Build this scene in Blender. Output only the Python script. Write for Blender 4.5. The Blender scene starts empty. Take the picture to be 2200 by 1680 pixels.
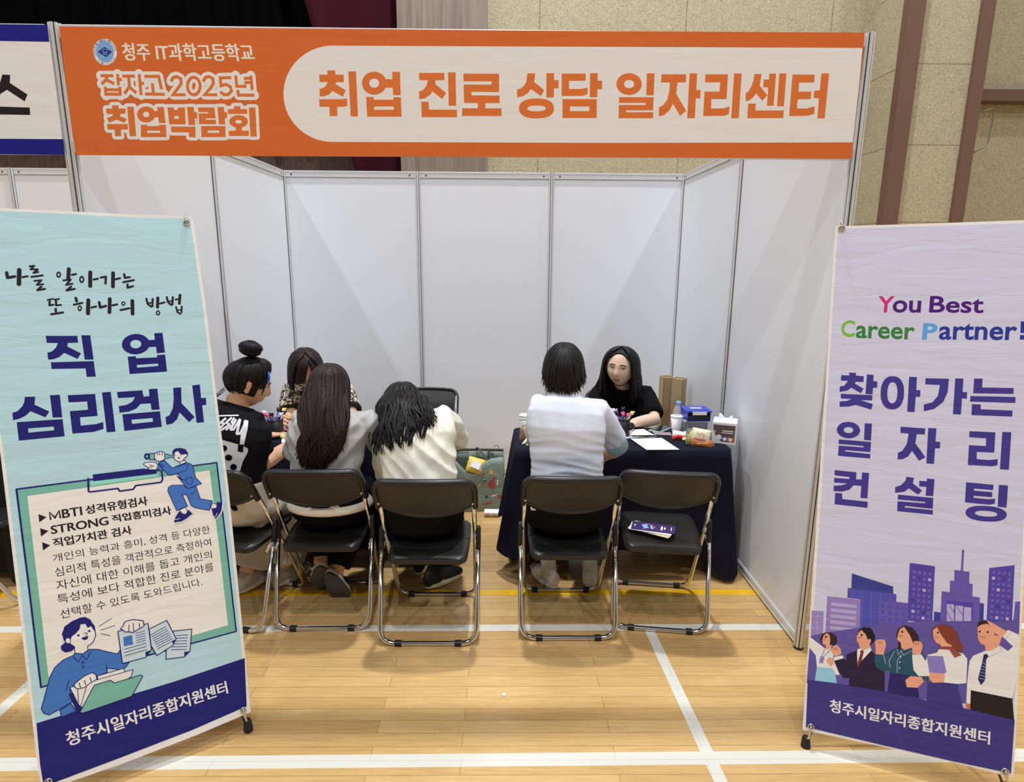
import bpy, bmesh, math, random
from mathutils import Vector, Matrix, noise
from mathutils.bvhtree import BVHTree
random.seed(7)
PI=math.pi
sc=bpy.context.scene
COL=sc.collection
# ------------------------------------------------------------------ camera
cam=bpy.data.cameras.new('camera'); cam_o=bpy.data.objects.new('camera',cam); COL.objects.link(cam_o)
cam.sensor_fit='HORIZONTAL'; cam.sensor_width=36.0; cam.lens=36.0*1320.1254/2200; cam.clip_start=.05; cam.clip_end=100
pt,yw,rl=.2083,-.0144,.0071
X1=Vector((math.cos(yw),math.sin(yw),0)); Y1=Vector((-math.sin(yw),math.cos(yw),0)); Z1=Vector((0,0,1))
FW=Y1*math.cos(pt)-Z1*math.sin(pt); UP=Y1*math.sin(pt)+Z1*math.cos(pt)
RT=X1*math.cos(rl)+UP*math.sin(rl); UP=UP*math.cos(rl)-X1*math.sin(rl)
m=Matrix((RT,UP,-FW)).transposed().to_4x4(); m.translation=Vector((.1426,-2.4692,1.7064)); cam_o.matrix_world=m
sc.camera=cam_o
# ------------------------------------------------------------------ world, hall lamps, exposure
w=bpy.data.worlds.new('world'); sc.world=w; w.use_nodes=True
bg=w.node_tree.nodes['Background']; bg.inputs[0].default_value=(.86,.93,1,1); bg.inputs[1].default_value=.10
def lamp(x,y,z,p,size=.32,col=(.93,.95,1)):
    l=bpy.data.lights.new('hall_lamp','AREA'); l.shape='DISK'; l.size=size; l.energy=p; l.color=col
    o=bpy.data.objects.new('hall_lamp',l); COL.objects.link(o); o.location=(x,y,z); return o
for x,y,p in ((-5,-6.5,140),(.1,-6.5,210),(4.8,-6.5,140),(-5,-2.4,75),(.1,-2.4,150),(4.8,-2.4,75),(-5,1.3,150),(.1,1.3,430),(4.8,1.3,150)):
    lamp(x,y,9.0,p)
vs=sc.view_settings
sc.display_settings.display_device='sRGB'; vs.view_transform='Standard'; vs.look='None'; vs.gamma=1; vs.exposure=0.0; vs.use_curve_mapping=False
# ------------------------------------------------------------------ materials
def lin(c): return tuple((v/12.92 if v<=.04045 else ((v+.055)/1.055)**2.4) for v in (c[0]/255,c[1]/255,c[2]/255))
GAIN=.80
def alb(c,g=GAIN): return tuple(min(.93,v/g) for v in lin(c))+(1,)
def new_mat(name):
    m=bpy.data.materials.new(name); m.use_nodes=True
    return m,m.node_tree,m.node_tree.nodes['Principled BSDF']
def nd(t,k,**kw):
    n=t.nodes.new(k)
    for a,b in kw.items(): setattr(n,a,b)
    return n
def mat(name,c,rough=.6,metal=0,bump=None,spec=.5,var=0,coat=0,trans=0,alpha=1,g=GAIN,stretch=(1,1,1),sheen=0):
    m,t,p=new_mat(name); p.inputs['Base Color'].default_value=alb(c,g); p.inputs['Roughness'].default_value=rough; p.inputs['Metallic'].default_value=metal
    p.inputs['Specular IOR Level'].default_value=spec; p.inputs['Coat Weight'].default_value=coat
    p.inputs['Transmission Weight'].default_value=trans; p.inputs['Alpha'].default_value=alpha; p.inputs['Sheen Weight'].default_value=sheen
    if bump or var:
        tc=nd(t,'ShaderNodeTexCoord'); mp=nd(t,'ShaderNodeMapping'); mp.inputs['Scale'].default_value=stretch
        t.links.new(tc.outputs['Object'],mp.inputs['Vector'])
        nz=nd(t,'ShaderNodeTexNoise'); nz.inputs['Scale'].default_value=(bump or (40,.1,0))[0]; nz.inputs['Detail'].default_value=4
        t.links.new(mp.outputs[0],nz.inputs['Vector'])
        if bump:
            b=nd(t,'ShaderNodeBump'); b.inputs['Strength'].default_value=bump[1]; b.inputs['Distance'].default_value=bump[2]
            t.links.new(nz.outputs['Fac'],b.inputs['Height']); t.links.new(b.outputs[0],p.inputs['Normal'])
        if var:
            mx=nd(t,'ShaderNodeMix',data_type='RGBA'); a=alb(c,g)
            mx.inputs['A'].default_value=tuple(v*(1-var) for v in a[:3])+(1,); mx.inputs['B'].default_value=tuple(min(.95,v*(1+var)) for v in a[:3])+(1,)
            t.links.new(nz.outputs['Fac'],mx.inputs['Factor']); t.links.new(mx.outputs['Result'],p.inputs['Base Color'])
    return m
MT={}
def M_(name,*a,**k):
    if name not in MT: MT[name]=mat(name,*a,**k)
    return MT[name]
def print_mat(name,c):
    'printed fabric: flat ink colour, all inks of a sheet share the crease bump'
    if 'print_'+name in MT: return MT['print_'+name]
    m,t,p=new_mat('print_'+name); p.inputs['Base Color'].default_value=alb(c,.74); p.inputs['Roughness'].default_value=.7; p.inputs['Specular IOR Level'].default_value=.12
    tc=nd(t,'ShaderNodeTexCoord'); mp=nd(t,'ShaderNodeMapping'); mp.inputs['Scale'].default_value=(2.0,9,1); mp.inputs['Rotation'].default_value=(0,0,.12)
    nz=nd(t,'ShaderNodeTexNoise'); nz.inputs['Scale'].default_value=1.6; nz.inputs['Detail'].default_value=3; nz.inputs['Distortion'].default_value=.6
    n2=nd(t,'ShaderNodeTexNoise'); n2.inputs['Scale'].default_value=2.2; n2.inputs['Detail'].default_value=2
    ad=nd(t,'ShaderNodeMath',operation='ADD')
    b=nd(t,'ShaderNodeBump'); b.inputs['Strength'].default_value=.11; b.inputs['Distance'].default_value=.03
    t.links.new(tc.outputs['Object'],mp.inputs['Vector']); t.links.new(mp.outputs[0],nz.inputs['Vector']); t.links.new(tc.outputs['Object'],n2.inputs['Vector'])
    t.links.new(nz.outputs['Fac'],ad.inputs[0]); t.links.new(n2.outputs['Fac'],ad.inputs[1]); t.links.new(ad.outputs[0],b.inputs['Height']); t.links.new(b.outputs[0],p.inputs['Normal'])
    MT['print_'+name]=m; return m
INK=dict(orange=(200,102,50),white=(216,221,232),otext=(206,112,56),skyblue=(120,160,212),navy=(46,52,128),greytext=(90,110,150),cream=(238,226,205),royal=(30,34,125),black=(38,34,36),
 offwhite=(222,225,233),mint=(167,203,213),indigo=(36,36,110),teal=(112,172,158),lightteal=(135,205,192),paper=(222,217,212),ink=(42,36,42),bblue=(70,115,185),mblue=(66,112,184),pblue=(186,205,214),
 lilac=(193,194,218),pink=(196,45,115),violet=(76,32,115),lime=(115,178,68),green=(58,122,62),sky=(88,155,218),cobalt=(44,58,145),purple=(66,58,136),
 c0=(180,172,212),c1=(144,128,186),c2=(140,122,182),c3=(60,66,140),c4=(80,80,168),c5=(98,98,186),c5b=(165,158,206),c6=(98,86,166),c7=(82,70,158),c8=(104,94,176),c9=(172,164,206),hill=(94,84,156),band=(64,58,126),
 hairdark=(56,42,44),hairblack=(38,34,42),redhair=(122,62,48),skin_print=(220,156,128),cyan=(140,192,216),suit=(46,38,60),suitblack=(42,36,38),tie=(124,52,52),tealshirt=(46,82,102),skirt=(48,42,98),scarf=(140,76,70),book=(132,120,186),tienavy=(48,46,100))
# ------------------------------------------------------------------ mesh helpers
def V(*a): return Vector(a)
def link(name,me,parent=None,mats=(),loc=None,smooth=False):
    o=bpy.data.objects.new(name,me); COL.objects.link(o)
    for q in mats: me.materials.append(q)
    if parent is not None: o.parent=parent
    if loc is not None: o.location=loc
    if smooth:
        for p in me.polygons: p.use_smooth=True
    return o
def bm_obj(name,bm,m,parent=None,smooth=False,loc=None,auto=None):
    me=bpy.data.meshes.new(name); bm.normal_update(); bm.to_mesh(me); bm.free()
    o=link(name,me,parent,m if isinstance(m,(list,tuple)) else (m,),loc,smooth)
    if auto:
        for p in me.polygons: p.use_smooth=True
        me.set_sharp_from_angle(angle=math.radians(auto))
    return o
def tag(o,label,cat,group=None,kind=None):
    o['label']=label; o['category']=cat
    if group: o['group']=group
    if kind: o['kind']=kind
    return o
def empty(name,loc,label,cat,group=None,rot=0):
    o=bpy.data.objects.new(name,None); COL.objects.link(o); o.location=loc; o.rotation_euler=(0,0,rot); o.empty_display_size=.1
    return tag(o,label,cat,group)
def structure(o,label,cat):
    o['kind']='structure'; o['label']=label; o['category']=cat; return o
def box(bm,x0,x1,y0,y1,z0,z1,bev=0,mi=0,M=None):
    vs=[bm.verts.new(v) for v in ((x0,y0,z0),(x1,y0,z0),(x1,y1,z0),(x0,y1,z0),(x0,y0,z1),(x1,y0,z1),(x1,y1,z1),(x0,y1,z1))]
    fs=[bm.faces.new([vs[i] for i in q]) for q in ((0,3,2,1),(4,5,6,7),(0,1,5,4),(1,2,6,5),(2,3,7,6),(3,0,4,7))]
    for f in fs: f.material_index=mi
    if M is not None: bmesh.ops.transform(bm,matrix=M,verts=vs)
    if bev: bmesh.ops.bevel(bm,geom=list({e for f in fs for e in f.edges}),offset=bev,segments=2,affect='EDGES',profile=.6)
    return vs
def frame_at(d,ref=None):
    d=d.normalized(); r=ref if ref is not None else V(0,0,1)
    if abs(d.dot(r))>.97: r=V(1,0,0)
    a=d.cross(r).normalized(); return a,a.cross(d).normalized()
def tube(bm,pts,rad,n=12,cap=True,ref=None,closed=False,mi=0):
    'swept tube through pts; rad is a number, or a list of numbers or (side, up) pairs'
    pts=[Vector(p) for p in pts]; N=len(pts); rings=[]; pa=None
    for i,p in enumerate(pts):
        if closed: d=pts[(i+1)%N]-pts[i-1]
        else: d=pts[min(i+1,N-1)]-pts[max(i-1,0)]
        if d.length<1e-9: d=V(0,0,1)
        d.normalize()
        if pa is None: a,b=frame_at(d,ref)
        else:
            a=pa-d*pa.dot(d)
            if a.length<1e-6: a,b=frame_at(d,ref)
            a.normalize(); b=a.cross(d).normalized()
        pa=a
        r=rad[i] if isinstance(rad,(list,tuple)) else rad
        ra,rb=r if isinstance(r,(list,tuple)) else (r,r)
        rings.append([bm.verts.new(p+a*ra*math.cos(2*PI*k/n)+b*rb*math.sin(2*PI*k/n)) for k in range(n)])
    fs=[]
    for i in range(N if closed else N-1):
        A=rings[i]; B=rings[(i+1)%N]
        for k in range(n): fs.append(bm.faces.new((A[k],A[(k+1)%n],B[(k+1)%n],B[k])))
    if cap and not closed: fs.append(bm.faces.new(rings[0][::-1])); fs.append(bm.faces.new(rings[-1]))
    for f in fs: f.material_index=mi
    return rings
def loft(bm,rings,cap=True,mi=0):
    R=[[bm.verts.new(p) for p in r] for r in rings]; n=len(R[0]); fs=[]
    for A,B in zip(R,R[1:]):
        for k in range(n): fs.append(bm.faces.new((A[k],A[(k+1)%n],B[(k+1)%n],B[k])))
    if cap: fs.append(bm.faces.new(R[0][::-1])); fs.append(bm.faces.new(R[-1]))
    for f in fs: f.material_index=mi
    return R
def ell(c,a,b,n=20): return [c+a*math.cos(2*PI*k/n)+b*math.sin(2*PI*k/n) for k in range(n)]
def lathe(bm,prof,n=24,c=(0,0,0),axis=None,mi=0,cap=True):
    c=Vector(c); ax=(axis or V(0,0,1)).normalized(); a,b=frame_at(ax)
    return loft(bm,[ell(c+ax*z,a*max(r,1e-4),b*max(r,1e-4),n) for r,z in prof],cap,mi)
def ball(bm,c,r,n=10,mi=0):
    c=Vector(c); rx,ry,rz=r if isinstance(r,(list,tuple)) else (r,r,r)
    return loft(bm,[[c+V(rx*math.sin(t)*math.cos(2*PI*k/(2*n)),ry*math.sin(t)*math.sin(2*PI*k/(2*n)),rz*math.cos(t)) for k in range(2*n)] for t in [PI*(i+.02)/(n+.04) for i in range(n+1)]],True,mi)
def arc_pts(pts,r,n=5):
    'round the corners of a polyline'
    pts=[Vector(p) for p in pts]; out=[pts[0]]
    for i in range(1,len(pts)-1):
        p=pts[i]; a=(pts[i-1]-p); b=(pts[i+1]-p); q=min(r,a.length*.49,b.length*.49); A=p+a.normalized()*q; B=p+b.normalized()*q
        for k in range(n+1):
            t=k/n; out.append(A*(1-t)**2+p*2*t*(1-t)+B*t*t)
    out.append(pts[-1]); return out
def crom(pts,k=6):
    pts=[Vector(p) for p in pts]; P=[pts[0]*2-pts[1]]+pts+[pts[-1]*2-pts[-2]]; out=[]
    for i in range(1,len(P)-2):
        for j in range(k):
            t=j/k; a,b,c,d=P[i-1],P[i],P[i+1],P[i+2]
            out.append(.5*((2*b)+(c-a)*t+(2*a-5*b+4*c-d)*t*t+(3*b-a-3*c+d)*t**3))
    out.append(pts[-1]); return out
def remesh(o,vox,it=4,fac=.5):
    m=o.modifiers.new('r','REMESH'); m.mode='VOXEL'; m.voxel_size=vox; m.use_smooth_shade=True
    s=o.modifiers.new('s','SMOOTH'); s.factor=fac; s.iterations=it
    dg=bpy.context.evaluated_depsgraph_get(); me=bpy.data.meshes.new_from_object(o.evaluated_get(dg)); o.modifiers.clear()
    old=o.data; mats=list(old.materials); o.data=me; me.materials.clear()
    for q in mats: me.materials.append(q)
    bpy.data.meshes.remove(old)
    for p in me.polygons: p.use_smooth=True; p.material_index=0
    return o
def displace(o,fn):
    me=o.data
    ns=[v.normal.copy() for v in me.vertices]
    for v,n in zip(me.vertices,ns): v.co=v.co+n*fn(v.co,n)
    me.update()
# ------------------------------------------------------------------ printed sheets
def pairs(t): return [(t[i]*1e-4,t[i+1]*1e-4) for i in range(0,len(t),2)]
def text_mesh(txt,off,cache={}):
    k=(txt,off)
    if k not in cache:
        c=bpy.data.curves.new('t','FONT'); c.body=txt; c.offset=off; c.resolution_u=3
        o=bpy.data.objects.new('t',c); COL.objects.link(o); dg=bpy.context.evaluated_depsgraph_get(); dg.update()
        me=bpy.data.meshes.new_from_object(o.evaluated_get(dg)); vs=[(v.co.x,v.co.y) for v in me.vertices]; fs=[tuple(p.vertices) for p in me.polygons]
        bpy.data.objects.remove(o); bpy.data.meshes.remove(me); cache[k]=(vs,fs)
    return cache[k]
def add_poly(bm,P,z,mi):
    if sum(P[i][0]*P[(i+1)%len(P)][1]-P[(i+1)%len(P)][0]*P[i][1] for i in range(len(P)))<0: P=P[::-1]
    f=bm.faces.new([bm.verts.new((x,y,z)) for x,y in P]); f.material_index=mi
def add_stroke(bm,P,w,z,mi,rnd):
    closed=len(P)>2 and P[0]==P[-1]
    if closed: P=P[:-1]
    n=len(P); L=[];R=[]
    if rnd:
        for i in range(n if closed else n-1):
            a=V(*P[i]); b=V(*P[(i+1)%n]); d=(b-a)
            if d.length<1e-9: continue
            d.normalize(); q=V(-d.y,d.x)*w/2; f=bm.faces.new([bm.verts.new((p.x,p.y,z+6e-5+(i%11)*5e-6)) for p in (a+q,a-q,b-q,b+q)]); f.material_index=mi
        last=None; k_=-1
        for x,y in P:
            if last is not None and math.hypot(x-last[0],y-last[1])<w*.22 and (x,y)!=P[-1]: continue
            last=(x,y); k_+=1
            f=bm.faces.new([bm.verts.new((x+w/2*math.cos(2*PI*k/14),y+w/2*math.sin(2*PI*k/14),z+(k_%11)*5e-6)) for k in range(14)]); f.material_index=mi
        return
    for i in range(n):
        p=V(*P[i]); a=V(*P[i-1]) if (i>0 or closed) else None; b=V(*P[(i+1)%n]) if (i<n-1 or closed) else None
        d1=(p-a).normalized() if a is not None and (p-a).length>1e-9 else None; d2=(b-p).normalized() if b is not None and (b-p).length>1e-9 else None
        d1=d1 or d2; d2=d2 or d1
        n1=V(-d1.y,d1.x); n2=V(-d2.y,d2.x); mm=n1+n2
        mm=mm/max(.35,mm.dot(n1)) if mm.length>.2 else n1
        L.append(p+mm*w/2); R.append(p-mm*w/2)
    l=[bm.verts.new((q.x,q.y,z)) for q in L]; r=[bm.verts.new((q.x,q.y,z)) for q in R]
    for i in range(n if closed else n-1):
        j=(i+1)%n; f=bm.faces.new((l[i],r[i],r[j],l[j])); f.material_index=mi
def layers(items):
    'stack order: each print sits one film above the earlier prints it touches'
    B=[];L=[];K=[]
    for it in items:
        g=pairs(it[4] if it[0]=='T' else it[3] if it[0]=='S' else it[2]); e=it[2]*5e-5 if it[0]=='S' else 0
        b=(min(p[0] for p in g)-e,min(p[1] for p in g)-e,max(p[0] for p in g)+e,max(p[1] for p in g)+e)
        k=0.0
        for c,l,q in zip(B,L,K):
            if b[0]<c[2] and c[0]<b[2] and b[1]<c[3] and c[1]<b[3]: k=max(k,l+(3.3e-6 if q==it[1] else 1.3e-4))
        B.append(b);L.append(k);K.append(it[1])
    return L
def print_sheet(bm,items,z0,mats=None):
    mats=mats if mats is not None else []
    def mi(c):
        q=print_mat(c,INK[c])
        if q not in mats: mats.append(q)
        return mats.index(q)
    LY=layers(items)
    for k,it in enumerate(items):
        z=z0+LY[k]; i=mi(it[1])
        if it[0]=='P': add_poly(bm,pairs(it[2]),z,i)
        elif it[0]=='S': add_stroke(bm,pairs(it[3]),it[2]*1e-4,z,i,it[4])
        elif it[0]=='R':
            o,n=[bm.verts.new((x,y,z)) for x,y in pairs(it[2])],[bm.verts.new((x,y,z)) for x,y in pairs(it[3])]
            for a in range(len(o)):
                b=(a+1)%len(o); f=bm.faces.new((o[b],o[a],n[a],n[b])); f.material_index=i
        else:
            vs,fs=text_mesh(it[2],it[3]); x0=min(v[0] for v in vs);x1=max(v[0] for v in vs);y0=min(v[1] for v in vs);y1=max(v[1] for v in vs)
            q=[V(*p) for p in pairs(it[4])]; nv=[]
            for x,y in vs:
                a=(x-x0)/(x1-x0); b=(y1-y)/(y1-y0); p=(q[0]*(1-a)+q[1]*a)*(1-b)+(q[3]*(1-a)+q[2]*a)*b; nv.append(bm.verts.new((p.x,p.y,z)))
            for f in fs:
                try: bm.faces.new([nv[v] for v in f]).material_index=i
                except ValueError: pass
    return mats
def plane_empty(name,pl,label,cat):
    O,Xv,Vv=(Vector(v) for v in PLANE[pl]); o=empty(name,(0,0,0),label,cat)
    q=Matrix((Xv,Vv,Xv.cross(Vv))).transposed().to_4x4(); q.translation=O; o.matrix_world=q
    return o
def sheet_obj(pl,parent,thick=.0012):
    bm=bmesh.new(); items=ART[pl]; base=pairs(items[0][2])
    if sum(base[i][0]*base[(i+1)%len(base)][1]-base[(i+1)%len(base)][0]*base[i][1] for i in range(len(base)))<0: base=base[::-1]
    mats=print_sheet(bm,items,1e-5)
    back=[bm.verts.new((x,y,-thick)) for x,y in base]; fr=[bm.verts.new((x,y,0)) for x,y in base]
    bm.faces.new(back[::-1])
    for i in range(len(base)):
        j=(i+1)%len(base); bm.faces.new((back[i],back[j],fr[j],fr[i]))
    return bm_obj('sheet',bm,mats,parent)
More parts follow.
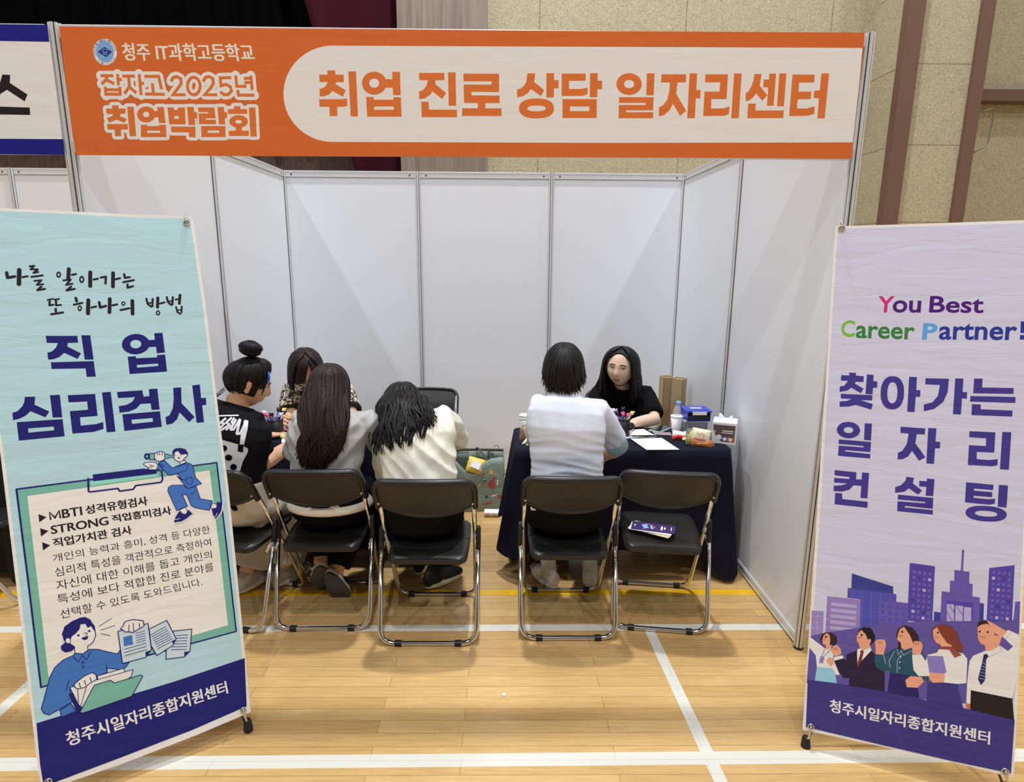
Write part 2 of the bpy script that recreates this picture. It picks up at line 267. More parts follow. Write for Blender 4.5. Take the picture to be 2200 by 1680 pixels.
# printed artwork of each sheet, in tenths of a millimetre on the sheet itself (x across, y up)
ART={}
ART['left']=[
('P','offwhite',(-3659,18006,-2284,18001,-787,18011,976,18013,2940,18050,2981,18020,3092,15197,3141,11035,3201,8489,3178,4544,3151,3,1309,-118,-917,-185,-3014,-134,-3042,786,-3024,3474,-3009,6800,-2994,10644,-3143,13608,-3352,15838)),
('P','mint',(-3616,17928,-2292,17917,-796,17922,967,17921,2886,17950,3000,14869,3050,11046,3110,8506,3086,4570,3032,261,1258,106,-896,30,-2956,-9,-2975,756,-2946,3446,-2921,6777,-2907,10631,-3057,13602,-3268,15838)),
('P','indigo',(-2939,2042,-1217,2027,856,1998,3135,2057,3032,277,1265,115,-896,43,-2957,-5,-2977,751)),
('P','teal',(-2721,9401,-110,9357,2908,9323,2936,6268,2952,3115,51,3161,-2722,3116,-2713,6380)),
('S','indigo',50,(-2721,9401,-110,9357,2908,9323,2936,6268,2952,3115,51,3161,-2722,3116,-2713,6380,-2721,9401),1),
('P','paper',(-2481,9144,-75,9117,2652,9084,2694,6213,2707,3420,-45,3393,-2508,3356,-2490,6319)),
('S','ink',83,(-2314,16049,-2308,15886,-2133,15928),1),
('S','ink',112,(-2001,16133,-2053,15688),1),
('S','ink',62,(-1941,15907,-1818,15935),1),
('S','ink',57,(-1734,16243,-1622,16261,-1721,16150,-1544,16152,-1659,16040,-1541,16069),1),
('S','ink',62,(-1721,15916,-1439,15964),1),
('S','ink',57,(-1660,15792,-1487,15814,-1613,15668,-1455,15687),1),
('S','ink',63,(-1507,15612,-1618,15501,-1424,15542),1),
('S','ink',106,(-748,16175,-797,15835),1),
('S','ink',65,(-685,15986,-577,16012),1),
('S','ink',59,(-922,15807,-734,15836,-866,15666,-700,15702),1),
('S','ink',65,(-744,15609,-872,15488,-658,15537),1),
('S','ink',109,(-190,16075,-236,15621),1),
('S','ink',67,(-119,15837,-8,15866),1),
('S','ink',67,(81,15901,223,15934,189,15707),1),
('S','ink',106,(434,16058,385,15604),1),
('S','ink',68,(486,15847,609,15883),1),
('S','ink',69,(740,16016,748,15895,889,15919),1),
('S','ink',69,(691,15751,994,15819),1),
('S','ink',69,(803,15677,797,15567,949,15617),1),
('S','ink',52,(-1390,15196,-1252,15227),1),
('S','ink',58,(-1336,15173,-1360,15022,-1254,15042),1),
('S','ink',52,(-1216,15204,-1093,15222),1),
('S','ink',58,(-1177,15176,-1188,15019,-1066,15033),1),
('S','ink',64,(-1210,14909,-1214,14825),1),
('S','ink',69,(-1337,14742,-1036,14792),1),
('S','ink',77,(-656,15247,-643,15139),1),
('S','ink',65,(-726,15032,-502,15085),1),
('S','ink',109,(-329,15176,-381,14737),1),
('S','ink',67,(-267,14930,-143,14962),1),
('S','ink',79,(-43,15099,-33,14925,125,14974),1),
('S','ink',105,(260,15205,207,14759),1),
('S','ink',68,(318,14991,445,15020),1),
('S','ink',69,(527,14830,776,14883),1),
('S','ink',108,(887,15136,852,14691),1),
('S','ink',64,(1300,15196,1321,15015,1424,14917),1),
('S','ink',65,(1484,15184,1453,14937),1),
('S','ink',52,(1339,15039,1464,15058),1),
('S','ink',91,(1641,15221,1599,14895),1),
('S','ink',65,(1691,15023,1822,15060),1),
('S','ink',66,(1912,15242,1930,15065,2023,14965),1),
('S','ink',66,(2096,15239,2057,14986),1),
('S','ink',53,(1938,15089,2083,15108),1),
('S','ink',60,(2169,15153,2279,15169),1),
('S','ink',87,(2323,15304,2272,15012),1),
('S','ink',60,(2162,14891,2184,14722,2270,14652),1),
('S','ink',60,(2337,14909,2308,14703),1),
('S','ink',47,(2196,14783,2318,14798),1),
('R','ink',(-966,15990,-969,15972,-973,15955,-980,15939,-988,15925,-997,15912,-1007,15902,-1018,15894,-1029,15890,-1040,15888,-1051,15890,-1061,15894,-1071,15902,-1079,15912,-1086,15924,-1091,15939,-1094,15954,-1095,15971,-1094,15989,-1092,16007,-1087,16024,-1081,16040,-1073,16054,-1064,16067,-1054,16077,-1043,16084,-1032,16089,-1021,16091,-1010,16089,-999,16085,-990,16077,-982,16067,-975,16055,-970,16040,-967,16024,-966,16007),(-1005,15990,-1006,15982,-1008,15974,-1010,15967,-1014,15960,-1017,15955,-1021,15950,-1026,15947,-1030,15945,-1035,15944,-1039,15945,-1043,15947,-1047,15950,-1050,15954,-1053,15960,-1055,15967,-1056,15974,-1056,15981,-1056,15989,-1055,15997,-1053,16005,-1050,16012,-1047,16019,-1043,16024,-1039,16029,-1035,16032,-1030,16034,-1026,16035,-1022,16034,-1017,16032,-1014,16029,-1011,16024,-1008,16019,-1006,16012,-1005,16005,-1004,15998)),
('R','ink',(-372,15839,-375,15818,-380,15798,-387,15779,-396,15762,-405,15747,-416,15735,-428,15726,-440,15721,-452,15719,-464,15721,-475,15726,-485,15735,-494,15747,-501,15762,-506,15779,-509,15798,-510,15818,-509,15839,-506,15860,-501,15880,-494,15899,-486,15916,-476,15931,-465,15943,-453,15952,-441,15957,-429,15959,-417,15957,-406,15952,-396,15943,-388,15931,-381,15917,-375,15899,-372,15880,-371,15860),(-413,15839,-415,15830,-417,15821,-420,15812,-423,15804,-427,15798,-432,15792,-436,15788,-441,15786,-446,15785,-451,15786,-455,15788,-459,15792,-462,15798,-465,15804,-467,15812,-468,15821,-469,15830,-468,15839,-467,15848,-465,15858,-462,15866,-458,15874,-454,15880,-450,15886,-445,15890,-440,15892,-435,15893,-431,15892,-426,15890,-422,15886,-419,15881,-416,15874,-414,15866,-413,15858,-413,15849)),
('R','ink',(-523,14913,-526,14896,-530,14880,-536,14865,-543,14851,-551,14839,-561,14830,-571,14823,-581,14819,-591,14818,-601,14819,-611,14824,-620,14831,-627,14841,-633,14853,-638,14867,-640,14883,-641,14899,-641,14916,-638,14933,-634,14949,-628,14964,-621,14978,-613,14990,-603,14999,-593,15006,-583,15010,-573,15012,-563,15010,-553,15005,-544,14998,-537,14988,-531,14976,-526,14962,-524,14947,-522,14930),(-559,14914,-560,14907,-561,14899,-564,14892,-567,14886,-570,14881,-574,14877,-578,14873,-582,14872,-586,14871,-590,14872,-594,14874,-597,14877,-600,14882,-603,14887,-604,14893,-606,14900,-606,14908,-606,14915,-604,14923,-603,14930,-600,14937,-597,14943,-594,14948,-590,14953,-586,14956,-582,14958,-578,14958,-574,14958,-570,14955,-567,14952,-564,14948,-561,14942,-560,14936,-558,14929,-558,14922)),
('R','ink',(686,15042,683,15029,679,15017,674,15005,666,14995,658,14986,648,14979,637,14974,627,14971,616,14970,605,14971,595,14975,585,14980,577,14988,570,14997,565,15008,561,15019,560,15032,560,15045,562,15057,566,15070,572,15081,579,15092,588,15101,598,15108,608,15113,619,15116,630,15117,641,15116,651,15112,660,15107,669,15099,675,15090,681,15079,684,15068,686,15055),(648,15043,647,15037,645,15032,643,15026,640,15022,636,15018,632,15014,628,15012,624,15011,620,15010,615,15011,611,15012,607,15015,604,15018,601,15022,599,15027,598,15033,597,15038,598,15044,599,15050,600,15055,603,15060,606,15065,609,15069,613,15072,617,15075,622,15076,626,15077,630,15076,634,15074,638,15072,641,15068,644,15064,646,15060,647,15054,648,15049)),
('R','ink',(1663,14705,1660,14689,1656,14674,1649,14660,1641,14647,1632,14636,1622,14627,1611,14621,1599,14617,1588,14616,1576,14618,1566,14622,1556,14629,1547,14639,1540,14650,1535,14663,1531,14678,1530,14693,1530,14709,1533,14724,1537,14740,1544,14754,1552,14766,1561,14777,1571,14786,1582,14793,1594,14796,1605,14798,1617,14796,1627,14792,1637,14785,1646,14775,1653,14764,1658,14751,1662,14736,1663,14721),(1623,14706,1622,14699,1620,14692,1617,14686,1614,14680,1610,14675,1606,14671,1602,14668,1597,14666,1592,14666,1588,14667,1584,14669,1580,14672,1576,14676,1574,14681,1572,14687,1570,14694,1570,14700,1570,14708,1571,14715,1573,14721,1575,14728,1579,14734,1582,14739,1587,14743,1591,14745,1596,14747,1600,14748,1605,14747,1609,14745,1613,14742,1616,14738,1619,14733,1621,14727,1623,14720,1623,14713)),
('P','indigo',(-1545,14071,-732,14032,-732,13813,-1008,13815,-1026,13707,-689,13465,-798,13293,-1126,13508,-1264,13386,-1419,13326,-1556,13320,-1554,13544,-1445,13568,-1322,13684,-1258,13828,-1542,13850)),
('P','indigo',(-627,14046,-386,14035,-374,13242,-613,13258)),
('P','indigo',(-1498,13232,-376,13194,-367,12684,-615,12699,-615,12971,-1498,13023)),
('P','indigo',(1181,13796,1411,13797,1419,14023,1665,14022,1673,13342,1430,13334,1425,13557,1172,13555)),
('P','indigo',(574,13274,806,13275,809,13167,572,13167)),
('P','indigo',(1424,13275,1672,13275,1669,13158,1422,13158)),
('P','indigo',(-2245,12212,-1989,12195,-2030,11946,-1684,11692,-1799,11521,-2146,11752,-2290,11625,-2439,11553,-2595,11526,-2591,11758,-2463,11791,-2331,11934,-2271,12063)),
('P','indigo',(-1620,12201,-1367,12191,-1374,11470,-1617,11490)),
('P','indigo',(-1168,12156,-440,12124,-443,11405,-915,11414,-921,11146,-516,11143,-313,11187,-322,10957,-606,10898,-1161,10919,-1162,11642,-679,11634,-679,11900,-1166,11924)),
('P','indigo',(-251,12153,-10,12152,-5,10828,-248,10835)),
('P','indigo',(161,12129,883,12118,898,11898,1069,11901,1078,12139,1328,12132,1325,11413,1089,11423,1082,11650,790,11662,650,11522,447,11447,165,11437,165,11658,387,11676,561,11762,651,11907,169,11924)),
('P','indigo',(1804,12114,2049,12108,2004,11557,2364,11030,2171,10871,1914,11244,1817,11017,1655,10885,1476,10863,1473,11133,1595,11179,1720,11402,1782,11734)),
('P','indigo',(2395,12144,2636,12153,2633,11670,2782,11671,2779,11415,2639,11413,2643,10812,2404,10814)),
('R','indigo',(1250,13682,1241,13621,1219,13563,1186,13508,1143,13459,1091,13417,1031,13382,966,13357,897,13342,827,13337,758,13342,692,13358,630,13383,576,13417,529,13459,492,13507,466,13561,451,13618,449,13676,458,13735,478,13793,510,13846,552,13895,603,13938,661,13972,725,13998,793,14015,863,14021,932,14017,999,14003,1062,13978,1118,13945,1166,13903,1204,13854,1231,13800,1247,13742),(1005,13680,1002,13656,993,13632,980,13610,963,13589,942,13572,919,13558,893,13547,866,13541,838,13539,810,13541,784,13547,759,13557,737,13571,718,13588,704,13608,693,13630,687,13654,686,13678,690,13702,698,13726,711,13748,728,13768,748,13785,772,13800,797,13810,824,13817,852,13819,880,13817,906,13811,931,13801,953,13787,972,13770,987,13750,998,13728,1004,13704)),
('R','indigo',(576,13209,1673,13192,1674,12688,574,12694),(805,12980,1428,12984,1431,12901,810,12888)),
('R','indigo',(-2515,11456,-1372,11413,-1370,10860,-2520,10882),(-2263,11227,-1617,11204,-1618,11087,-2262,11095)),
('R','indigo',(239,11373,1328,11355,1334,10817,243,10818),(476,11165,1088,11150,1090,11023,482,11026)),
('P','ink',(-2264,8530,-2072,8391,-2267,8268)),
('P','ink',(-2263,8083,-2066,7948,-2267,7815)),
('P','ink',(-2257,7634,-2065,7490,-2261,7366)),
('T','ink','BTI',0,(-1680,8552,-1174,8550,-1167,8278,-1679,8279)),
('T','ink','BTI',0,(-1680,8542,-1174,8540,-1167,8268,-1679,8269)),
('T','ink','BTI',0,(-1662,8552,-1155,8550,-1148,8278,-1661,8279)),
('T','ink','BTI',0,(-1662,8542,-1155,8540,-1148,8268,-1661,8269)),
('T','ink','BTI',0,(-1671,8547,-1164,8545,-1158,8273,-1670,8274)),
('S','ink',50,(-1977,8285,-1983,8525,-1864,8329,-1738,8526,-1729,8284),0),
('T','ink','성격유형검사',0,(-1069,8558,650,8543,659,8236,-1059,8273)),
('T','ink','성격유형검사',0,(-1069,8548,651,8532,660,8225,-1058,8263)),
('T','ink','성격유형검사',0,(-1050,8558,671,8543,680,8236,-1040,8273)),
('T','ink','성격유형검사',0,(-1050,8548,671,8532,681,8225,-1040,8263)),
('T','ink','성격유형검사',0,(-1060,8553,661,8538,670,8230,-1049,8268)),
('T','ink','STRONG',0,(-2009,8096,-505,8084,-499,7815,-2005,7835)),
('T','ink','STRONG',0,(-2009,8086,-505,8073,-499,7804,-2005,7825)),
('T','ink','STRONG',0,(-1991,8096,-486,8083,-480,7815,-1987,7835)),
('T','ink','STRONG',0,(-1991,8085,-485,8073,-480,7804,-1987,7825)),
('T','ink','STRONG',0,(-2000,8091,-495,8078,-489,7810,-1996,7830)),
('T','ink','직업흥미검사',0,(-393,8105,1306,8075,1323,7776,-372,7862)),
('T','ink','직업흥미검사',0,(-392,8094,1307,8064,1324,7765,-371,7851)),
('T','ink','직업흥미검사',0,(-373,8104,1328,8075,1344,7776,-352,7861)),
('T','ink','직업흥미검사',0,(-372,8094,1329,8064,1346,7765,-351,7851)),
('T','ink','직업흥미검사',0,(-383,8099,1317,8070,1334,7771,-362,7856)),
('T','ink','직업가치관 검사',0,(-2003,7687,102,7654,117,7363,-1990,7406)),
('T','ink','직업가치관 검사',0,(-2003,7676,102,7643,117,7353,-1989,7396)),
('T','ink','직업가치관 검사',0,(-1986,7686,122,7654,137,7363,-1972,7406)),
('T','ink','직업가치관 검사',0,(-1985,7676,122,7643,137,7352,-1971,7396)),
('T','ink','직업가치관 검사',0,(-1994,7681,112,7648,127,7358,-1981,7401)),
('T','ink','개인의 능력과 흥미, 성격 등 다양한',0,(-2048,7194,2452,7146,2466,6844,-2038,6920)),
('T','ink','심리적 특성을 객관적으로 측정하여',0,(-2038,6762,2442,6688,2451,6396,-2029,6459)),
('T','ink','자신에 대한 이해를 돕고 개인의',0,(-2041,6333,2422,6242,2437,5948,-2035,6020)),
('T','ink','특성에 보다 적합한 진로 분야를',0,(-2061,5892,2437,5803,2450,5492,-2050,5581)),
('T','ink','선택할 수 있도록 도와드립니다.',0,(-2033,5395,2007,5351,2037,5071,-2024,5088)),
('T','white','청주시일자리종합지원센터',0,(-2276,1472,2420,1453,2457,990,-2248,987)),
('T','white','청주시일자리종합지원센터',0,(-2275,1460,2421,1439,2458,977,-2247,975)),
('T','white','청주시일자리종합지원센터',0,(-2255,1472,2446,1453,2483,990,-2228,987)),
('T','white','청주시일자리종합지원센터',0,(-2255,1460,2447,1439,2484,976,-2227,974)),
('T','white','청주시일자리종합지원센터',0,(-2265,1466,2434,1446,2470,983,-2238,981)),
('P','lightteal',(-846,9309,1066,9266,1084,9135,-849,9162)),
('P','indigo',(-759,9523,664,9482,1026,9358,1033,9243,-764,9301)),
('S','indigo',54,(-891,9412,-920,8999,-879,8971,-121,8946,-78,8848,305,8839,387,8950,1125,8929,1182,9011,1182,9331),1),
('P','teal',(885,9962,1030,9943,1018,9726,865,9750)),
('S','indigo',28,(885,9962,1030,9943,1018,9726,865,9750,885,9962),1),
('P','teal',(1322,9876,1437,9852,1466,9809,1608,9797,1609,9719,1459,9733,1423,9710,1316,9727)),
('S','indigo',25,(1322,9876,1437,9852,1466,9809,1608,9797,1609,9719,1459,9733,1423,9710,1316,9727,1322,9876),1),
('P','indigo',(885,9861,874,9819,852,9786,823,9766,789,9762,758,9776,733,9805,718,9844,716,9888,726,9929,748,9963,778,9983,811,9987,843,9973,868,9944,883,9905)),
('P','teal',(832,9869,828,9851,819,9837,808,9828,795,9826,784,9831,774,9844,769,9860,768,9879,772,9898,781,9912,792,9921,805,9923,817,9917,826,9905,831,9888)),
('P','paper',(1744,9533,1920,9573,1945,9485,1760,9433)),
('S','indigo',22,(1744,9533,1920,9573,1945,9485,1760,9433,1744,9533),1),
('P','paper',(1606,9768,1626,9897,1732,9933,1821,9793,1922,9778,1993,9763,1982,9681,1909,9643,1849,9555,1744,9533,1648,9597,1590,9693)),
('S','indigo',22,(1606,9768,1626,9897,1732,9933,1821,9793,1922,9778,1993,9763,1982,9681,1909,9643,1849,9555,1744,9533,1648,9597,1590,9693,1606,9768),1),
('P','indigo',(1549,9835,1582,9965,1672,10020,1825,10016,1973,9946,2036,9799,2019,9704,1939,9629,1929,9757,1905,9780,1823,9812,1763,9899,1739,9922,1625,9882,1616,9825)),
('P','paper',(1993,9724,1988,9707,1977,9693,1961,9685,1944,9684,1928,9691,1914,9703,1906,9719,1905,9737,1910,9755,1921,9768,1936,9776,1953,9777,1970,9771,1983,9759,1991,9742)),
('P','indigo',(1673,9762,1671,9756,1667,9752,1661,9749,1655,9749,1648,9751,1643,9755,1640,9761,1639,9767,1641,9773,1645,9777,1651,9779,1657,9780,1664,9777,1669,9773,1672,9768)),
('P','indigo',(1829,9757,1827,9751,1823,9747,1817,9744,1811,9744,1805,9746,1799,9751,1796,9756,1795,9762,1797,9768,1801,9772,1807,9775,1814,9775,1820,9773,1825,9769,1828,9763)),
('P','indigo',(1692,9693,1781,9698,1765,9656,1713,9654)),
('P','mblue',(1013,9421,1110,9577,1252,9324,1184,9316)),
('S','indigo',18,(1013,9421,1110,9577,1252,9324,1184,9316,1013,9421),1),
('P','mblue',(1760,9433,1962,9478,2093,9398,2145,9311,2185,8910,2355,8662,1908,8566,1731,8872,1672,9136,1605,9148,1383,9128,1252,9324,1128,9594,1286,9674,1433,9467,1507,9358,1734,9427)),
('S','indigo',22,(1760,9433,1962,9478,2093,9398,2145,9311,2185,8910,2355,8662,1908,8566,1731,8872,1672,9136,1605,9148,1383,9128,1252,9324,1128,9594,1286,9674,1433,9467,1507,9358,1734,9427,1760,9433),1),
('S','indigo',18,(1507,9358,1923,9436,2002,9354,1919,9211,1605,9148),1),
('P','mblue',(1854,8899,2050,8953,2095,8788,2007,8695,1908,8743)),
('S','indigo',18,(1854,8899,2050,8953,2095,8788,2007,8695,1908,8743,1854,8899),1),
('P','indigo',(1244,9517,1241,9509,1236,9502,1228,9499,1219,9498,1210,9501,1203,9508,1199,9516,1198,9525,1201,9533,1206,9540,1214,9543,1223,9544,1232,9540,1239,9534,1243,9526)),
('P','indigo',(1280,9457,1277,9449,1271,9443,1263,9439,1254,9439,1246,9442,1239,9448,1235,9456,1234,9465,1236,9473,1242,9480,1250,9484,1259,9484,1267,9481,1274,9475,1279,9466)),
('P','indigo',(1611,9127,1692,8996,1819,8886,1731,8872,1642,9005)),
('P','mblue',(1701,8731,1785,8716,1908,8566,2172,8596,2259,8134,2637,7991,2508,7676,2065,7856,1954,7967,1854,8361,1719,8386,1841,7960,1498,7873,1299,8602,1326,8713,1433,8770)),
('S','indigo',22,(1701,8731,1785,8716,1908,8566,2172,8596,2259,8134,2637,7991,2508,7676,2065,7856,1954,7967,1854,8361,1719,8386,1841,7960,1498,7873,1299,8602,1326,8713,1433,8770,1701,8731),1),
('S','indigo',17,(1932,8365,2063,8370,2151,8472),1),
('P','paper',(1583,7875,1778,7934,1823,7777,1771,7690,1670,7711)),
('S','indigo',18,(1583,7875,1778,7934,1823,7777,1771,7690,1670,7711,1583,7875),1),
('P','indigo',(1570,7829,1655,7733,1772,7694,1854,7830,1945,7693,2003,7661,1955,7612,1682,7473,1422,7441,1377,7499,1444,7661)),
('S','white',36,(1398,7456,1610,7445,1771,7513,1972,7644),1),
('S','white',18,(1410,7580,1485,7564,1564,7586),1),
('P','paper',(2620,7904,2759,7846,2745,7708,2619,7714,2553,7767)),
('S','indigo',19,(2620,7904,2759,7846,2745,7708,2619,7714,2553,7767,2620,7904),1),
('P','indigo',(2766,7925,2943,7870,2918,7613,2784,7358,2689,7317,2614,7474,2582,7701,2708,7696,2780,7782)),
('S','white',42,(2974,7854,2902,7545,2711,7317),1),
('S','white',19,(2644,7407,2711,7444,2737,7529),1),
('P','paper',(1030,9934,1099,9971,1233,9989,1327,9927,1313,9698,1166,9645,1071,9679,1015,9784)),
('S','indigo',21,(1030,9934,1099,9971,1233,9989,1327,9927,1313,9698,1166,9645,1071,9679,1015,9784,1030,9934),1),
('S','indigo',21,(1100,9977,1113,9864),1),
('S','indigo',21,(1174,9979,1174,9864),1),
('S','indigo',21,(1254,9953,1250,9852),1),
('P','paper',(674,9629,711,9671,922,9665,1033,9628,1090,9542,1063,9432,1009,9384,832,9413,763,9539,688,9604)),
('S','indigo',21,(674,9629,711,9671,922,9665,1033,9628,1090,9542,1063,9432,1009,9384,832,9413,763,9539,688,9604,674,9629),1),
('S','indigo',16,(864,9579,988,9502),1),
('S','indigo',16,(791,9496,919,9466),1),
('S','indigo',16,(827,9528,940,9519),1),
('P','mblue',(-2326,2222,-2039,2336,-1918,2037,-2310,1990)),
('S','indigo',24,(-2326,2222,-2039,2336,-1918,2037,-2310,1990,-2326,2222),1),
('P','mblue',(-1833,3843,-1768,3897,-1595,3813,-1383,3894,-1184,3827,-669,3500,-574,3598,-556,3124,-363,3109,-485,2968,-636,2957,-980,3129,-1005,2984,-1268,2962,-1584,2873,-1867,2875,-2011,2828,-1996,2369,-2343,2253,-2603,2181,-2728,2280,-2779,2448,-2712,2644,-2469,3368,-2328,3615,-2097,3783)),
('S','indigo',25,(-1833,3843,-1768,3897,-1595,3813,-1383,3894,-1184,3827,-669,3500,-574,3598,-556,3124,-363,3109,-485,2968,-636,2957,-980,3129,-1005,2984,-1268,2962,-1584,2873,-1867,2875,-2011,2828,-1996,2369,-2343,2253,-2603,2181,-2728,2280,-2779,2448,-2712,2644,-2469,3368,-2328,3615,-2097,3783,-1833,3843),1),
('S','indigo',22,(-2015,3093,-2126,2770),1),
('S','indigo',23,(-1002,3227,-994,2993),1),
('P','paper',(-1766,4122,-1424,4110,-1435,3886,-1575,3806,-1778,3900)),
('S','indigo',22,(-1766,4122,-1424,4110,-1435,3886,-1575,3806,-1778,3900,-1766,4122),1),
('P','paper',(-1813,4463,-1561,4785,-1421,4767,-1270,4644,-1187,4440,-1181,4285,-1282,4089,-1433,4012,-1635,4028,-1786,4128,-1856,4227,-1969,4289,-1976,4416,-1913,4458)),
('S','indigo',24,(-1813,4463,-1561,4785,-1421,4767,-1270,4644,-1187,4440,-1181,4285,-1282,4089,-1433,4012,-1635,4028,-1786,4128,-1856,4227,-1969,4289,-1976,4416,-1913,4458,-1813,4463),1),
('P','paper',(-1752,4143,-1436,4089,-1443,3914,-1583,3834,-1766,3916)),
('S','indigo',22,(-1828,3792,-1717,3590,-1599,3764,-1494,3589,-1373,3789),1),
('R','indigo',(-1557,3527,-1559,3521,-1561,3515,-1565,3509,-1569,3505,-1574,3502,-1580,3500,-1587,3499,-1594,3500,-1601,3502,-1607,3505,-1614,3509,-1620,3514,-1625,3520,-1629,3526,-1633,3533,-1635,3540,-1636,3547,-1636,3554,-1635,3561,-1632,3567,-1629,3572,-1624,3576,-1619,3579,-1613,3581,-1607,3582,-1600,3582,-1593,3580,-1586,3577,-1580,3573,-1574,3568,-1569,3562,-1564,3556,-1561,3549,-1559,3541,-1557,3534),(-1577,3534,-1578,3531,-1579,3529,-1581,3526,-1583,3525,-1585,3523,-1588,3523,-1592,3522,-1595,3523,-1598,3524,-1602,3525,-1605,3527,-1608,3529,-1611,3532,-1613,3535,-1615,3538,-1616,3541,-1616,3545,-1616,3548,-1616,3550,-1615,3553,-1613,3555,-1611,3557,-1608,3558,-1605,3559,-1602,3559,-1599,3559,-1595,3558,-1592,3557,-1588,3555,-1585,3552,-1583,3550,-1581,3547,-1579,3544,-1578,3540,-1577,3537)),
('R','indigo',(-1572,3380,-1573,3374,-1575,3368,-1579,3363,-1583,3358,-1589,3355,-1595,3353,-1601,3353,-1608,3353,-1615,3355,-1621,3358,-1628,3362,-1634,3367,-1639,3373,-1643,3379,-1647,3386,-1649,3394,-1650,3401,-1650,3408,-1649,3414,-1646,3420,-1643,3425,-1639,3430,-1633,3433,-1627,3435,-1621,3435,-1614,3435,-1607,3433,-1600,3430,-1594,3426,-1588,3421,-1583,3415,-1578,3409,-1575,3402,-1573,3395,-1572,3387),(-1591,3387,-1592,3384,-1593,3382,-1595,3380,-1597,3378,-1600,3376,-1603,3376,-1606,3376,-1609,3376,-1613,3377,-1616,3378,-1619,3380,-1622,3383,-1625,3385,-1627,3388,-1629,3391,-1630,3395,-1631,3398,-1631,3401,-1630,3404,-1629,3406,-1627,3409,-1625,3410,-1622,3412,-1619,3412,-1616,3412,-1613,3412,-1609,3411,-1606,3410,-1603,3408,-1600,3405,-1597,3403,-1595,3400,-1593,3397,-1592,3393,-1591,3390)),
('P','indigo',(-2012,4353,-2046,4613,-1956,4833,-1747,4942,-1541,4992,-1401,4975,-1271,4847,-1240,4736,-1180,4616,-1171,4384,-1270,4644,-1366,4598,-1421,4767,-1539,4803,-1576,4638,-1687,4523,-1803,4460,-1842,4372,-1903,4455)),
('P','indigo',(-1985,4331,-2112,4236,-2105,4110,-2016,4005,-1859,3990,-1751,4067,-1857,4215,-1970,4277)),
('P','paper',(-1847,4337,-1856,4303,-1873,4278,-1896,4265,-1922,4266,-1946,4281,-1965,4308,-1976,4342,-1978,4379,-1970,4413,-1953,4438,-1930,4451,-1904,4450,-1880,4435,-1860,4408,-1849,4373)),
('S','indigo',18,(-1847,4337,-1856,4303,-1873,4278,-1896,4265,-1922,4266,-1946,4281,-1965,4308,-1976,4342,-1978,4379,-1970,4413,-1953,4438,-1930,4451,-1904,4450,-1880,4435,-1860,4408,-1849,4373,-1847,4337),1),
('P','indigo',(-1594,4425,-1598,4413,-1607,4405,-1619,4401,-1633,4403,-1646,4409,-1656,4421,-1663,4434,-1664,4448,-1661,4460,-1652,4469,-1640,4473,-1626,4471,-1613,4464,-1602,4453,-1596,4439)),
('P','indigo',(-1300,4476,-1304,4464,-1313,4455,-1326,4451,-1339,4453,-1353,4460,-1364,4471,-1370,4484,-1372,4498,-1368,4511,-1359,4519,-1347,4523,-1333,4522,-1319,4515,-1308,4504,-1302,4490)),
('P','indigo',(-1565,4333,-1380,4349,-1400,4254,-1473,4228,-1540,4274)),
('S','indigo',20,(-1492,4461,-1401,4452,-1406,4396,-1458,4387),1),
('S','indigo',21,(-1072,4557,-711,4714),1),
('S','indigo',21,(-1043,4420,-641,4453),1),
('S','indigo',21,(-1035,4295,-806,4165),1),
('P','pblue',(1002,3747,1558,3639,1425,2888,1233,2748,684,2854,726,3163)),
('S','indigo',30,(1002,3747,1558,3639,1425,2888,1233,2748,684,2854,726,3163,1002,3747),1),
('P','indigo',(1250,2920,1413,2892,1234,2753)),
('S','indigo',23,(1066,3564,1423,3477),0),
('S','indigo',23,(1025,3477,1406,3379),0),
('S','indigo',22,(984,3391,1389,3280),0),
('S','indigo',22,(943,3304,1373,3182),0),
('S','indigo',22,(902,3218,1356,3084),0),
('S','indigo',22,(861,3131,1339,2985),0),
('P','pblue',(300,4035,836,4176,1056,3459,931,3257,432,3074,301,3465)),
('S','indigo',29,(300,4035,836,4176,1056,3459,931,3257,432,3074,301,3465,300,4035),1),
('P','indigo',(921,3395,1056,3459,955,3262)),
('S','indigo',22,(320,3825,793,3974),0),
('S','indigo',22,(342,3749,820,3896),0),
('S','indigo',22,(364,3673,847,3818),0),
('S','indigo',22,(386,3596,874,3739),0),
('S','indigo',22,(408,3520,901,3660),0),
('S','indigo',22,(429,3444,928,3582),0),
('S','indigo',22,(451,3367,955,3503),0),
('S','indigo',22,(473,3290,982,3424),0),
('P','pblue',(-577,4234,286,4238,299,3332,100,3121,-555,3136)),
('S','indigo',28,(-577,4234,286,4238,299,3332,100,3121,-555,3136,-577,4234),1),
('P','indigo',(117,3300,286,3310,112,3130)),
('P','mblue',(-450,3999,-201,3997,-200,3669,-458,3689)),
('S','indigo',21,(-105,4013,176,4019),0),
('S','indigo',22,(-104,3932,175,3938),0),
('S','indigo',22,(-103,3850,173,3856),0),
('S','indigo',22,(-102,3769,172,3774),0),
('S','indigo',22,(-102,3687,171,3693),0),
('S','indigo',21,(-462,3586,172,3592),0),
('S','indigo',21,(-461,3477,175,3480),0),
('S','indigo',21,(-461,3367,177,3368),0),
('P','paper',(-496,4299,-413,4377,-359,4490,-228,4502,-141,4501,7,4443,154,4371,171,4195,66,4148,-47,4118,-162,4063,-265,4122,-391,4162,-428,4226)),
('S','indigo',28,(-496,4299,-413,4377,-359,4490,-228,4502,-141,4501,7,4443,154,4371,171,4195,66,4148,-47,4118,-162,4063,-265,4122,-391,4162,-428,4226,-496,4299),1),
('S','indigo',24,(-253,4353,-279,4153),1),
('S','indigo',24,(-136,4369,-135,4107),1),
('S','indigo',24,(38,4315,34,4158),1),
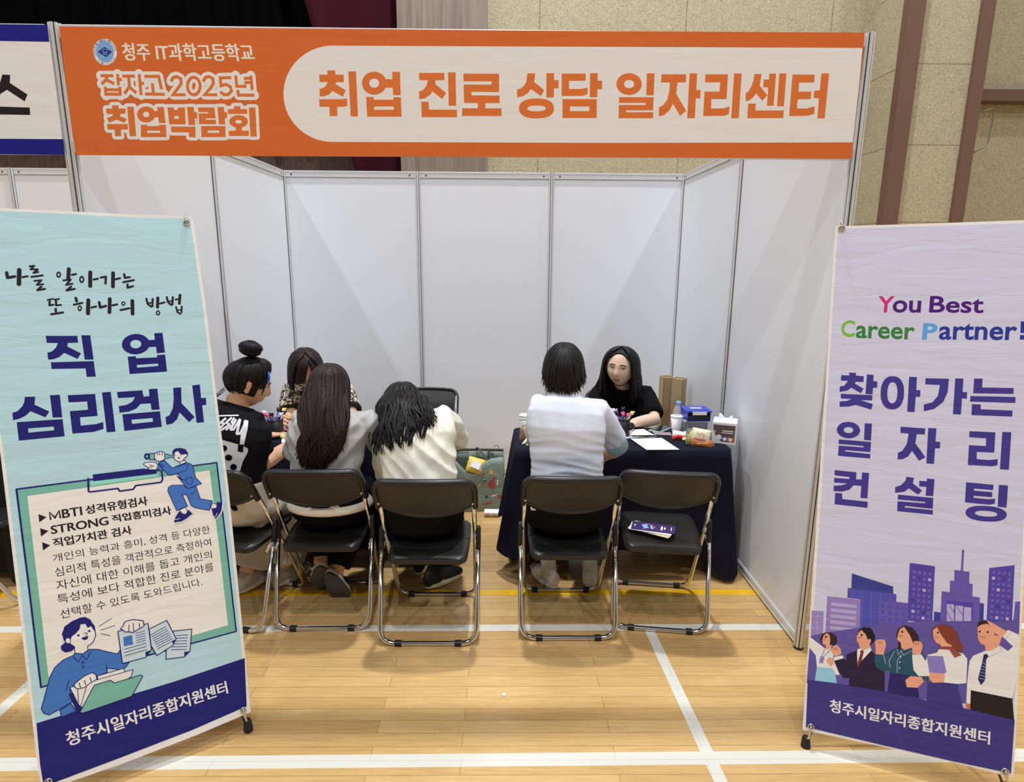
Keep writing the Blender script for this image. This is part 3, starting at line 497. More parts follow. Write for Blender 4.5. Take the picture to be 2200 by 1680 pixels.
('P','indigo',(-2067,2660,-1906,2675,-1646,2235,-1796,1938,-1917,2049)),
('P','paper',(-1268,2962,-539,2962,-518,2850,-553,2706,-1264,2782)),
('S','indigo',23,(-1268,2962,-539,2962,-518,2850,-553,2706,-1264,2782,-1268,2962),1),
('P','paper',(-2009,2852,-1546,2846,-281,2831,-367,2613,-1780,2109,-1848,2237)),
('S','indigo',22,(-2009,2852,-1546,2846,-281,2831,-367,2613,-1780,2109,-1848,2237,-2009,2852),1),
('S','indigo',20,(-1818,2756,-1836,2258),0),
('S','indigo',20,(-1550,2809,-1797,2141),0),
('P','teal',(-1834,1966,-1376,2695,-937,2702,-833,2573,-86,2578,-37,2507,-409,1959,-1758,1911)),
('S','indigo',25,(-1834,1966,-1376,2695,-937,2702,-833,2573,-86,2578,-37,2507,-409,1959,-1758,1911,-1834,1966),1),
('P','paper',(-1893,2910,-1797,2975,-1605,3083,-1396,3123,-1303,3026,-1287,2867,-1468,2805,-1640,2716,-1820,2732,-1891,2833)),
('S','indigo',25,(-1893,2910,-1797,2975,-1605,3083,-1396,3123,-1303,3026,-1287,2867,-1468,2805,-1640,2716,-1820,2732,-1891,2833,-1893,2910),1),
('S','indigo',23,(-1763,2912,-1738,2752),1),
('S','indigo',23,(-1619,2936,-1592,2787),1),
('S','indigo',23,(-1461,2981,-1444,2847),1)]
ART['right']=[
('P','offwhite',(-2982,17932,-947,17900,1014,17883,2901,17878,2937,14525,2968,10385,3016,5687,3105,-21,1623,19,-518,2,-3073,-62,-3032,6499,-2999,12806)),
('P','lilac',(-2904,17831,-941,17806,1019,17792,2812,17780,2842,14524,2873,10376,2932,5672,3013,106,1615,159,-525,131,-2975,83,-2928,6515,-2911,12809)),
('T','pink','Y',0.02,(-1538,15482,-1050,15480,-1058,14927,-1547,14924)),
('T','violet','ou',0.02,(-1098,15345,-273,15332,-275,14916,-1101,14918)),
('T','violet','Best',0.02,(-34,15481,1464,15474,1461,14912,-41,14924)),
('T','lime','C',0.02,(-2614,14655,-2188,14650,-2183,14064,-2609,14067)),
('T','green','areer',0.02,(-2149,14470,-405,14429,-407,14012,-2152,14028)),
('T','sky','P',0.03,(-177,14575,233,14580,234,14026,-189,14023)),
('T','cobalt','artner',0.02,(284,14574,2394,14594,2384,14051,283,14027)),
('P','cobalt',(2463,14661,2597,14662,2595,14293,2474,14291)),
('P','cobalt',(2471,14224,2594,14226,2594,14083,2468,14080)),
('P','purple',(-2283,12829,-2075,12828,-2070,12734,-1831,12717,-1830,12520,-2073,12519,-2085,12456,-1811,12286,-1891,12130,-2184,12302,-2302,12202,-2546,12136,-2547,12329,-2403,12371,-2304,12533,-2527,12540,-2525,12732,-2278,12725)),
('P','purple',(-1739,12790,-1537,12781,-1531,12569,-1411,12557,-1408,12341,-1528,12338,-1536,12104,-1747,12110)),
('P','purple',(-2502,12076,-1535,12080,-1531,11898,-1872,11888,-1503,11772,-1537,11580,-2024,11713,-2241,11640,-2518,11619,-2519,11805,-2282,11843,-2163,11913,-2493,11911)),
('P','purple',(-488,12762,-261,12762,-257,12326,-134,12325,-135,12097,-259,12100,-267,11574,-481,11577)),
('P','purple',(-16,12733,643,12746,634,12306,527,11968,288,11721,-4,11625,-16,11852,220,11933,363,12158,404,12526,-11,12529)),
('P','purple',(816,12767,1041,12771,1046,12328,1169,12328,1173,12111,1039,12114,1038,11581,818,11579)),
('P','purple',(1333,12784,1562,12794,1565,12502,2401,12528,2401,12336,1333,12301)),
('P','purple',(1265,12208,2463,12243,2469,12051,1262,12022)),
('P','purple',(1318,11943,1555,11948,1569,11792,2410,11801,2413,11609,1327,11584)),
('P','purple',(-1713,11098,-1496,11100,-1494,10510,-1706,10520)),
('P','purple',(-2478,10474,-1486,10463,-1488,10113,-2260,10114,-2264,10072,-1484,10048,-1485,9892,-2472,9895,-2470,10257,-1707,10260,-1704,10305,-2479,10316)),
('P','purple',(-644,11057,70,11053,68,10844,-161,10843,-187,10534,129,10084,-49,9949,-267,10267,-364,10072,-503,9967,-670,9934,-674,10162,-547,10242,-430,10490,-397,10838,-638,10846)),
('P','purple',(154,11076,386,11077,385,10636,517,10637,520,10420,383,10408,384,9883,163,9885)),
('P','purple',(1302,11057,1999,11069,2007,10411,1539,10395,1547,10160,1856,10156,2113,10210,2111,10009,1973,9963,1320,9941,1311,10598,1770,10605,1764,10855,1305,10857)),
('P','purple',(2180,11099,2418,11108,2420,9894,2184,9886)),
('P','purple',(-2547,9383,-1873,9375,-1869,9131,-1701,9142,-1706,9385,-1488,9390,-1491,8505,-1703,8497,-1701,8915,-1940,8913,-2053,8743,-2296,8646,-2545,8642,-2549,8829,-2308,8873,-2126,8953,-2546,8946,-2548,9111,-2083,9118,-2077,9186,-2544,9200)),
('P','purple',(-2489,8588,-2271,8588,-2260,8393,-1476,8392,-1473,8177,-2489,8182)),
('P','purple',(-378,9374,-157,9364,-184,9174,91,8961,-6,8805,-290,8986,-413,8860,-681,8788,-689,8989,-527,9069,-405,9235)),
('P','purple',(-3,9279,210,9285,205,9378,426,9375,421,8804,203,8796,207,9092,1,9086)),
('P','purple',(-591,8744,424,8747,430,8379,-373,8381,-370,8330,441,8336,441,8185,-586,8174,-593,8515,203,8543,206,8584,-593,8576)),
('P','purple',(1306,9370,2046,9368,2043,9195,1533,9187,1532,9121,2028,9122,2029,8959,1533,8950,1537,8885,1927,8882,2117,8921,2112,8758,1964,8707,1307,8703)),
('P','purple',(2186,9384,2428,9388,2429,8666,2192,8670)),
('R','purple',(-602,12199,-604,12076,-615,11976,-635,11889,-663,11813,-700,11749,-745,11697,-797,11659,-857,11635,-933,11626,-1009,11632,-1070,11653,-1125,11689,-1172,11739,-1213,11802,-1246,11878,-1271,11965,-1287,12065,-1295,12190,-1293,12314,-1282,12414,-1261,12502,-1232,12579,-1194,12643,-1149,12694,-1096,12731,-1036,12754,-960,12762,-885,12754,-824,12732,-770,12696,-723,12646,-682,12582,-650,12507,-626,12421,-610,12322),(-800,12196,-800,12118,-804,12056,-812,12001,-824,11953,-840,11913,-859,11881,-880,11857,-906,11842,-938,11837,-970,11841,-996,11855,-1019,11878,-1040,11909,-1057,11949,-1072,11997,-1082,12052,-1090,12114,-1094,12192,-1094,12270,-1089,12333,-1081,12388,-1069,12436,-1054,12476,-1035,12508,-1013,12532,-987,12546,-955,12551,-923,12547,-897,12533,-874,12510,-854,12478,-836,12438,-822,12391,-811,12336,-804,12274)),
('R','purple',(-1839,10829,-1844,10779,-1860,10730,-1885,10684,-1921,10642,-1964,10606,-2015,10576,-2072,10553,-2132,10539,-2194,10533,-2257,10536,-2318,10548,-2375,10568,-2427,10596,-2472,10631,-2509,10672,-2536,10717,-2553,10766,-2558,10816,-2553,10867,-2537,10916,-2511,10963,-2475,11005,-2430,11041,-2379,11071,-2322,11093,-2261,11107,-2199,11112,-2136,11108,-2076,11096,-2019,11075,-1968,11047,-1924,11012,-1888,10972,-1861,10927,-1845,10878),(-2049,10825,-2051,10807,-2058,10789,-2069,10773,-2083,10757,-2101,10744,-2122,10733,-2145,10725,-2170,10720,-2196,10718,-2221,10719,-2246,10723,-2270,10731,-2291,10741,-2309,10753,-2324,10768,-2335,10784,-2342,10802,-2344,10820,-2342,10838,-2336,10856,-2325,10873,-2310,10888,-2292,10901,-2271,10912,-2248,10920,-2223,10925,-2197,10927,-2172,10926,-2147,10922,-2123,10914,-2102,10904,-2084,10892,-2069,10877,-2058,10861,-2052,10843)),
('R','purple',(2446,8428,2439,8372,2418,8327,2382,8287,2334,8251,2273,8220,2200,8194,2116,8173,2020,8159,1900,8150,1779,8148,1682,8153,1596,8166,1521,8185,1459,8211,1409,8244,1372,8282,1350,8326,1343,8381,1350,8438,1373,8484,1409,8525,1459,8561,1522,8592,1597,8618,1683,8638,1780,8651,1901,8659,2021,8660,2117,8654,2201,8641,2273,8621,2334,8595,2383,8563,2418,8526,2439,8482),(2197,8417,2193,8397,2181,8381,2162,8366,2136,8353,2103,8341,2063,8331,2017,8323,1965,8317,1900,8313,1835,8312,1782,8313,1736,8317,1696,8323,1662,8332,1635,8343,1616,8357,1604,8372,1600,8392,1604,8412,1616,8429,1636,8444,1663,8457,1696,8469,1736,8479,1783,8487,1835,8492,1900,8496,1965,8498,2017,8496,2063,8492,2103,8485,2136,8477,2162,8465,2181,8452,2193,8437)),
('P','c1',(-3004,4298,-2623,4340,-2602,3479,-2989,3400)),
('S','c0',14,(-2816,4315,-2795,3440),0),
('S','c0',14,(-3007,4114,-2619,4158),0),
('S','c0',14,(-2996,3895,-2608,3941),0),
('S','c0',14,(-2984,3677,-2596,3725),0),
('P','c3',(-1821,5830,-560,5581,-542,5250,-1807,5097)),
('P','c4',(-1919,5303,-547,5337,-457,5336,-442,5075,-93,5093,-43,4189,-1481,3867,-1510,4971,-1915,4952)),
('S','c5',23,(-1759,5263,-1702,3859),0),
('S','c5',23,(-1480,5273,-1424,3914),0),
('S','c5',23,(-1202,5283,-1149,3969),0),
('S','c5',23,(-913,5294,-862,4026),0),
('S','c5',23,(-641,5304,-592,4079),0),
('P','c6',(-975,5032,-92,5086,-49,4292,-925,4120)),
('P','c4',(-894,4947,-785,4953,-778,4827,-887,4821)),
('P','c4',(-682,4958,-574,4963,-567,4838,-676,4832)),
('P','c4',(-472,4968,-365,4974,-358,4849,-466,4843)),
('P','c4',(-264,4978,-158,4984,-151,4859,-257,4853)),
('P','c4',(-881,4716,-772,4722,-765,4596,-874,4590)),
('P','c4',(-670,4727,-562,4733,-555,4608,-663,4602)),
('P','c4',(-460,4738,-353,4745,-346,4620,-453,4613)),
('P','c4',(-252,4750,-145,4756,-138,4631,-245,4625)),
('P','c4',(-869,4485,-760,4492,-753,4366,-862,4359)),
('P','c4',(-657,4497,-549,4504,-542,4378,-650,4371)),
('P','c4',(-447,4509,-340,4516,-333,4391,-441,4384)),
('P','c4',(-239,4521,-133,4527,-126,4403,-232,4396)),
('P','c4',(-856,4254,-747,4261,-740,4135,-849,4128)),
('P','c4',(-645,4267,-537,4274,-530,4148,-638,4141)),
('P','c4',(-435,4280,-328,4287,-321,4162,-428,4154)),
('P','c4',(-227,4292,-120,4299,-113,4175,-220,4168)),
('P','c2',(-2543,4894,-1509,4953,-1473,3725,-2526,3567)),
('P','c5b',(-2411,4707,-1616,4754,-1616,4636,-2404,4584)),
('P','c5b',(-2409,4496,-1614,4547,-1614,4429,-2402,4374)),
('P','c5b',(-2407,4286,-1613,4339,-1612,4221,-2401,4164)),
('P','c5b',(-2405,4075,-1611,4132,-1610,4013,-2399,3953)),
('P','c5b',(-2404,3865,-1609,3924,-1609,3805,-2397,3742)),
('P','c7',(-124,6473,595,6466,623,4563,-89,4494)),
('P','c8',(-22,6229,66,6229,68,6133,-20,6132)),
('P','c8',(127,6229,215,6229,217,6133,130,6132)),
('P','c8',(276,6229,363,6229,365,6133,278,6133)),
('P','c8',(424,6229,511,6229,513,6134,426,6133)),
('P','c8',(-18,6039,70,6039,73,5943,-15,5942)),
('P','c3',(132,6039,219,6040,222,5944,134,5943)),
('P','c8',(281,6040,368,6041,370,5944,283,5944)),
('P','c0',(429,6040,515,6041,518,5945,431,5944)),
('P','c8',(-13,5849,75,5850,77,5753,-11,5752)),
('P','c8',(136,5850,224,5851,226,5754,139,5753)),
('P','c8',(285,5851,372,5852,375,5755,288,5754)),
('P','c8',(433,5852,520,5853,522,5757,436,5756)),
('P','c8',(-9,5658,79,5660,82,5563,-6,5561)),
('P','c8',(141,5660,229,5661,231,5565,143,5563)),
('P','c0',(290,5661,377,5663,379,5566,292,5565)),
('P','c8',(438,5663,524,5664,527,5568,440,5567)),
('P','c8',(-4,5468,84,5469,86,5373,-2,5371)),
('P','c8',(146,5470,233,5471,236,5375,148,5373)),
('P','c8',(294,5472,381,5474,384,5377,297,5375)),
('P','c8',(442,5474,529,5476,531,5380,445,5378)),
('P','c3',(1,5277,89,5279,91,5182,3,5180)),
('P','c8',(150,5280,238,5282,240,5185,153,5183)),
('P','c8',(299,5282,386,5284,388,5188,301,5186)),
('P','c8',(447,5285,534,5287,536,5191,449,5189)),
('P','c8',(5,5087,93,5089,96,4992,7,4990)),
('P','c8',(155,5090,242,5092,245,4996,157,4993)),
('P','c8',(304,5093,391,5095,393,4999,306,4996)),
('P','c8',(452,5096,538,5098,541,5002,454,5000)),
('P','c0',(10,4896,98,4899,100,4802,12,4799)),
('P','c8',(159,4900,247,4902,249,4806,162,4803)),
('P','c3',(308,4903,395,4906,398,4809,311,4807)),
('P','c8',(456,4907,543,4909,545,4813,459,4811)),
('P','c8',(14,4706,102,4708,105,4611,17,4608)),
('P','c8',(164,4710,251,4712,254,4616,166,4613)),
('P','c0',(313,4714,400,4716,402,4620,315,4617)),
('P','c8',(461,4718,547,4721,550,4624,463,4621)),
('P','c3',(659,4948,874,4954,866,4576,661,4553)),
('P','c3',(1895,5466,2005,5463,2028,4802,1914,4780)),
('S','c6',61,(1346,7137,1351,6435),0),
('P','c6',(1146,6435,1557,6435,1573,6049,1670,6049,1679,5646,1886,5643,1916,4747,843,4571,834,5667,1056,5671,1045,6062,1158,6064)),
('P','c7',(978,5384,1710,5432,1730,4812,1003,4671)),
('P','c9',(999,5269,1196,5288,1226,4731,1025,4692)),
('P','c9',(1239,5262,1449,5276,1463,4777,1254,4737)),
('P','c9',(1478,5255,1672,5267,1691,4821,1490,4782)),
('P','c2',(1028,5257,1070,5261,1207,5085,1211,5001)),
('P','c2',(1016,4947,1012,5032,1212,4728,1157,4718)),
('P','c2',(1255,5230,1297,5238,1451,5029,1456,4945)),
('P','c7',(2081,6647,2744,6849,2776,4948,2106,4885)),
('P','c8',(2170,6561,2251,6574,2253,6475,2173,6465)),
('P','c8',(2310,6567,2391,6581,2393,6481,2313,6471)),
('P','c8',(2450,6574,2530,6587,2533,6488,2453,6478)),
('P','c8',(2589,6580,2668,6593,2671,6494,2592,6484)),
('P','c0',(2172,6378,2253,6392,2256,6292,2175,6282)),
('P','c8',(2313,6385,2393,6398,2395,6299,2315,6289)),
('P','c3',(2452,6392,2532,6405,2535,6306,2455,6296)),
('P','c8',(2591,6398,2670,6411,2673,6313,2594,6303)),
('P','c8',(2174,6195,2255,6209,2258,6109,2177,6099)),
('P','c8',(2315,6202,2395,6216,2398,6117,2317,6106)),
('P','c8',(2454,6209,2534,6223,2537,6124,2457,6114)),
('P','c8',(2593,6216,2672,6230,2675,6131,2596,6121)),
('P','c8',(2176,6012,2257,6026,2260,5926,2179,5916)),
('P','c0',(2317,6020,2397,6033,2400,5934,2319,5923)),
('P','c8',(2456,6027,2536,6041,2539,5942,2459,5931)),
('P','c8',(2595,6035,2675,6048,2677,5950,2598,5939)),
('P','c8',(2178,5829,2259,5843,2262,5743,2181,5732)),
('P','c8',(2319,5837,2399,5851,2402,5752,2322,5741)),
('P','c8',(2459,5845,2538,5859,2541,5760,2461,5749)),
('P','c8',(2597,5853,2677,5867,2680,5768,2600,5757)),
('P','c8',(2181,5645,2261,5660,2264,5560,2183,5549)),
('P','c8',(2321,5654,2401,5668,2404,5569,2324,5558)),
('P','c8',(2461,5662,2540,5677,2543,5578,2463,5566)),
('P','c3',(2600,5671,2679,5685,2682,5586,2602,5575)),
('P','c8',(2183,5462,2263,5477,2266,5377,2185,5365)),
('P','c3',(2323,5471,2403,5486,2406,5386,2326,5375)),
('P','c8',(2463,5480,2543,5495,2545,5395,2465,5384)),
('P','c8',(2602,5489,2681,5503,2684,5405,2604,5393)),
('P','c8',(2185,5278,2265,5293,2268,5194,2187,5182)),
('P','c8',(2325,5288,2405,5303,2408,5203,2328,5191)),
('P','c8',(2465,5297,2545,5312,2548,5213,2468,5201)),
('P','c8',(2604,5307,2683,5322,2686,5223,2607,5211)),
('P','c8',(2187,5095,2267,5110,2270,5010,2189,4998)),
('P','c0',(2327,5105,2407,5120,2410,5020,2330,5008)),
('P','c8',(2467,5115,2547,5130,2550,5031,2470,5019)),
('P','c0',(2606,5125,2686,5140,2688,5041,2609,5029)),
('P','c6',(2821,5668,2953,5715,2984,4560,2798,4555)),
('P','hill',(-2994,3381,-2354,3656,-1124,4116,-232,4389,490,4613,1199,4709,2027,4836,2940,5112,2929,2226,-2889,1524,-3028,1677)),
('P','band',(-3001,1782,-2099,1880,-609,1942,609,1918,1635,1911,3019,1855,3021,110,1456,65,-521,62,-2969,78)),
('P','white',(-3036,3360,-2513,3028,-2322,3068,-2220,2945,-2240,2722,-2004,2193,-2114,2168,-2252,2355,-2733,2284,-2789,2713,-3022,2976)),
('P','hairdark',(-2691,3321,-2636,3515,-2513,3620,-2321,3633,-2172,3536,-2138,3325,-2233,3196,-2361,3188,-2553,3166,-2653,3218)),
('P','skin_print',(-2618,3299,-2586,3470,-2480,3601,-2395,3527,-2363,3351,-2377,3184,-2298,3201,-2323,3076,-2479,2988,-2504,3158,-2586,3177)),
('P','cyan',(-2734,2303,-2285,2377,-2149,2232,-2079,1877,-2773,1816)),
('S','c6',17,(-2528,3007,-2594,2718),0),
('S','c6',17,(-2306,3054,-2546,2729),0),
('P','c2',(-2643,2726,-2513,2728,-2549,2490,-2672,2489)),
('P','white',(-2288,2420,-2198,2549,-2004,2193,-2114,2168)),
('P','suit',(-1839,2953,-1521,3165,-1109,3288,-963,3141,-744,2762,-649,2571,-624,1938,-1702,1882,-1701,2153,-1889,2117,-2043,2329,-2204,2657,-1927,2826,-1827,2739)),
('P','white',(-1508,3222,-1146,3395,-1078,3277,-1363,2840,-1474,2583,-1517,3094)),
('P','tie',(-1429,3185,-1353,3226,-1313,3173,-1363,2840,-1472,2547,-1499,2649,-1409,3117)),
('P','hairblack',(-1517,3669,-1527,3846,-1425,3981,-1335,4034,-1272,4011,-1197,4047,-1117,3999,-998,3774,-1018,3592,-1132,3426,-1212,3481,-1421,3903)),
('P','skin_print',(-1557,3660,-1495,3834,-1421,3910,-1291,3786,-1220,3622,-1129,3658,-1119,3571,-1149,3458,-1114,3376,-1322,3225,-1449,3281,-1472,3409,-1544,3484)),
('P','white',(-2227,2779,-1963,2909,-1910,2811,-2204,2657)),
('P','skin_print',(-2315,3052,-2264,3172,-2140,3234,-2022,3114,-1991,2957,-2165,2811,-2282,2913)),
('P','skin_print',(-2458,2602,-2369,2749,-2241,2740,-2214,2546,-2304,2435)),
('P','tealshirt',(-978,3138,-721,3175,-478,3421,-304,3528,-180,3449,48,3602,405,3504,564,3261,636,2584,219,2627,-494,2606,-529,2704,-736,2615,-925,2722,-991,2921)),
('P','hairdark',(-386,3933,-339,4171,-169,4327,70,4287,258,4064,292,3862,130,3724,-184,3518,-315,3456,-301,3740)),
('P','skin_print',(-342,3942,-294,4162,-172,4274,11,4014,112,3790,101,3613,-123,3479,-216,3547,-239,3710,-349,3800)),
('S','c0',16,(-331,3470,-291,3285,-210,3443,-143,3299,98,3508),0),
('S','c0',16,(-202,3304,-309,3070,-287,2670),0),
('S','c0',16,(-401,3385,-546,3018,-503,2781),0),
('S','c0',16,(-722,3193,-636,2893),0),
('P','white',(-193,3236,-198,3218,-212,3207,-227,3211,-234,3227,-229,3246,-215,3256,-200,3252)),
('P','white',(-212,3039,-217,3020,-231,3010,-246,3014,-253,3030,-248,3048,-234,3059,-219,3055)),
('P','white',(-210,2839,-215,2820,-229,2810,-244,2814,-251,2830,-246,2848,-232,2859,-217,2855)),
('P','skin_print',(-1003,3595,-916,3684,-721,3724,-661,3560,-722,3193,-949,3162,-981,3458)),
('P','skirt',(-494,2606,189,2655,325,2303,398,1943,-532,1918,-519,2246)),
('P','skin_print',(-37,2463,101,2635,422,2673,502,2535,326,2286,20,2231)),
('P','band',(605,2524,1424,2680,1635,1911,609,1918)),
('P','white',(553,3466,806,3589,856,3720,1167,3769,1536,3711,1655,3566,1672,2755,1425,2673,1030,2633,592,2747,334,2681,177,2862,105,3370,380,3429,507,3248)),
('P','redhair',(624,4276,700,4463,866,4564,1123,4563,1330,4383,1401,4125,1523,3946,1478,3749,1336,3770,1217,3882,1047,3880,662,4111)),
('P','skin_print',(651,4315,758,4447,885,4225,1070,3971,1200,3930,1194,3791,911,3749,890,3882,759,3924,678,4080)),
('P','scarf',(879,3818,1217,3889,1263,3823,1496,3661,1307,3525,1139,3763,884,3726)),
('P','book',(526,3426,982,3506,1110,3002,1015,2905,628,2887)),
('P','skin_print',(88,3680,152,3851,327,3869,398,3745,352,3423,119,3390)),
('P','skin_print',(629,2877,1070,2942,1058,2640,748,2554,641,2654)),
('P','white',(1728,3514,1814,3702,2079,3894,2131,3939,2498,4183,2720,4047,2844,4222,2548,4493,2681,4736,2975,4630,3022,3399,2917,2538,1809,2549,1821,2093,1710,2083,1696,2828,1711,3307)),
('P','hairdark',(1859,4640,1889,4848,2076,4935,2381,4827,2559,4529,2428,4469,2283,4640,1952,4692)),
('P','skin_print',(1872,4660,1976,4764,2136,4829,2281,4674,2346,4486,2533,4507,2515,4353,2472,4161,2319,3995,2132,3922,2108,4102,1983,4143,1906,4296)),
('P','skin_print',(2096,4956,2298,4861,2658,4682,2550,4454,2314,4563)),
('S','c9',15,(2224,3740,2573,4032,2499,4167),0),
('S','c9',15,(2619,4408,2766,4654),0),
('P','tienavy',(2085,3794,2164,3845,2222,3773,2161,3643,2171,2972,2072,2780,1980,2961,2069,3589)),
('S','c9',15,(2059,3519,2170,3493),0),
('S','c9',15,(2048,3416,2170,3392),0),
('S','c9',15,(2037,3312,2170,3291),0),
('S','c9',15,(2027,3208,2170,3190),0),
('S','c9',15,(2016,3105,2170,3089),0),
('S','c9',15,(2005,3001,2170,2988),0),
('P','suitblack',(1809,2549,2917,2538,3008,1852,1831,1909)),
('P','orange',(1709,2090,1821,2093,1824,1924,1712,1947)),
('P','black',(-2472,3457,-2477,3432,-2492,3414,-2512,3410,-2528,3422,-2536,3444,-2531,3468,-2516,3486,-2496,3490,-2479,3479)),
('P','black',(-1381,3743,-1386,3719,-1400,3701,-1419,3698,-1435,3709,-1443,3730,-1438,3754,-1423,3772,-1404,3775,-1388,3764)),
('P','black',(-186,4096,-191,4073,-204,4056,-223,4052,-238,4063,-245,4084,-241,4108,-227,4125,-208,4128,-193,4118)),
('P','black',(825,4275,821,4252,808,4235,790,4232,775,4242,769,4263,773,4286,786,4303,804,4306,819,4295)),
('P','black',(1967,4534,1963,4511,1950,4495,1933,4492,1919,4502,1912,4523,1916,4545,1929,4561,1946,4565,1960,4554)),
('P','black',(2184,4560,2180,4538,2167,4522,2151,4519,2136,4529,2130,4550,2134,4572,2147,4588,2163,4591,2178,4581)),
('S','tie',17,(-2588,3334,-2554,3312,-2524,3355),0),
('S','tie',17,(-1521,3632,-1456,3631,-1392,3665),0),
('S','tie',16,(-333,3951,-269,3922,-210,3983),0),
('S','tie',16,(706,4092,763,4097,819,4122),0),
('S','tie',15,(1957,4367,2039,4367,2119,4406),0),
('S','tie',14,(-2252,3138,-2240,3024),0),
('S','tie',14,(-2196,3150,-2183,3036),0),
('S','tie',14,(-2139,3161,-2126,3048),0),
('S','tie',13,(-905,3633,-892,3522),0),
('S','tie',13,(-850,3644,-838,3533),0),
('S','tie',13,(-796,3655,-784,3545),0),
('S','tie',13,(163,3818,175,3709),0),
('S','tie',13,(215,3829,227,3720),0),
('S','tie',13,(267,3840,279,3731),0),
('T','white','청주시일자리종합지원센터',0,(-2264,1274,2389,1322,2394,895,-2253,823)),
('T','white','청주시일자리종합지원센터',0,(-2264,1261,2390,1310,2394,883,-2252,810)),
('T','white','청주시일자리종합지원센터',0,(-2239,1274,2411,1322,2415,895,-2228,824)),
('T','white','청주시일자리종합지원센터',0,(-2239,1261,2411,1310,2416,883,-2227,811)),
('T','white','청주시일자리종합지원센터',0,(-2251,1268,2400,1316,2405,889,-2240,817))]
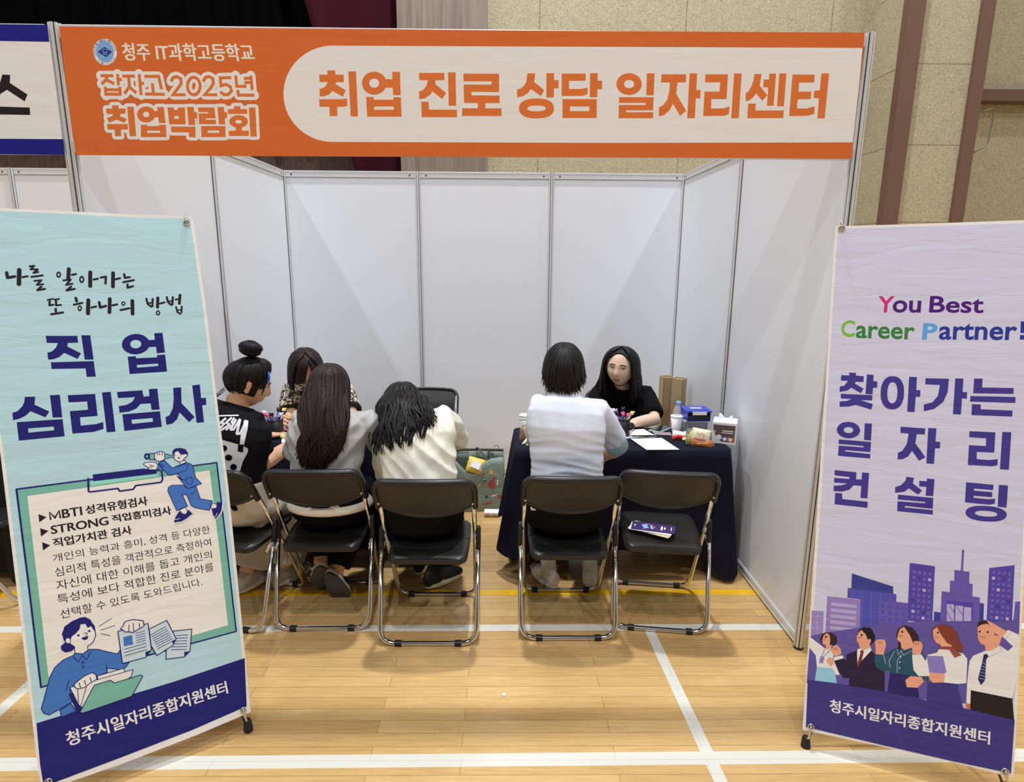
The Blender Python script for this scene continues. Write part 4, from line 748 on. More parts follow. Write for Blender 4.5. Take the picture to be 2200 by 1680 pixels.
ART['fascia']=[
('P','orange',(-14545,4375,-5025,4407,5061,4444,14549,4504,14584,3413,14565,1326,14600,169,5228,110,-5267,57,-14553,23,-14576,1208)),
('P','white',(-4854,3857,-2,3887,6782,3938,14528,3992,14559,2779,14570,998,14567,734,5208,631,-4892,570,-5170,577,-5372,605,-5568,655,-5755,725,-5931,815,-6093,922,-6239,1046,-6367,1185,-6476,1338,-6565,1501,-6632,1673,-6676,1852,-6698,2035,-6696,2220,-6672,2404,-6625,2586,-6557,2763,-6468,2933,-6359,3093,-6231,3243,-6088,3379,-5929,3501,-5758,3607,-5577,3695,-5387,3765,-5190,3816,-4991,3847)),
('P','otext',(-5353,2881,-5052,2884,-5044,3025,-4763,3028,-4761,2887,-4460,2891,-4465,2641,-4758,2632,-4761,2563,-4408,2364,-4523,2142,-4897,2335,-5024,2213,-5206,2150,-5370,2140,-5371,2397,-5256,2422,-5155,2484,-5057,2620,-5056,2635,-5351,2632)),
('P','otext',(-5401,2042,-4560,2057,-4379,2080,-4375,1830,-4507,1798,-4753,1789,-4759,1474,-5042,1465,-5037,1787,-5400,1789)),
('P','otext',(-4286,3003,-4004,3006,-3999,1469,-4271,1466)),
('R','otext',(-2907,2618,-2917,2550,-2939,2484,-2975,2421,-3022,2365,-3079,2316,-3144,2276,-3217,2246,-3293,2227,-3372,2220,-3450,2226,-3525,2243,-3595,2271,-3657,2310,-3710,2358,-3753,2413,-3783,2475,-3801,2541,-3805,2609,-3795,2677,-3772,2743,-3736,2805,-3689,2861,-3632,2910,-3566,2950,-3495,2979,-3419,2997,-3341,3004,-3263,2999,-3189,2982,-3119,2954,-3057,2916,-3003,2869,-2961,2813,-2930,2752,-2912,2686),(-3174,2616,-3178,2588,-3187,2562,-3201,2537,-3220,2514,-3244,2495,-3270,2479,-3300,2467,-3331,2459,-3362,2457,-3394,2459,-3424,2466,-3453,2477,-3478,2492,-3500,2511,-3517,2534,-3529,2558,-3537,2585,-3538,2612,-3534,2639,-3525,2665,-3511,2690,-3492,2713,-3468,2732,-3442,2748,-3413,2760,-3382,2767,-3350,2770,-3319,2768,-3288,2761,-3260,2750,-3235,2735,-3213,2716,-3195,2694,-3183,2669,-3176,2643)),
('P','otext',(-2984,2753,-2685,2756,-2683,3005,-2401,3008,-2399,2215,-2677,2212,-2685,2470,-2978,2467)),
('R','otext',(-3672,2050,-2394,2063,-2389,1475,-3664,1463),(-3387,1818,-2667,1825,-2670,1709,-3392,1702)),
('P','otext',(-3675,2145,-3397,2147,-3392,2041,-3673,2038)),
('P','otext',(-2669,2146,-2395,2142,-2394,2051,-2676,2048)),
('P','otext',(-1711,2979,-785,2989,-779,2746,-1105,2736,-1117,2601,-724,2308,-871,2097,-1230,2351,-1320,2235,-1519,2111,-1723,2085,-1723,2346,-1578,2393,-1444,2552,-1385,2733,-1707,2736)),
('P','otext',(-649,3006,-372,3008,-360,1873,-639,1870)),
('P','otext',(-1653,1997,-1374,2000,-1370,1731,-335,1735,-338,1474,-1642,1467)),
('P','otext',(-87,2972,1222,2980,1224,2358,209,2357,208,2235,1244,2240,1241,1980,718,1975,718,1795,1317,1800,1318,1533,-150,1522,-147,1789,438,1792,436,1972,-73,1973,-80,2602,948,2607,948,2719,-82,2711)),
('P','otext',(2268,3012,2552,3000,2513,2714,2888,2445,2770,2231,2396,2476,2283,2332,2103,2224,1890,2185,1888,2450,2051,2503,2213,2680)),
('P','otext',(2959,3019,3237,3022,3248,2788,3412,2789,3411,2511,3248,2503,3244,2190,2968,2187)),
('R','otext',(3262,1817,3256,1737,3232,1675,3193,1623,3137,1577,3067,1539,2983,1508,2884,1485,2769,1471,2617,1465,2466,1468,2351,1480,2251,1501,2166,1530,2095,1567,2038,1611,1997,1663,1972,1724,1963,1804,1970,1884,1994,1945,2034,1997,2090,2042,2160,2080,2244,2111,2342,2133,2457,2147,2607,2153,2758,2150,2872,2138,2971,2118,3057,2089,3128,2053,3185,2009,3226,1957,3252,1896),(2952,1814,2948,1791,2935,1773,2915,1758,2885,1745,2849,1734,2804,1725,2753,1718,2693,1714,2614,1712,2535,1712,2475,1715,2423,1721,2378,1729,2341,1740,2312,1752,2290,1767,2277,1784,2273,1807,2277,1830,2289,1847,2310,1862,2339,1875,2376,1886,2420,1895,2472,1902,2532,1906,2611,1908,2690,1908,2750,1905,2801,1899,2846,1891,2883,1881,2913,1868,2934,1854,2947,1836)),
('P','otext',(3521,3010,4403,3020,4404,2779,3798,2766,3799,2491,4249,2498,4487,2546,4494,2324,4322,2262,3532,2248)),
('P','otext',(4566,3036,4844,3039,4853,2783,5017,2785,5021,2497,4854,2489,4850,2215,4574,2212)),
('R','otext',(3568,2141,4843,2154,4859,1499,3584,1487),(3854,1890,4571,1897,4569,1737,3859,1730)),
('R','otext',(6486,2685,6482,2620,6464,2557,6432,2498,6388,2444,6332,2397,6266,2359,6193,2331,6115,2313,6033,2307,5951,2311,5871,2327,5795,2354,5726,2391,5666,2437,5617,2490,5580,2548,5556,2611,5546,2675,5551,2740,5569,2803,5601,2862,5646,2915,5701,2962,5767,2999,5839,3027,5917,3045,5998,3051,6080,3047,6160,3031,6235,3004,6304,2968,6364,2923,6413,2870,6451,2812,6475,2750),(6203,2682,6201,2657,6194,2633,6181,2611,6164,2590,6141,2572,6115,2558,6086,2547,6055,2540,6022,2538,5990,2540,5958,2546,5928,2556,5900,2570,5876,2587,5857,2607,5842,2630,5833,2654,5829,2678,5830,2703,5838,2727,5850,2750,5868,2770,5890,2788,5917,2802,5946,2813,5977,2820,6009,2822,6042,2821,6073,2814,6104,2804,6131,2790,6155,2773,6174,2753,6189,2731,6199,2707)),
('P','otext',(6654,3052,6939,3055,6947,2304,6666,2307)),
('P','otext',(5664,2230,6944,2242,6952,1788,5952,1779,5951,1711,6963,1721,6967,1514,5679,1501,5669,1960,6667,1970,6664,2041,5666,2031)),
('P','otext',(7192,3025,8104,3034,8112,2762,7807,2753,7774,2373,8186,1785,7972,1607,7680,2020,7562,1788,7372,1623,7175,1584,7164,1901,7303,1955,7457,2156,7520,2492,7520,2750,7198,2753)),
('P','otext',(8230,3066,8509,3069,8519,2502,8680,2504,8684,2214,8519,2212,8526,1529,8243,1526)),
('P','otext',(8810,3042,9654,3051,9666,2202,9103,2197,9110,1874,9549,1879,9799,1949,9797,1687,9635,1623,8837,1606,8826,2454,9388,2459,9380,2776,8820,2770)),
('P','otext',(9875,3083,10155,3086,10175,1545,9892,1542)),
('P','otext',(10630,3070,10894,3073,10857,2679,11176,2346,11004,2161,10749,2409,10646,2264,10506,2156,10382,2133,10368,2408,10461,2477,10561,2660,10610,2858)),
('P','otext',(10993,2886,11184,2888,11175,3091,11429,3093,11442,1990,11192,1987,11183,2621,11001,2625)),
('P','otext',(11550,3101,11813,3103,11827,1969,11570,1973)),
('P','otext',(10488,2054,10770,2057,10778,1820,11841,1830,11850,1567,10492,1548)),
('P','otext',(12041,3070,12859,3072,12879,2806,12317,2794,12326,2489,12803,2494,12808,2231,12321,2220,12326,1906,12693,1910,12985,1987,12997,1727,12771,1654,12060,1637)),
('P','otext',(12909,2526,13113,2540,13109,3117,13396,3120,13406,1567,13132,1564,13111,2265,12910,2272)),
('P','white',(-12597,3645,-12596,3559,-12611,3473,-12642,3390,-12688,3314,-12746,3247,-12815,3192,-12891,3151,-12972,3126,-13056,3118,-13137,3127,-13214,3152,-13283,3193,-13342,3249,-13389,3316,-13420,3393,-13437,3475,-13437,3561,-13421,3647,-13389,3730,-13344,3805,-13286,3872,-13217,3926,-13141,3966,-13060,3991,-12978,3999,-12897,3990,-12820,3965,-12751,3925,-12693,3870,-12646,3804,-12614,3728)),
('P','skyblue',(-12699,3631,-12698,3562,-12710,3492,-12733,3425,-12768,3364,-12813,3310,-12865,3267,-12924,3234,-12986,3215,-13050,3209,-13113,3216,-13172,3238,-13225,3271,-13271,3317,-13307,3371,-13332,3433,-13345,3501,-13345,3570,-13333,3640,-13309,3706,-13275,3767,-13230,3820,-13178,3864,-13119,3896,-13057,3915,-12994,3921,-12932,3913,-12873,3892,-12819,3859,-12774,3814,-12738,3760,-12713,3698)),
('P','navy',(-13281,3557,-13023,3722,-12765,3563,-13000,3381)),
('S','skyblue',20,(-13124,3596,-13041,3652,-12908,3626),0),
('S','skyblue',20,(-13093,3604,-13085,3498,-12969,3457,-12933,3598),0),
('S','skyblue',21,(-13079,3548,-12950,3533),0),
('S','skyblue',21,(-13025,3541,-13029,3465),0),
('T','greytext','C',0.0,(-13403,3381,-13417,3433,-13359,3451,-13347,3407)),
('T','greytext','H',0.0,(-13416,3426,-13424,3480,-13365,3491,-13358,3445)),
('T','greytext','E',0.0,(-13424,3473,-13426,3528,-13367,3532,-13365,3485)),
('T','greytext','O',0.0,(-13426,3521,-13423,3576,-13364,3574,-13367,3526)),
('T','greytext','N',0.0,(-13424,3569,-13414,3624,-13357,3615,-13365,3568)),
('T','greytext','G',0.0,(-13416,3617,-13400,3672,-13345,3656,-13358,3609)),
('T','greytext','J',0.0,(-13403,3665,-13382,3717,-13329,3695,-13347,3650)),
('T','greytext','U',0.0,(-13385,3711,-13358,3761,-13309,3732,-13332,3689)),
('T','greytext','I',0.0,(-13335,3797,-13299,3840,-13258,3800,-13289,3763)),
('T','greytext','T',0.0,(-13304,3835,-13264,3875,-13228,3830,-13262,3796)),
('T','greytext','S',0.0,(-13231,3901,-13184,3931,-13160,3878,-13200,3852)),
('T','greytext','C',0.0,(-13190,3928,-13141,3952,-13123,3896,-13165,3875)),
('T','greytext','I',0.0,(-13147,3950,-13096,3969,-13085,3910,-13128,3894)),
('T','greytext','E',0.0,(-13103,3967,-13050,3980,-13045,3919,-13090,3908)),
('T','greytext','N',0.0,(-13057,3978,-13004,3985,-13006,3924,-13051,3918)),
('T','greytext','C',0.0,(-13011,3985,-12958,3985,-12966,3924,-13012,3924)),
('T','greytext','E',0.0,(-12965,3986,-12913,3980,-12928,3920,-12972,3924)),
('T','greytext','H',0.0,(-12875,3971,-12826,3953,-12854,3897,-12895,3912)),
('T','greytext','I',0.0,(-12832,3956,-12787,3932,-12820,3879,-12859,3899)),
('T','greytext','G',0.0,(-12792,3936,-12750,3907,-12788,3857,-12825,3882)),
('T','greytext','H',0.0,(-12755,3911,-12716,3876,-12760,3831,-12793,3860)),
('T','greytext','S',0.0,(-12691,3847,-12662,3804,-12713,3769,-12738,3806)),
('T','greytext','C',0.0,(-12665,3810,-12641,3763,-12695,3734,-12716,3774)),
('T','greytext','H',0.0,(-12643,3769,-12625,3719,-12681,3696,-12697,3739)),
('T','greytext','O',0.0,(-12627,3726,-12614,3674,-12672,3657,-12683,3702)),
('T','greytext','O',0.0,(-12615,3680,-12608,3626,-12667,3617,-12673,3663)),
('T','greytext','L',0.0,(-12608,3633,-12607,3578,-12666,3576,-12667,3623)),
('T','greytext','청',0.0,(-13277,3291,-13244,3261,-13282,3210,-13321,3245)),
('T','greytext','주',0.0,(-13229,3250,-13191,3227,-13221,3171,-13265,3197)),
('T','greytext','I',0.0,(-13174,3219,-13132,3205,-13152,3144,-13201,3161)),
('T','greytext','T',0.0,(-13114,3200,-13069,3194,-13078,3132,-13131,3139)),
('T','greytext','과',0.0,(-13050,3194,-13005,3196,-13003,3135,-13056,3131)),
('T','greytext','학',0.0,(-12986,3199,-12941,3211,-12928,3152,-12981,3138)),
('T','greytext','고',0.0,(-12922,3217,-12879,3237,-12856,3182,-12906,3159)),
('T','greytext','등',0.0,(-12862,3247,-12822,3274,-12789,3226,-12835,3194)),
('T','greytext','학',0.0,(-12807,3287,-12772,3321,-12730,3281,-12771,3241)),
('T','greytext','교',0.0,(-12759,3337,-12730,3376,-12681,3345,-12715,3299)),
('T','cream','청주 IT과학고등학교',0,(-12404,3864,-7736,3887,-7669,3318,-12399,3287)),
('T','cream','청주 IT과학고등학교',0,(-12404,3851,-7736,3875,-7668,3305,-12399,3274)),
('T','cream','청주 IT과학고등학교',0,(-12374,3864,-7706,3888,-7638,3318,-12369,3287)),
('T','cream','청주 IT과학고등학교',0,(-12373,3852,-7705,3875,-7638,3306,-12368,3275)),
('T','cream','청주 IT과학고등학교',0,(-12389,3858,-7721,3881,-7653,3312,-12384,3281)),
('S','white',332,(-13278,2762,-12819,2767),1),
('S','white',332,(-13052,2736,-13107,2622,-13284,2483),1),
('S','white',332,(-13088,2622,-12817,2496),1),
('S','white',332,(-12659,2825,-12676,2449),1),
('S','white',332,(-12667,2641,-12529,2642),1),
('S','white',333,(-13158,2393,-13175,2091),1),
('S','white',333,(-12627,2398,-12652,2097),1),
('S','white',334,(-13171,2292,-12634,2289),1),
('S','white',335,(-13206,2140,-12612,2146),1),
('S','white',332,(-12500,2756,-12041,2761),1),
('S','white',332,(-12272,2744,-12283,2402,-12496,2164),1),
('S','white',334,(-12285,2387,-12057,2189),1),
('S','white',332,(-11880,2834,-11893,2119),1),
('S','white',333,(-11870,2520,-11742,2522),1),
('S','white',332,(-11705,2756,-11184,2761,-11126,2322),1),
('S','white',333,(-11441,2525,-11433,2181),1),
('S','white',335,(-11743,2163,-11030,2156),1),
('S','white',333,(-10757,2603,-10652,2733,-10526,2763,-10395,2693,-10390,2536,-10504,2391,-10729,2145,-10273,2150),1),
('S','white',333,(-9591,2607,-9486,2745,-9360,2775,-9228,2705,-9222,2548,-9335,2389,-9573,2157,-9116,2161),1),
('S','white',332,(-8558,2749,-8959,2736,-8952,2470,-8769,2518,-8613,2440,-8588,2296,-8707,2180,-8862,2164,-9001,2263),1),
('S','white',332,(-8389,2819,-8380,2456,-8029,2460),1),
('S','white',333,(-8099,2725,-7865,2733),1),
('S','white',333,(-8096,2582,-7871,2590),1),
('S','white',332,(-7836,2825,-7830,2327),1),
('S','white',334,(-8353,2339,-8344,2155,-7760,2161),1),
('S','white',334,(-9714,2451,-9722,2400,-9737,2350,-9759,2303,-9786,2260,-9818,2224,-9854,2194,-9893,2171,-9933,2158,-9974,2153,-10014,2157,-10051,2170,-10086,2191,-10116,2221,-10140,2257,-10159,2299,-10171,2345,-10177,2395,-10175,2446,-10166,2498,-10151,2547,-10129,2594,-10102,2636,-10070,2673,-10034,2703,-9996,2725,-9955,2738,-9915,2743,-9876,2739,-9838,2726,-9804,2705,-9774,2676,-9749,2640,-9730,2598,-9718,2552,-9712,2502,-9714,2451),1),
('S','otext',107,(-13278,2762,-12819,2767),0),
('S','otext',107,(-13052,2736,-13107,2622,-13284,2483),0),
('S','otext',107,(-13088,2622,-12817,2496),0),
('S','otext',107,(-12659,2825,-12676,2449),0),
('S','otext',107,(-12667,2641,-12529,2642),0),
('S','otext',107,(-13158,2393,-13175,2091),0),
('S','otext',107,(-12627,2398,-12652,2097),0),
('S','otext',107,(-13171,2292,-12634,2289),0),
('S','otext',108,(-13206,2140,-12612,2146),0),
('S','otext',107,(-12500,2756,-12041,2761),0),
('S','otext',107,(-12272,2744,-12283,2402,-12496,2164),0),
('S','otext',107,(-12285,2387,-12057,2189),0),
('S','otext',107,(-11880,2834,-11893,2119),0),
('S','otext',107,(-11870,2520,-11742,2522),0),
('S','otext',107,(-11705,2756,-11184,2761,-11126,2322),0),
('S','otext',107,(-11441,2525,-11433,2181),0),
('S','otext',108,(-11743,2163,-11030,2156),0),
('S','otext',107,(-10757,2603,-10652,2733,-10526,2763,-10395,2693,-10390,2536,-10504,2391,-10729,2145,-10273,2150),0),
('S','otext',107,(-9591,2607,-9486,2745,-9360,2775,-9228,2705,-9222,2548,-9335,2389,-9573,2157,-9116,2161),0),
('S','otext',107,(-8558,2749,-8959,2736,-8952,2470,-8769,2518,-8613,2440,-8588,2296,-8707,2180,-8862,2164,-9001,2263),0),
('S','otext',107,(-8389,2819,-8380,2456,-8029,2460),0),
('S','otext',107,(-8099,2725,-7865,2733),0),
('S','otext',107,(-8096,2582,-7871,2590),0),
('S','otext',107,(-7836,2825,-7830,2327),0),
('S','otext',107,(-8353,2339,-8344,2155,-7760,2161),0),
('S','otext',107,(-9714,2451,-9722,2400,-9737,2350,-9759,2303,-9786,2260,-9818,2224,-9854,2194,-9893,2171,-9933,2158,-9974,2153,-10014,2157,-10051,2170,-10086,2191,-10116,2221,-10140,2257,-10159,2299,-10171,2345,-10177,2395,-10175,2446,-10166,2498,-10151,2547,-10129,2594,-10102,2636,-10070,2673,-10034,2703,-9996,2725,-9955,2738,-9915,2743,-9876,2739,-9838,2726,-9804,2705,-9774,2676,-9749,2640,-9730,2598,-9718,2552,-9712,2502,-9714,2451),0),
('S','white',228,(-12992,1761,-12761,1764,-12769,1654,-12512,1656,-12532,1490,-12737,1459,-12746,1386,-12509,1301,-12618,1168,-12885,1268,-13177,1163,-13249,1323,-13023,1398,-13000,1457,-13236,1469,-13232,1649,-13006,1651,-12992,1761),1),
('P','white',(-12992,1761,-12761,1764,-12769,1654,-12512,1656,-12532,1490,-12737,1459,-12746,1386,-12509,1301,-12618,1168,-12885,1268,-13177,1163,-13249,1323,-13023,1398,-13000,1457,-13236,1469,-13232,1649,-13006,1651)),
('S','white',230,(-13260,1118,-12499,1126,-12516,935,-12772,924,-12794,697,-13018,694,-13006,921,-13262,928,-13260,1118),1),
('P','white',(-13260,1118,-12499,1126,-12516,935,-12772,924,-12794,697,-13018,694,-13006,921,-13262,928)),
('S','white',228,(-12451,1723,-12210,1726,-12239,702,-12479,699,-12451,1723),1),
('P','white',(-12451,1723,-12210,1726,-12239,702,-12479,699)),
('S','white',229,(-11449,1463,-11460,1415,-11480,1368,-11510,1324,-11548,1284,-11593,1249,-11644,1221,-11699,1200,-11757,1187,-11816,1182,-11874,1186,-11929,1198,-11980,1218,-12024,1245,-12061,1279,-12090,1318,-12110,1362,-12119,1408,-12119,1456,-12108,1505,-12087,1551,-12058,1595,-12020,1635,-11974,1669,-11924,1698,-11868,1718,-11811,1731,-11752,1736,-11695,1732,-11640,1721,-11590,1701,-11545,1674,-11508,1640,-11479,1601,-11459,1558,-11449,1511,-11449,1463),1),
('P','white',(-11449,1463,-11460,1415,-11480,1368,-11510,1324,-11548,1284,-11593,1249,-11644,1221,-11699,1200,-11757,1187,-11816,1182,-11874,1186,-11929,1198,-11980,1218,-12024,1245,-12061,1279,-12090,1318,-12110,1362,-12119,1408,-12119,1456,-12108,1505,-12087,1551,-12058,1595,-12020,1635,-11974,1669,-11924,1698,-11868,1718,-11811,1731,-11752,1736,-11695,1732,-11640,1721,-11590,1701,-11545,1674,-11508,1640,-11479,1601,-11459,1558,-11449,1511)),
('S','white',229,(-11518,1573,-11361,1589,-11353,1720,-11114,1722,-11104,1168,-11346,1166,-11354,1371,-11525,1369,-11518,1573),1),
('P','white',(-11518,1573,-11361,1589,-11353,1720,-11114,1722,-11104,1168,-11346,1166,-11354,1371,-11525,1369)),
('S','white',230,(-12021,1101,-11104,1110,-11125,683,-12071,674,-12021,1101),1),
('P','white',(-12021,1101,-11104,1110,-11125,683,-12071,674)),
('S','white',229,(-10977,1709,-10342,1715,-10371,1131,-10978,1126,-10977,1709),1),
('P','white',(-10977,1709,-10342,1715,-10371,1131,-10978,1126)),
('S','white',229,(-10263,1731,-10016,1733,-10017,1559,-9909,1560,-9921,1341,-10017,1340,-10031,1105,-10265,1103,-10263,1731),1),
('P','white',(-10263,1731,-10016,1733,-10017,1559,-9909,1560,-9921,1341,-10017,1340,-10031,1105,-10265,1103)),
('S','white',231,(-10923,1053,-10021,1055,-10057,684,-10291,690,-10281,853,-10929,853,-10923,1053),1),
('P','white',(-10923,1053,-10021,1055,-10057,684,-10291,690,-10281,853,-10929,853)),
('S','white',229,(-9862,1720,-9258,1726,-9249,1151,-9872,1145,-9862,1720),1),
('P','white',(-9862,1720,-9258,1726,-9249,1151,-9872,1145)),
('S','white',229,(-9148,1742,-8915,1744,-8915,1569,-8816,1570,-8828,1366,-8909,1365,-8916,1145,-9150,1143,-9148,1742),1),
('P','white',(-9148,1742,-8915,1744,-8915,1569,-8816,1570,-8828,1366,-8909,1365,-8916,1145,-9150,1143)),
('S','white',231,(-9810,1078,-8912,1087,-8946,703,-9838,695,-9810,1078),1),
('P','white',(-9810,1078,-8912,1087,-8946,703,-9838,695)),
('S','white',229,(-8541,1777,-8308,1779,-8316,1683,-8068,1680,-8075,1513,-8787,1507,-8773,1673,-8549,1681,-8541,1777),1),
('P','white',(-8541,1777,-8308,1779,-8316,1683,-8068,1680,-8075,1513,-8787,1507,-8773,1673,-8549,1681)),
('S','white',230,(-8072,1256,-8080,1218,-8098,1181,-8126,1146,-8163,1114,-8208,1086,-8259,1064,-8314,1047,-8373,1036,-8433,1032,-8492,1035,-8549,1045,-8602,1060,-8649,1082,-8689,1109,-8721,1140,-8743,1174,-8755,1211,-8757,1250,-8749,1288,-8730,1325,-8702,1360,-8665,1392,-8620,1419,-8569,1441,-8514,1458,-8456,1468,-8396,1472,-8337,1470,-8280,1460,-8227,1445,-8180,1423,-8140,1397,-8108,1366,-8086,1331,-8074,1294,-8072,1256),1),
('P','white',(-8072,1256,-8080,1218,-8098,1181,-8126,1146,-8163,1114,-8208,1086,-8259,1064,-8314,1047,-8373,1036,-8433,1032,-8492,1035,-8549,1045,-8602,1060,-8649,1082,-8689,1109,-8721,1140,-8743,1174,-8755,1211,-8757,1250,-8749,1288,-8730,1325,-8702,1360,-8665,1392,-8620,1419,-8569,1441,-8514,1458,-8456,1468,-8396,1472,-8337,1470,-8280,1460,-8227,1445,-8180,1423,-8140,1397,-8108,1366,-8086,1331,-8074,1294)),
('S','white',231,(-8520,1105,-8308,1107,-8317,930,-8067,933,-8075,750,-8817,743,-8807,926,-8551,928,-8520,1105),1),
('P','white',(-8520,1105,-8308,1107,-8317,930,-8067,933,-8075,750,-8817,743,-8807,926,-8551,928)),
('S','white',229,(-8001,1738,-7759,1741,-7786,729,-8021,726,-8001,1738),1),
('P','white',(-8001,1738,-7759,1741,-7786,729,-8021,726)),
('P','otext',(-12992,1761,-12761,1764,-12769,1654,-12512,1656,-12532,1490,-12737,1459,-12746,1386,-12509,1301,-12618,1168,-12885,1268,-13177,1163,-13249,1323,-13023,1398,-13000,1457,-13236,1469,-13232,1649,-13006,1651)),
('P','otext',(-13260,1118,-12499,1126,-12516,935,-12772,924,-12794,697,-13018,694,-13006,921,-13262,928)),
('P','otext',(-12451,1723,-12210,1726,-12239,702,-12479,699)),
('P','otext',(-11449,1463,-11460,1415,-11480,1368,-11510,1324,-11548,1284,-11593,1249,-11644,1221,-11699,1200,-11757,1187,-11816,1182,-11874,1186,-11929,1198,-11980,1218,-12024,1245,-12061,1279,-12090,1318,-12110,1362,-12119,1408,-12119,1456,-12108,1505,-12087,1551,-12058,1595,-12020,1635,-11974,1669,-11924,1698,-11868,1718,-11811,1731,-11752,1736,-11695,1732,-11640,1721,-11590,1701,-11545,1674,-11508,1640,-11479,1601,-11459,1558,-11449,1511)),
('P','otext',(-11518,1573,-11361,1589,-11353,1720,-11114,1722,-11104,1168,-11346,1166,-11354,1371,-11525,1369)),
('P','otext',(-12021,1101,-11104,1110,-11125,683,-12071,674)),
('P','otext',(-10977,1709,-10342,1715,-10371,1131,-10978,1126)),
('P','otext',(-10263,1731,-10016,1733,-10017,1559,-9909,1560,-9921,1341,-10017,1340,-10031,1105,-10265,1103)),
('P','otext',(-10923,1053,-10021,1055,-10057,684,-10291,690,-10281,853,-10929,853)),
('P','otext',(-9862,1720,-9258,1726,-9249,1151,-9872,1145)),
('P','otext',(-9148,1742,-8915,1744,-8915,1569,-8816,1570,-8828,1366,-8909,1365,-8916,1145,-9150,1143)),
('P','otext',(-9810,1078,-8912,1087,-8946,703,-9838,695)),
('P','otext',(-8541,1777,-8308,1779,-8316,1683,-8068,1680,-8075,1513,-8787,1507,-8773,1673,-8549,1681)),
('P','otext',(-8072,1256,-8080,1218,-8098,1181,-8126,1146,-8163,1114,-8208,1086,-8259,1064,-8314,1047,-8373,1036,-8433,1032,-8492,1035,-8549,1045,-8602,1060,-8649,1082,-8689,1109,-8721,1140,-8743,1174,-8755,1211,-8757,1250,-8749,1288,-8730,1325,-8702,1360,-8665,1392,-8620,1419,-8569,1441,-8514,1458,-8456,1468,-8396,1472,-8337,1470,-8280,1460,-8227,1445,-8180,1423,-8140,1397,-8108,1366,-8086,1331,-8074,1294)),
('P','otext',(-8520,1105,-8308,1107,-8317,930,-8067,933,-8075,750,-8817,743,-8807,926,-8551,928)),
('P','otext',(-8001,1738,-7759,1741,-7786,729,-8021,726)),
('P','white',(-11666,1461,-11670,1444,-11677,1428,-11688,1413,-11701,1399,-11717,1387,-11735,1377,-11754,1370,-11775,1365,-11795,1363,-11816,1365,-11835,1369,-11853,1376,-11868,1385,-11882,1397,-11892,1411,-11899,1426,-11902,1442,-11902,1459,-11898,1475,-11891,1492,-11881,1507,-11867,1521,-11851,1533,-11833,1542,-11814,1550,-11794,1554,-11773,1556,-11753,1555,-11734,1551,-11716,1544,-11700,1534,-11687,1522,-11677,1509,-11670,1494,-11666,1478)),
('P','white',(-11812,897,-11344,902,-11352,828,-11820,824)),
('P','white',(-11787,1109,-11352,1113,-11358,1063,-11793,1059)),
('P','white',(-10754,1420,-10605,1422,-10616,1319,-10765,1318)),
('P','white',(-10744,1717,-10605,1718,-10615,1625,-10748,1624)),
('P','white',(-9878,1560,-9505,1564,-9509,1520,-9876,1516)),
('P','white',(-9619,1344,-9240,1347,-9244,1303,-9624,1300)),
('P','white',(-9581,924,-9160,928,-9167,849,-9589,845)),
('P','white',(-8297,1239,-8300,1228,-8306,1217,-8316,1207,-8328,1198,-8344,1189,-8361,1183,-8380,1178,-8400,1175,-8421,1174,-8442,1174,-8461,1177,-8480,1182,-8496,1188,-8510,1196,-8521,1205,-8529,1215,-8533,1226,-8534,1237,-8531,1248,-8525,1259,-8515,1269,-8503,1279,-8488,1287,-8470,1293,-8451,1298,-8431,1302,-8410,1303,-8390,1302,-8370,1299,-8352,1295,-8335,1288,-8321,1281,-8310,1271,-8302,1261,-8298,1251))]
ART['side']=[
('P','white',(907,4327,12369,4419,14049,4416,14041,2317,14017,19,11649,14,-277,-61)),
('P','royal',(907,4327,12370,4427,14051,4431,14034,3868,12280,3879,768,3812)),
('P','royal',(-132,475,11739,569,14062,575,14026,19,11650,22,-277,-61)),
('P','black',(12182,2768,12464,2755,12405,2489,12982,2101,12844,1863,12266,2252,11712,1946,11100,1814,11107,2051,11672,2214,12052,2485)),
('P','black',(10910,1685,11921,1679,12998,1658,12976,1402,11876,1408,10866,1430))]
PLANE={'left':([-1.046, -0.6605, 0.08],[0.84058, 0.54155, -0.01249],[-0.08663, 0.15717, 0.98376]),'right':([1.507, -0.69, 0.08],[0.92244, -0.38487, 0.03148],[0.04039, 0.17723, 0.98334]),'fascia':([0.0, -0.024, 2.08],[1.0, 0.0, 0.0],[0.0, 0.0, 1.0]),'side':([-2.9, -0.024, 2.08],[1.0, 0.0, 0.0],[0.0, 0.0, 1.0])}
